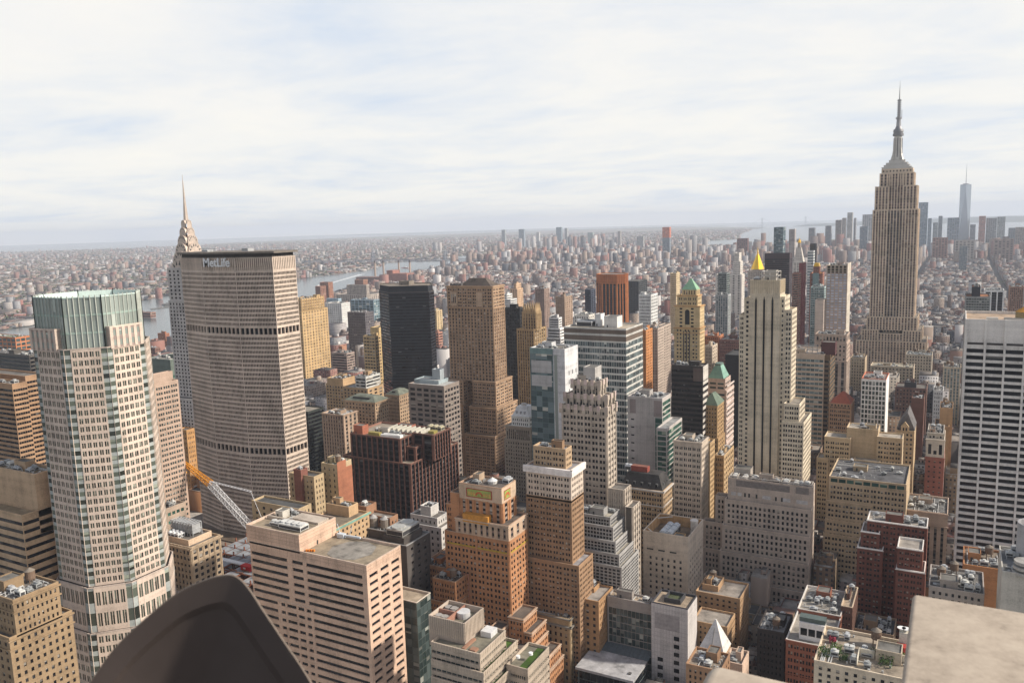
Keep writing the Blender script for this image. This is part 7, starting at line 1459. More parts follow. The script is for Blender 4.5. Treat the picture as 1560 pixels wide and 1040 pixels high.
building('stone_tower', 'red brick building with a white arcaded top left of the white-framed tower', 'building', [(-33.6, -22.9, 680.0, 708.0, 98.5, 103.9, {'nf': 4, 'w': (0.42, 0.38, 0.33)}), (-34.2, -22.1, 677.0, 708.0, 84.9, 99.8, {'w': (0.48, 0.43, 0.37), 'nf': 3, 'wh': 0.6, 'pat': [(0.2, 0.8)], 'fl': 9}), (-34.2, -21.9, 676.5, 708.0, 0.0, 86.2, {'w': (0.25, 0.1, 0.075), 'nf': 3, 'wh': 0.35, 'pat': [(0.33, 0.67)]})], {'w': (0.4, 0.3, 0.24), 'nf': 4, 'ns': 0, 'belts': [(0.2, 0.7, 0.7)], 'fl': 3.84}, tanks=0)
building('stone_building', 'narrow tan building with a steep grey gabled roof', 'building', [(-58.6, -45.2, 760.0, 794.0, 0.0, 83.9)], {'w': (0.44, 0.33, 0.21), 'nf': 4, 'ns': 0, 'ww': 0.5, 'wh': 0.5, 'fl': 3.82}, clut=0, tanks=0, extra=X_GABLE)
building('apartment_tower', 'dark brick slab with a red brick top right of the gabled building', 'building', [(-53.1, -42.3, 880.0, 904.0, 0.0, 87.5)], {'w': (0.13, 0.065, 0.05), 'nf': 0, 'ns': 0, 'fl': 3.77}, tanks=0, clut=0.5)
building('apartment_building', 'white-grey tower left of the white-framed tower', 'building', [(-36.4, -27.3, 960.0, 984.0, 0.0, 80.7)], {'w': (0.55, 0.54, 0.52), 'nf': 4, 'ns': 0, 'ww': 0.35, 'fl': 4.07}, tanks=1)
building('brick_building', 'tan-brown windowless brick building left of the white-framed tower', 'building', [(-27.9, -17.7, 820.0, 848.0, 0.0, 92.9), (-31.3, -20.0, 812.0, 840.0, 0.0, 78.0)], {'w': (0.36, 0.23, 0.13), 'nf': 0, 'ns': 0, 'fl': 4.03}, tanks=1)
building('brick_loft', 'red brick loft building with a white penthouse on its terrace', 'building', [(-83.7, -63.0, 434.0, 464.0, 63.4, 66.0, {'nf': 0}), (-83.7, -63.0, 402.0, 464.0, 0.0, 64.7)], {'w': (0.25, 0.1, 0.065), 'nf': 7, 'ns': 9, 'pat': [(0.12, 0.42), (0.55, 0.85)], 'wh': 0.55, 'cop': (0.62, 0.58, 0.54), 'belts': [(0.2, 0.5, 0.4), (17, 0.4, 0.3)], 'fl': 3.48}, near=20, tanks=0, roofc=(0.46, 0.42, 0.37), clut=1.4, extra=X_LOFT)
building('brick_building', 'dark brown brick building with a bare tan roof right of the red brick loft', 'building', [(-63.7, -58.2, 440.0, 465.6, 0.0, 68.9)], {'w': (0.12, 0.065, 0.05), 'nf': 3, 'ns': 7, 'ww': 0.45, 'wh': 0.5, 'cop': (0.5, 0.4, 0.3), 'fl': 3.31}, near=30, tanks=0, roofc=(0.55, 0.44, 0.33), clut=0.3)
building('brick_building', 'nearly black old building with a wooden water tank left of the red brick loft', 'building', [(-101.9, -88.4, 425.0, 447.3, 0.0, 55.5)], {'w': (0.045, 0.038, 0.036), 'nf': 6, 'ns': 3, 'ww': 0.4, 'wh': 0.5, 'p': 'bk', 'fl': 3.33}, near=30, tanks=1, roofc=(0.45, 0.43, 0.42))
building('brick_building', 'orange-tan brick building with a flat pale roof and steel masts behind the pyramid roof', 'building', [(-144.1, -134.7, 474.0, 488.0, 0.0, 50.9, {'k': 'blank'}), (-146.3, -120.6, 468.0, 490.5, 0.0, 48.6), (-140.2, -120.9, 440.0, 457.9, 0.0, 44.5)], {'w': (0.38, 0.25, 0.15), 'nf': 7, 'ns': 8, 'ww': 0.4, 'wh': 0.45, 'fl': 3.08}, near=20, tanks=1, roofc=(0.45, 0.4, 0.35), clut=1.3)
building('brick_house', 'low tan building under a white pyramid roof', 'building', [(-123.6, -110.7, 392.0, 405.0, 0.0, 54.4)], {'w': (0.42, 0.28, 0.17), 'nf': 5, 'ns': 4, 'ww': 0.4, 'fl': 3.19}, clut=0, tanks=0, extra=X_WHITEPYR)
building('brick_house', 'small pinkish building with a wooden water tank beside the pyramid roof', 'building', [(-105.7, -97.4, 372.0, 385.3, 0.0, 63.5)], {'w': (0.56, 0.42, 0.33), 'nf': 0, 'ns': 0, 'fl': 2.99}, near=10, tanks=1, clut=0.3, roofc=(0.4, 0.38, 0.36))
building('brick_building', 'low brown building with a tan roof and skylights in front of the pyramid roof', 'building', [(-115.6, -100.4, 345.0, 361.0, 0.0, 73.7)], {'w': (0.3, 0.18, 0.11), 'nf': 6, 'ns': 4, 'ww': 0.4, 'fl': 2.8}, tanks=0, clut=1.2, roofc=(0.42, 0.35, 0.28))
building('brick_building', 'brown stone building with round-arched windows in the shaded courtyard', 'building', [(-58.7, -39.5, 452.0, 472.0, 0.0, 52.2)], {'w': (0.28, 0.2, 0.14), 'nf': 6, 'ns': 0, 'ww': 0.5, 'wh': 0.7, 'belts': [(0.5, 0.5, 0.5)], 'fl': 4.0}, tanks=0, roofc=(0.12, 0.12, 0.13), clut=1.4)
building('brick_building', 'pale low building with a planted roof terrace at the bottom right', 'building', [(-60.9, -28.2, 330.0, 360.0, 0.0, 96.2)], {'w': (0.56, 0.47, 0.36), 'nf': 10, 'ns': 0, 'ww': 0.4, 'fl': 2.64}, tanks=1, roofc=(0.5, 0.42, 0.33), clut=0.6, extra=X_GARDEN)
building('office_building', 'orange brick building with an arched parapet at the foot of the white-framed tower', 'building', [(-10.0, 7.6, 470.0, 496.0, 0.0, 88.8)], {'w': (0.4, 0.19, 0.09), 'nf': 0, 'ns': 0, 'fl': 3.24}, tanks=1, roofc=(0.3, 0.25, 0.2), clut=0.8)
building('brick_building', 'grey low building with tanks in front of the orange brick building at the right', 'building', [(-24.3, -2.2, 420.0, 446.0, 0.0, 95.6)], {'w': (0.33, 0.29, 0.26), 'nf': 8, 'ns': 0, 'ww': 0.4, 'fl': 2.92}, tanks=2, roofc=(0.25, 0.24, 0.23), clut=2.2)
building('office_building', 'grey concrete building with a drum on its roof at the right edge', 'building', [(2.9, 19.8, 400.0, 430.0, 0.0, 115.7)], {'w': (0.42, 0.4, 0.36), 'nf': 0, 'ns': 0, 'fl': 2.68}, tanks=0, roofc=(0.3, 0.3, 0.3), clut=1, extra=X_DRUM)
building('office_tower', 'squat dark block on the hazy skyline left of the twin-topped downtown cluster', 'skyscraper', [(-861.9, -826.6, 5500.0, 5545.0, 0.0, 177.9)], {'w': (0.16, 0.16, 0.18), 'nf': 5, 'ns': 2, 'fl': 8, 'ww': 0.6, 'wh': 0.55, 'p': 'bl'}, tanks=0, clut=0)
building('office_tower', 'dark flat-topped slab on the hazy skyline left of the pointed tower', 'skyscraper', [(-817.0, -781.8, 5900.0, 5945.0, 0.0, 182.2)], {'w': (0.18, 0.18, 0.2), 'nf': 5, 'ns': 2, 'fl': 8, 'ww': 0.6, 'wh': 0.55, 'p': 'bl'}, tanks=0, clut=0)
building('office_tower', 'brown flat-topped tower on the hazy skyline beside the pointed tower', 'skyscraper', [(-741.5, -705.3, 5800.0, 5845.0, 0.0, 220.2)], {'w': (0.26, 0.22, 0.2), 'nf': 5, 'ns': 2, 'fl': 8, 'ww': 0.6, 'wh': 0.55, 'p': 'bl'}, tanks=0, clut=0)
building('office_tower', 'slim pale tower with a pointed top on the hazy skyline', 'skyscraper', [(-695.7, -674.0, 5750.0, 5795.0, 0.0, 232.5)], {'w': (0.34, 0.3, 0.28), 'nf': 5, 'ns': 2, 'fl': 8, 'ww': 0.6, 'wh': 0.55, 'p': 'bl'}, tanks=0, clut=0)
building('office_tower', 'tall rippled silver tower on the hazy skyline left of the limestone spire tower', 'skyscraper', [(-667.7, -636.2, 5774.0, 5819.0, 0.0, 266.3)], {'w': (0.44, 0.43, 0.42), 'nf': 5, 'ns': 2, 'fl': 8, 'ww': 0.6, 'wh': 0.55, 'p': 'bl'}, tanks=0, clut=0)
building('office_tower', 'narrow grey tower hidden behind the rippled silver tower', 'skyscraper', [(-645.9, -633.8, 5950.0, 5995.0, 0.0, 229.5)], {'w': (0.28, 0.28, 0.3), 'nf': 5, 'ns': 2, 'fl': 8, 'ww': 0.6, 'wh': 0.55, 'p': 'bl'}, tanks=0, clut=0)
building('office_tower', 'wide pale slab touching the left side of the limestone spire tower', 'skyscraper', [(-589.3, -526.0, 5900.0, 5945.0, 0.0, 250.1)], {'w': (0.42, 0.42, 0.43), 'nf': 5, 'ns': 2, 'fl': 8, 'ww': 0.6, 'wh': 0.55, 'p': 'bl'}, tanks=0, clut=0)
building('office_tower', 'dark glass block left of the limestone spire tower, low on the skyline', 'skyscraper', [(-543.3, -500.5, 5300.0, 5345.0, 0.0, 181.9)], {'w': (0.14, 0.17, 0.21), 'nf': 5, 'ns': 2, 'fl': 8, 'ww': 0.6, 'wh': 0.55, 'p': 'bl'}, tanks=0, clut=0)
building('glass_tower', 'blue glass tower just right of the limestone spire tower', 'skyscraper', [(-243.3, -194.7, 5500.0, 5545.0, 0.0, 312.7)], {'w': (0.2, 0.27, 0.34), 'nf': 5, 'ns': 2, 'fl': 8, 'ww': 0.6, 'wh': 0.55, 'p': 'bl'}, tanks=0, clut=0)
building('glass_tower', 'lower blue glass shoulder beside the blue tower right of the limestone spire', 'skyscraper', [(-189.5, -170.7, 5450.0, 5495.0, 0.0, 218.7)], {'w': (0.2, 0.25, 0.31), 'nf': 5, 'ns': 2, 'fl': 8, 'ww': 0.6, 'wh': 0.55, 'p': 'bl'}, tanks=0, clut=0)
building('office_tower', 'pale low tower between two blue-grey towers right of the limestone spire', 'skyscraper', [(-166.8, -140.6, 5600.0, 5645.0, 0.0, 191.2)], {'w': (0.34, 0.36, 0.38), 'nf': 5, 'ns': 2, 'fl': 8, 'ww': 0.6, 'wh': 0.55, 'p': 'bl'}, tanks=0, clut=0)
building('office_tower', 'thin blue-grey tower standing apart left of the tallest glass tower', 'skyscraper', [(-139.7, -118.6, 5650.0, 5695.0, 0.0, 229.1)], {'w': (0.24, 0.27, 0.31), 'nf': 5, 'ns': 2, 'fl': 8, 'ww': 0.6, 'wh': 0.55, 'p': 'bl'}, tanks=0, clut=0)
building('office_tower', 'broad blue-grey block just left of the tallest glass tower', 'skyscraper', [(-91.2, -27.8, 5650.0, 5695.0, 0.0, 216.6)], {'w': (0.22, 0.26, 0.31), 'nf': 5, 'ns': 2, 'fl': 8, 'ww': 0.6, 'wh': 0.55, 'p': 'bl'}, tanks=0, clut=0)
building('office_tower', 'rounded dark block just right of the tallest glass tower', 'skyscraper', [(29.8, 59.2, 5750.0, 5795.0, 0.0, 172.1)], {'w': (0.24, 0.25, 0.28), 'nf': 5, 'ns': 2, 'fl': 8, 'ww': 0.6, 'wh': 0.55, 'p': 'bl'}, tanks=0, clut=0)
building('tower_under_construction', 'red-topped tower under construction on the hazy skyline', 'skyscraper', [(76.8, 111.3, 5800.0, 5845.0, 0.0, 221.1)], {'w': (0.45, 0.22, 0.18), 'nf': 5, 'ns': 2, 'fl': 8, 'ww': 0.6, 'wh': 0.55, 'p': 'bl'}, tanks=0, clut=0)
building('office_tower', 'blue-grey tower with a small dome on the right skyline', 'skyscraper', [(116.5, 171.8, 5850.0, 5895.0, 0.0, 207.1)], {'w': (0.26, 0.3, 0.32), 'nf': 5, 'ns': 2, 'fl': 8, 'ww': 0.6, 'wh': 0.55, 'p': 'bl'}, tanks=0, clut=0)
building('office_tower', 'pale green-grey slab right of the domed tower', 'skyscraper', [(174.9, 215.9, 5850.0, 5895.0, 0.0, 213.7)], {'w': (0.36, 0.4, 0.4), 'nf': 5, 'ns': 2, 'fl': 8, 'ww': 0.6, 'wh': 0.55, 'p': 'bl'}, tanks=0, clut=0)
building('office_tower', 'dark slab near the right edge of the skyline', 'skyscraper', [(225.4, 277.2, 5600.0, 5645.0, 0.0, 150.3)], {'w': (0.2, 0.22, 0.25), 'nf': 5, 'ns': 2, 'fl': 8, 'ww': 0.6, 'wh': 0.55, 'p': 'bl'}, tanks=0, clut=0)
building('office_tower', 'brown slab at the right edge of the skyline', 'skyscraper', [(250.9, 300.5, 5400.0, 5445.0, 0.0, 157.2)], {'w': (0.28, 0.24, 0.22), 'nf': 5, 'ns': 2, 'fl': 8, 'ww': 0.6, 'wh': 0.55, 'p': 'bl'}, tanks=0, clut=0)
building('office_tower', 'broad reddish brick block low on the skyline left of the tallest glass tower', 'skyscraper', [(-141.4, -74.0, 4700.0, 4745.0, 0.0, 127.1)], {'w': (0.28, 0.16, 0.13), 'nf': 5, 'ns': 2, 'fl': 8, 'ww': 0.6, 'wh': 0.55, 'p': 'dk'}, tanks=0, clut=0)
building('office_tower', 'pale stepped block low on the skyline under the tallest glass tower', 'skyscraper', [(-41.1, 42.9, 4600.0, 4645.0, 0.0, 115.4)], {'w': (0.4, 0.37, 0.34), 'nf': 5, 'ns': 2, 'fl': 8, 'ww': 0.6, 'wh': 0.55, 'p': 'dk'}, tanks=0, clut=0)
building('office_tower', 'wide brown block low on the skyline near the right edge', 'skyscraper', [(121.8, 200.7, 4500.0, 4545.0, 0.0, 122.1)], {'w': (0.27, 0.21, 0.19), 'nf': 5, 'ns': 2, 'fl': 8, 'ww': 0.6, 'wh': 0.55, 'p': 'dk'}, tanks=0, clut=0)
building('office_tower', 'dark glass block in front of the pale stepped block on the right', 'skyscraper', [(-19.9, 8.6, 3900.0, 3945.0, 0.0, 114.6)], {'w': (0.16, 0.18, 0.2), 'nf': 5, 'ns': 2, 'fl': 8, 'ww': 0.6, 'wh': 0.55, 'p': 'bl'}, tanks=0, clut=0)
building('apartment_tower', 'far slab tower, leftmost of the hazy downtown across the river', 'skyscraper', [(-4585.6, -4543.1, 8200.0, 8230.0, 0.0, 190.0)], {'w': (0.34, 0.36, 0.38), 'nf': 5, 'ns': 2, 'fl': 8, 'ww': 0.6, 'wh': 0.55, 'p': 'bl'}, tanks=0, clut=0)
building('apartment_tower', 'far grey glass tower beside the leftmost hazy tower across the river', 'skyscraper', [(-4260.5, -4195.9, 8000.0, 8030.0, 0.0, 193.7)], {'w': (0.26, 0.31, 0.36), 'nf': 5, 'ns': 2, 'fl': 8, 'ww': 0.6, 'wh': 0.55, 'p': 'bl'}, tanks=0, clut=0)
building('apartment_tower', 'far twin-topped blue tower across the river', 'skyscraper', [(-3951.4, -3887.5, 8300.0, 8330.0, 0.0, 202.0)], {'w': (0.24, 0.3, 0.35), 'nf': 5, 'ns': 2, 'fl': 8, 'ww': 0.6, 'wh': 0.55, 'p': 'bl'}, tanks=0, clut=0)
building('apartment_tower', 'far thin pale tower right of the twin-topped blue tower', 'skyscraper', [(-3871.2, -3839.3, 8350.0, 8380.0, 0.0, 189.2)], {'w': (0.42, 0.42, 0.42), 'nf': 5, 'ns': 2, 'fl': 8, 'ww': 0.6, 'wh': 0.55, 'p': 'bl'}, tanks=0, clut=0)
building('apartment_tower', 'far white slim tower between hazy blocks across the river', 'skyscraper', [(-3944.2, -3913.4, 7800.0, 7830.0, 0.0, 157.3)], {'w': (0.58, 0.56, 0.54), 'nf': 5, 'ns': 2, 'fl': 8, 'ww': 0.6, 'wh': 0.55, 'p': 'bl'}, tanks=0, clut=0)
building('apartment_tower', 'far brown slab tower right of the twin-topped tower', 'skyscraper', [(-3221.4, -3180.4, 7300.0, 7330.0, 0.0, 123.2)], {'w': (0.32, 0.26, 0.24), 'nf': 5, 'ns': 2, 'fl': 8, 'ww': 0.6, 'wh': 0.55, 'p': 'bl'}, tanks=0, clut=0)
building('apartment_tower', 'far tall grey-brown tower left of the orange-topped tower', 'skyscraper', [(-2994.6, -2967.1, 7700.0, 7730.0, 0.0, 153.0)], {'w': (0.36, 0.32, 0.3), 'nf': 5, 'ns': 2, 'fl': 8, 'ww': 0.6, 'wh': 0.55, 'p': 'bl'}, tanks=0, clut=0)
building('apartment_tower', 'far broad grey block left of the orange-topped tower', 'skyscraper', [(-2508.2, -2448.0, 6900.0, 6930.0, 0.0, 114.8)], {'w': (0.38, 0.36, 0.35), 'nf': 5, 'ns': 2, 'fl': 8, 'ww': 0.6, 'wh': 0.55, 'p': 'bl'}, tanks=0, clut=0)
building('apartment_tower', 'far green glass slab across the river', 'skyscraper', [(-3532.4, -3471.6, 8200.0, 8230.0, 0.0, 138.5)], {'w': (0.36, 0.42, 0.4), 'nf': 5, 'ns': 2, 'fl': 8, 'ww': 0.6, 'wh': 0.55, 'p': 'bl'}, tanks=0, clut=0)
building('office_building', 'long beige building with a cream roof in front of the limestone mast tower', 'building', [(-113.2, -63.1, 1150.0, 1180.0, 0.0, 70.4)], {'w': (0.46, 0.38, 0.29), 'nf': 12, 'ns': 0, 'ww': 0.45, 'fl': 3.8}, tanks=1, roofc=(0.62, 0.56, 0.44))
building('office_building', 'grey-tan loft building with teal strips and two tanks beside the white-framed tower', 'building', [(-29.6, -11.5, 1080.0, 1110.0, 0.0, 85.3)], {'w': (0.4, 0.34, 0.26), 'k': 'strip', 'nf': 5, 'ns': 0, 'ww': 0.6, 'p': 'bl', 'sp': (0.2, 0.2, 0.19), 'fl': 3.78}, tanks=2, roofc=(0.3, 0.28, 0.25))
building('office_building', 'plain tan brick block left of the limestone spire tower base', 'building', [(-140.2, -122.5, 1180.0, 1206.0, 0.0, 75.0)], {'w': (0.44, 0.35, 0.25), 'nf': 5, 'ns': 0, 'ww': 0.4, 'fl': 3.99}, tanks=1)
building('brick_building', 'dark brown loft with a black roof box right of the white gridded tower', 'building', [(-65.7, -54.0, 1000.0, 1012.0, 72.9, 79.7, {'k': 'blank', 'w': (0.05, 0.05, 0.055)}), (-74.5, -43.5, 998.0, 1026.0, 0.0, 74.2)], {'w': (0.17, 0.1, 0.08), 'nf': 9, 'ns': 0, 'ww': 0.45, 'fl': 3.94}, tanks=1)
building('office_building', 'pale loft building with a blue-grey roof left of the white-framed tower', 'building', [(-76.5, -44.9, 1230.0, 1260.0, 0.0, 74.7)], {'w': (0.48, 0.42, 0.34), 'nf': 9, 'ns': 0, 'ww': 0.45, 'fl': 4.02}, tanks=2, roofc=(0.35, 0.38, 0.4))
building('building_under_construction', 'orange steel-framed building with open floors at the left edge by the river', 'building', [(-1399.4, -1304.6, 760.0, 784.0, 0.0, 112.0)], {'w': (0.5, 0.2, 0.1), 'k': 'punch', 'nf': 8, 'ns': 3, 'ww': 0.82, 'wh': 0.72, 'p': 'tl', 'mx': 0.3, 'fl': 6.64}, tanks=0, clut=0.5, roofc=(0.16, 0.2, 0.08))
building('office_building', 'dark flat-roofed building behind the brown banded tower at the left edge', 'building', [(-944.0, -867.7, 520.0, 544.0, 0.0, 143.8)], {'w': (0.12, 0.11, 0.1), 'k': 'ribbon', 'nf': 6, 'ns': 3, 'p': 'bk', 'fl': 4.11}, tanks=0)
building('apartment_tower', 'red-roofed brown banded apartment block by the river right of the glass crown', 'building', [(-2364.4, -2272.6, 1750.0, 1769.6, 0.0, 17.6)], {'w': (0.3, 0.17, 0.13), 'k': 'ribbon', 'nf': 6, 'ns': 4, 'wh': 0.45, 'fl': 6.68}, tanks=0, clut=0.3, roofc=(0.36, 0.13, 0.08))
building('brick_building', 'orange-red brick building with a stepped top left of the white brick spire tower', 'building', [(-1603.8, -1577.6, 1250.0, 1260.5, 26.0, 42.9), (-1626.5, -1569.4, 1247.0, 1260.5, 0.0, 27.3)], {'w': (0.36, 0.16, 0.1), 'nf': 6, 'ns': 3, 'ww': 0.4, 'fl': 5.3}, tanks=1)
building('brick_building', 'dark red-brown low block between the glass crown and the spire tower', 'building', [(-1334.1, -1292.9, 1000.0, 1011.2, 0.0, 60.4)], {'w': (0.2, 0.12, 0.1), 'nf': 6, 'ns': 3, 'ww': 0.4, 'fl': 4.76}, tanks=1)
# ================================================================== small lots between and beyond them
PAL = [('tan', (.40, .30, .20)), ('brown', (.27, .175, .115)), ('red brick', (.27, .10, .065)), ('grey', (.37, .35, .32)), ('pale stone', (.50, .44, .37)), ('white', (.62, .60, .57)), ('dark', (.10, .085, .08)), ('orange brick', (.42, .20, .09))]
def blockmat(c, rnd=False):
    m, nt, b = newmat('city_block'); setin(b, Roughness=.9)
    g = nd(nt, 'ShaderNodeNewGeometry'); t = nd(nt, 'ShaderNodeTexCoord')
    sp = nd(nt, 'ShaderNodeSeparateXYZ'); nt.links.new(g.outputs['Position'], sp.inputs[0]); sn = nd(nt, 'ShaderNodeSeparateXYZ'); nt.links.new(g.outputs['True Normal'], sn.inputs[0])
    oi = nd(nt, 'ShaderNodeObjectInfo'); r = mth(nt, 'FRACT', mth(nt, 'ADD', g.outputs['Random Per Island'], oi.outputs['Random']))
    tg = mth(nt, 'SUBTRACT', mth(nt, 'MULTIPLY', sp.outputs[1], sn.outputs[0]), mth(nt, 'MULTIPLY', sp.outputs[0], sn.outputs[1]))
    bay = mth(nt, 'ADD', 2.6, mth(nt, 'MULTIPLY', mth(nt, 'FRACT', mth(nt, 'MULTIPLY', r, 17.3)), 1.6))
    uu = mth(nt, 'DIVIDE', tg, bay); vv = mth(nt, 'DIVIDE', sp.outputs[2], 3.4)
    fu = mth(nt, 'FRACT', uu); fv = mth(nt, 'FRACT', vv)
    win = mth(nt, 'MULTIPLY', mth(nt, 'MULTIPLY', mth(nt, 'GREATER_THAN', fu, .27), mth(nt, 'LESS_THAN', fu, .73)), mth(nt, 'MULTIPLY', mth(nt, 'GREATER_THAN', fv, .28), mth(nt, 'LESS_THAN', fv, .80)))
    side = mth(nt, 'GREATER_THAN', mth(nt, 'FRACT', mth(nt, 'MULTIPLY', r, 53.7)), .18)
    cb = nd(nt, 'ShaderNodeCombineXYZ'); nt.links.new(mth(nt, 'FLOOR', uu), cb.inputs[0]); nt.links.new(mth(nt, 'FLOOR', vv), cb.inputs[1]); nt.links.new(r, cb.inputs[2])
    wn = nd(nt, 'ShaderNodeTexWhiteNoise', noise_dimensions='3D'); nt.links.new(cb.outputs[0], wn.inputs['Vector'])
    wc = ramp(nt, wn.outputs['Value'], [(0, (.025, .025, .028)), (.62, (.06, .06, .065)), (.72, (.22, .20, .17)), (1, (.42, .40, .36))])
    if rnd: base = ramp(nt, r, [(i/len(rnd), cc) for i, cc in enumerate(rnd)], 'CONSTANT')
    else: base = mixc(nt, r, tuple(x*.62 for x in c), tuple(min(1, x*.9) for x in c))
    a = nd(nt, 'ShaderNodeTexNoise'); setin(a, Scale=.12, Detail=5.0); nt.links.new(g.outputs['Position'], a.inputs['Vector'])
    base = mixc(nt, mth(nt, 'MULTIPLY', a.outputs[0], .75), base, (.05, .045, .04), 'MIX') if False else base
    wallc = mixc(nt, mth(nt, 'MULTIPLY', win, side), base, wc)
    rf = ramp(nt, mth(nt, 'FRACT', mth(nt, 'MULTIPLY', r, 29.1)), [(0, (.06, .06, .06)), (.26, (.12, .11, .105)), (.46, (.22, .19, .165)), (.66, (.34, .315, .29)), (.86, (.42, .405, .38)), (.95, (.18, .10, .08))], 'CONSTANT')
    n2_ = nd(nt, 'ShaderNodeTexNoise'); setin(n2_, Scale=.25, Detail=5.0); nt.links.new(g.outputs['Position'], n2_.inputs['Vector'])
    rf = mixc(nt, ramp(nt, n2_.outputs[0], [(.4, (0, 0, 0)), (.6, (.5, .5, .5))]), rf, (.10, .095, .09))
    up = mth(nt, 'GREATER_THAN', sn.outputs[2], .5)
    nt.links.new(mixc(nt, up, wallc, rf), b.inputs['Base Color'])
    return m
BM = [blockmat(c) for _, c in PAL]
BMR = blockmat(None, [(0.364, 0.286, 0.234), (0.26, 0.195, 0.169), (0.299, 0.156, 0.13), (0.351, 0.351, 0.364), (0.468, 0.429, 0.403), (0.325, 0.247, 0.208), (0.221, 0.169, 0.156), (0.338, 0.221, 0.182), (0.416, 0.39, 0.39), (0.117, 0.124, 0.143), (0.312, 0.15, 0.13), (0.598, 0.572, 0.559)])
def boxes_mesh(name, arr, mat):
    """arr: rows of cx, cy, w, d, angle, z0, z1; eight shared corners per box"""
    a = np.asarray(arr, float); n = len(a)
    sx = np.array([-.5, .5, .5, -.5]); sy = np.array([-.5, -.5, .5, .5])
    c, s = np.cos(a[:, 4])[:, None], np.sin(a[:, 4])[:, None]
    lx = a[:, 2:3]*sx; ly = a[:, 3:4]*sy
    X = a[:, 0:1]+lx*c-ly*s; Y = a[:, 1:2]+lx*s+ly*c
    V = np.zeros((n, 8, 3)); V[:, :4, 0] = X; V[:, 4:, 0] = X; V[:, :4, 1] = Y; V[:, 4:, 1] = Y; V[:, :4, 2] = a[:, 5:6]; V[:, 4:, 2] = a[:, 6:7]
    F = np.array([[0, 1, 5, 4], [1, 2, 6, 5], [2, 3, 7, 6], [3, 0, 4, 7], [4, 5, 6, 7]])
    I = (np.arange(n)[:, None, None]*8+F[None]).reshape(-1)
    me = bpy.data.meshes.new(name); me.vertices.add(n*8); me.vertices.foreach_set('co', V.astype(np.float32).ravel())
    me.loops.add(len(I)); me.loops.foreach_set('vertex_index', I.astype(np.int32)); m = n*5
    me.polygons.add(m); me.polygons.foreach_set('loop_start', (np.arange(m)*4).astype(np.int32)); me.polygons.foreach_set('loop_total', np.full(m, 4, np.int32))
    me.update(calc_edges=True); me.materials.append(mat)
    o = bpy.data.objects.new(name, me); col.objects.link(o); return o
rnd = random.Random(11)
FA = np.array(FOOT)
def blocked(x0, x1, y0, y1, pad=1.0):
    return bool(np.any((FA[:, 0]-pad < x1) & (FA[:, 1]+pad > x0) & (FA[:, 2]-pad < y1) & (FA[:, 3]+pad > y0)))
lots = []
def height(x, y):
    q = rnd.random()
    if y < 420: return rnd.uniform(12, 30)
    if y < 700: return rnd.uniform(16, 46)
    if y < 950: return rnd.uniform(22, 56)
    if y < 1400: return rnd.uniform(20, 52) if q < .90 else rnd.uniform(52, 85)
    if y < 1900: return rnd.uniform(14, 38) if q < .90 else rnd.uniform(42, 70)
    if y < 3000: return rnd.uniform(11, 25) if q < .95 else rnd.uniform(30, 54)
    if y < 4300: return rnd.uniform(10, 20) if q < .97 else rnd.uniform(26, 42)
    return rnd.uniform(12, 30) if q < .85 else rnd.uniform(40, 90)
AV = [650, 390, 115, -168, -300, -440, -570, -700, -880, -1080, -1300, -1520, -1750, -1980, -2220, -2460, -2700, -2950]
def shore(y):                                # east edge of the near shore at this y
    P = [(300, -1400), (1000, -1500), (1700, -1800), (2200, -2050), (2799, -2396), (3957, -2808), (4328, -2924), (5176, -3058), (5450, -2700), (6300, -900)]
    for (a, xa), (b, xb) in zip(P[:-1], P[1:]):
        if a <= y <= b: return xa+(xb-xa)*(y-a)/(b-a)
    return -1400
def inview(x, y, z, m=40):
    u, v, d = project((x, y, z)); return d > 0 and -m < u < 1560+m and v < 1040+m
def place(x0, x1, y0, y1, h, lev=0):
    if not blocked(x0, x1, y0, y1): lots.append((x0, x1, y0, y1, h)); return
    if lev < 2:                              # the free corner of a lot still gets its small house
        xm, ym = (x0+x1)/2, (y0+y1)/2; g = .1
        for a, b_, c, d in ((x0, xm-g, y0, ym-g), (xm+g, x1, y0, ym-g), (x0, xm-g, ym+g, y1), (xm+g, x1, ym+g, y1)): place(a, b_, c, d, h*rnd.uniform(.5, .95), lev+1)
for i in range(3, 77):
    ys = 45+80.4*i
    for a0, a1 in zip(AV[1:], AV[:-1]):
        if y_ok := True:
            for row in (0, 1):
                x = a0+13
                while x < a1-22:
                    wd = rnd.uniform(12, 30) if ys < 2500 else rnd.uniform(16, 36)
                    if a1-13-(x+wd) < 9: wd = a1-13-x
                    y0 = ys+9+row*31.2; d_ = rnd.uniform(25, 30.5); y0 += (30.5-d_) if row == 0 else 0
                    h = height(x, ys)
                    if x > shore(ys)+60 and inview(x+wd/2, y0+d_/2, h): place(x, x+wd, y0, y0+d_, h)
                    x += wd+rnd.choice((0.2, 0.2, 1.0, 4.0))
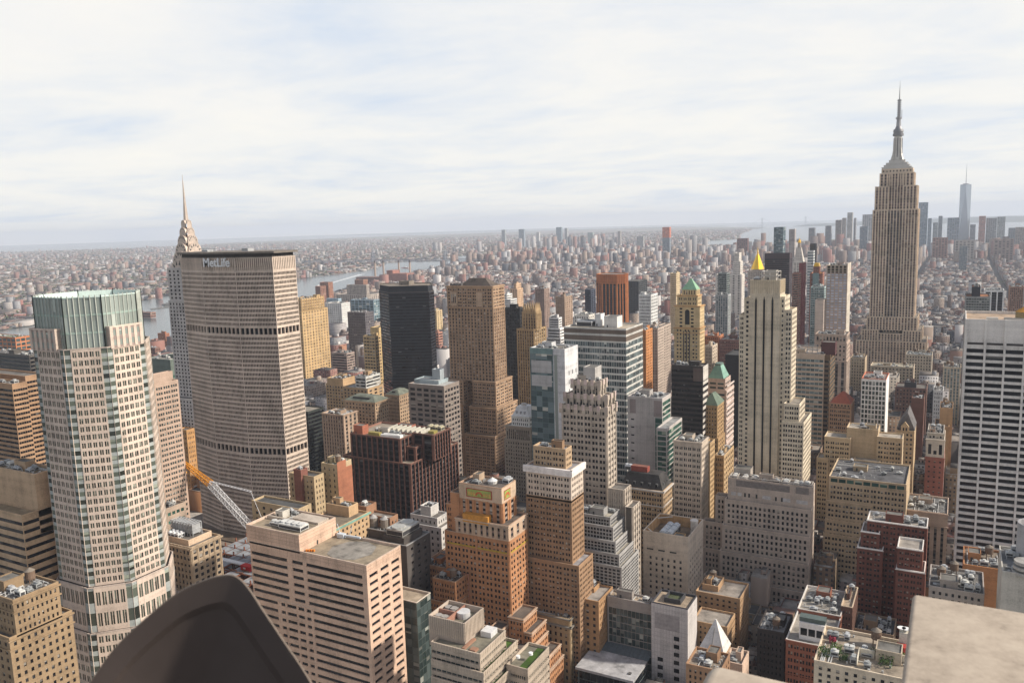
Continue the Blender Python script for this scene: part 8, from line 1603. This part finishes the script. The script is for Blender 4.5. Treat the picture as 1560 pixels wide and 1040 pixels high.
# slabs of brick housing towers on the east side
for k in range(46):
    y = rnd.uniform(3000, 4900); x = rnd.uniform(shore(y)+120, -1150)
    for j in range(rnd.choice((2, 3, 4))):
        xx, yy = x+j*rnd.uniform(45, 70), y+rnd.uniform(-40, 40); lots.append((xx, xx+rnd.uniform(20, 34), yy, yy+rnd.uniform(14, 22), rnd.uniform(38, 62)))
def seen_size(l):
    u, v, d = project(((l[0]+l[1])/2, l[2], l[4])); return -(l[1]-l[0])*min(l[4], 40)/d**2 if 0 < u < 1560 and 250 < v < 1040 else 0
lots.sort(key=seen_size)
LM = [('the octagonal glass-crowned tower', (-379, 262, 150)), ('the long lozenge tower', (-481, 440, 150)), ('the black glass tower', (-630, 865, 140)), ('the brown gothic slab tower', (-448, 720, 140)), ('the pinnacled tan tower', (-435, 820, 130)),
      ('the orange fluted tower', (-568, 1393, 130)), ('the teal banded slab', (-280, 640, 120)), ('the scalloped deco tower', (-214, 480, 110)), ('the green-roofed tan tower', (-240, 770, 170)), ('the black-striped beige tower', (-138, 605, 130)), ('the gold pyramid', (-404, 1845, 160)),
      ('the dark bronze slab', (-480, 1560, 130)), ('the bright-windowed tower', (-145, 1050, 150)), ('the limestone mast tower', (-100, 1280, 160)), ('the white-framed tower', (0, 560, 150)), ('the white gridded tower', (-73, 800, 110)), ('the red hotel', (-55, 502, 80)), ('the mosaic orange tower', (-240, 382, 90)), ('the sawtooth-roofed bronze block', (-385, 480, 90)),
      ('the massive beige stone block', (-120, 560, 80)), ('the steep gabled roof', (-55, 760, 90)), ('the power station chimneys', (-2340, 3130, 60)), ('the white clock tower', (-356, 2074, 130)), ('the red pyramid roof', (-110, 800, 100)), ('the maroon slab tower', (-330, 1270, 130)), ('the twin hipped roofs', (-515, 640, 95)), ('the granite office block', (-450, 640, 100)), ('the tallest far glass tower', (0, 5869, 100)), ('the black and white striped tower', (70, 1300, 80))]
LMP = [(n, *project(p)[:2]) for n, p in LM]
used = {}
def describe(cname, l, h):
    u, v, d = project(((l[0]+l[1])/2, l[2], l[4]*.9))
    near = sorted(LMP, key=lambda q: (q[1]-u)**2+1.4*(q[2]-v)**2)[:7]
    size = 'low' if h < 26 else 'mid-rise' if h < 52 else 'tall'
    def rel(q):
        du, dv = u-q[1], v-q[2]
        if abs(du) > abs(dv): return 'right of' if du > 0 else 'left of'
        return 'below' if dv > 0 else 'above'
    wd = (' slim', '', ' wide')[0 if l[1]-l[0] < 16 else 1 if l[1]-l[0] < 25 else 2]
    for a in range(5):
        for b_ in range(a+1, 7):
            s = f'{size}{wd} {cname} building {rel(near[a])} {near[a][0]}, {rel(near[b_])} {near[b_][0]}'
            if s not in used and len(s.split()) <= 16: used[s] = 1; return s
    return None
own, rest = [], []
HANDMADE = sum(1 for o in col.objects if o.parent is None and o.get('category') in ('building', 'skyscraper', 'hotel', 'construction'))
NOWN = 290-HANDMADE
for l in lots:
    (own if len(own) < NOWN else rest).append(l)
for l in own:
    ci = rnd.choices(range(8), (22, 20, 13, 13, 10, 5, 12, 6))[0]
    lab = describe(PAL[ci][0], l, l[4])
    if lab is None: rest.append(l); continue
    w_, d_ = l[1]-l[0], l[3]-l[2]; cx, cy = (l[0]+l[1])/2, (l[2]+l[3])/2; h = l[4]
    A = [(0, 0, w_, d_, 0, 0, h)]
    t = .4
    A += [(0, -d_/2+t/2, w_-.04, t, 0, h-.01, h+1.0), (0, d_/2-t/2, w_-.04, t, 0, h-.01, h+1.0), (-w_/2+t/2, 0, t, d_-2*t, 0, h-.01, h+1.0), (w_/2-t/2, 0, t, d_-2*t, 0, h-.01, h+1.0)]
    if rnd.random() < .35 and h > 30: A[0] = (0, 0, w_, d_, 0, 0, h); A.append((rnd.uniform(-1, 1), rnd.uniform(0, 3), w_*.62, d_*.6, 0, h-.02, h+rnd.uniform(5, 11)))
    for k in range(rnd.choice((1, 2, 3))): bw, bd = rnd.uniform(2.5, 6), rnd.uniform(2.5, 6); A.append((rnd.uniform(-w_/2+3.5, w_/2-3.5), rnd.uniform(-d_/2+3.5, d_/2-3.5), bw, bd, 0, h-.02*(k+2), h+rnd.uniform(2, 5)))
    o = boxes_mesh('city_building', A, BM[ci]); o.location = (cx, cy, 0); tag(o, lab, 'building', 'city buildings between the towers')
    if rnd.random() < .45:
        b = MB(); x, y = rnd.uniform(-w_/2+3, w_/2-3), rnd.uniform(-d_/2+3, d_/2-3); zt = h+rnd.uniform(2, 4)
        b.cyl(x, y, zt, zt+3.6, 1.9, 1.9, 10); b.cyl(x, y, zt+3.6, zt+5.2, 2.05, .1, 10)
        for a in (.8, 2.4, 3.9, 5.5): b.bar((x+1.5*math.cos(a), y+1.5*math.sin(a), h-.2), (x+1.5*math.cos(a), y+1.5*math.sin(a), zt), .3)
        q = b.build('water_tank', wall(rnd.choice(((.17, .12, .085), (.30, .20, .12), (.24, .22, .20)))), None, (0, 0, 0)); q.parent = o
# everything smaller and farther reads as one carpet of buildings
arr = []
for l in rest:
    w_, d_ = l[1]-l[0], l[3]-l[2]; cx, cy = (l[0]+l[1])/2, (l[2]+l[3])/2; arr.append((cx, cy, w_, d_, 0, 0, l[4]))
    for k in range(rnd.choice((1, 1, 2))): arr.append((cx+rnd.uniform(-w_*.3, w_*.3), cy+rnd.uniform(-d_*.3, d_*.3), rnd.uniform(3, 7), rnd.uniform(3, 7), 0, l[4]-.02*(k+1), l[4]+rnd.uniform(2, 5)))
def inside(poly, x, y):
    c = False; n = len(poly); j = n-1
    for i in range(n):
        if (poly[i][1] > y) != (poly[j][1] > y) and x < (poly[j][0]-poly[i][0])*(y-poly[i][1])/(poly[j][1]-poly[i][1])+poly[i][0]: c = not c
        j = i
    return c
tr = []
def far_spot():
    ang = rnd.uniform(-.02, 1.12); d = math.exp(rnd.uniform(math.log(2300), math.log(17500)))
    return CAM[0]-d*math.sin(ang), CAM[1]+d*math.cos(ang), d
n = 0
while n < 40000:
    x, y, d = far_spot()
    if not inside(LISL, x, y): continue
    n += 1; g = 1+d/11000
    q = rnd.random(); ang = .6 if rnd.random() < .5 else .15+.3*math.sin(x/1500)
    if q < .935: arr.append((x, y, rnd.uniform(7, 26)*g, rnd.uniform(6, 10)*g, ang, 0, rnd.uniform(5, 11)))
    elif q < .991: arr.append((x, y, rnd.uniform(30, 80), rnd.uniform(25, 50), ang, 0, rnd.uniform(8, 18)))
    else:
        for j in range(rnd.choice((1, 2, 4, 6))): arr.append((x+rnd.uniform(-130, 130), y+rnd.uniform(-130, 130), rnd.uniform(16, 28), rnd.uniform(12, 20), ang, 0, rnd.uniform(18, 46)))
# clusters of towers of the downtown across the river, and the near riverside slabs
for k in range(70):
    x, y = rnd.gauss(-3550, 420), rnd.gauss(7600, 500)
    arr.append((x, y, rnd.uniform(24, 44), rnd.uniform(24, 40), rnd.uniform(0, 1), 0, rnd.uniform(30, 125)))
for k in range(60):
    x, y = rnd.gauss(-700, 420), rnd.gauss(5600, 330)
    if x < -60 or x > 250: arr.append((x, y, rnd.uniform(28, 50), rnd.uniform(28, 46), .2, 0, rnd.uniform(50, 150)))
for k in range(40):
    x, y = rnd.uniform(60, 900), rnd.gauss(5500, 350); arr.append((x, y, rnd.uniform(28, 55), rnd.uniform(28, 46), .1, 0, rnd.uniform(30, 110)))
for k in range(16): arr.append((-5900+k*75, 3900+k*95, 26, 60, .7, 0, rnd.uniform(38, 58)))
o = boxes_mesh('distant_buildings', arr, BMR); o['kind'] = 'stuff'; tag(o, 'carpet of small hazy buildings filling the city out to the horizon', 'buildings')
# street and park trees, far off: many small leaf clumps
tm, nt, b = newmat('leaf_clump'); setin(b, Roughness=.9)
g = nd(nt, 'ShaderNodeNewGeometry'); nt.links.new(ramp(nt, g.outputs['Random Per Island'], [(0, (.035, .06, .02)), (.5, (.06, .10, .03)), (1, (.10, .14, .045))]), b.inputs['Base Color'])
L = MB(); Q = []
def clump(x, y, r, h, k):
    for _ in range(k):
        p = np.array((x+rnd.gauss(0, r*.45), y+rnd.gauss(0, r*.45), h*rnd.uniform(.35, 1.0))); s = r*.42
        Q.append([p+np.array((rnd.uniform(-s, s), rnd.uniform(-s, s), rnd.uniform(-s, s)*.8)) for _ in range(4)])
n = 0
while n < 15000:
    x, y, d = far_spot()
    if not inside(LISL, x, y): continue
    n += 1; clump(x, y, rnd.uniform(6, 12)*(1+d/9000), rnd.uniform(10, 16), 3)
for (cx, cy, rx, ry, k) in ((-1950, 3350, 420, 60, 170), (-430, 2190, 70, 60, 60), (-520, 2650, 60, 120, 60), (60, 2900, 200, 80, 90), (210, 3350, 130, 90, 80), (-1150, 2750, 60, 60, 40), (-4200, 2600, 380, 130, 260), (-3050, 2500, 60, 120, 40), (-3200, 3600, 60, 300, 60))+tuple((rnd.uniform(-7800, -3900), rnd.uniform(2200, 8800), rnd.uniform(120, 420), rnd.uniform(90, 260), 90) for _ in range(16)):
    for _ in range(k): clump(cx+rnd.gauss(0, rx*.5), cy+rnd.gauss(0, ry*.5), rnd.uniform(6, 11), rnd.uniform(9, 15), 5)
L.quads(np.array(Q)); o = L.build('distant_trees', tm, None, (0, 0, 0)); o['kind'] = 'stuff'; tag(o, 'green street and park trees scattered through the distant city', 'trees')

# ================================================================== the air
hb = MB(); hb.box(-35500, 35500, -34800, 35500, -3.2, 470, True)
hm_, nt, b = newmat('haze_air'); nt.nodes.remove(b); pv = nd(nt, 'ShaderNodeVolumePrincipled'); pv.inputs['Color'].default_value = (.80, .87, 1.0, 1)
pv.inputs['Density'].default_value = 5.0e-5; pv.inputs['Anisotropy'].default_value = .05
nt.links.new(pv.outputs[0], [n for n in nt.nodes if n.type == 'OUTPUT_MATERIAL'][0].inputs['Volume'])
o = hb.build('haze', hm_, None, (0, 0, 0)); o['kind'] = 'stuff'
print('objects', len(col.objects), 'windows', NWIN[0], 'handmade', HANDMADE, 'lots', len(lots), 'boxes', len(arr))
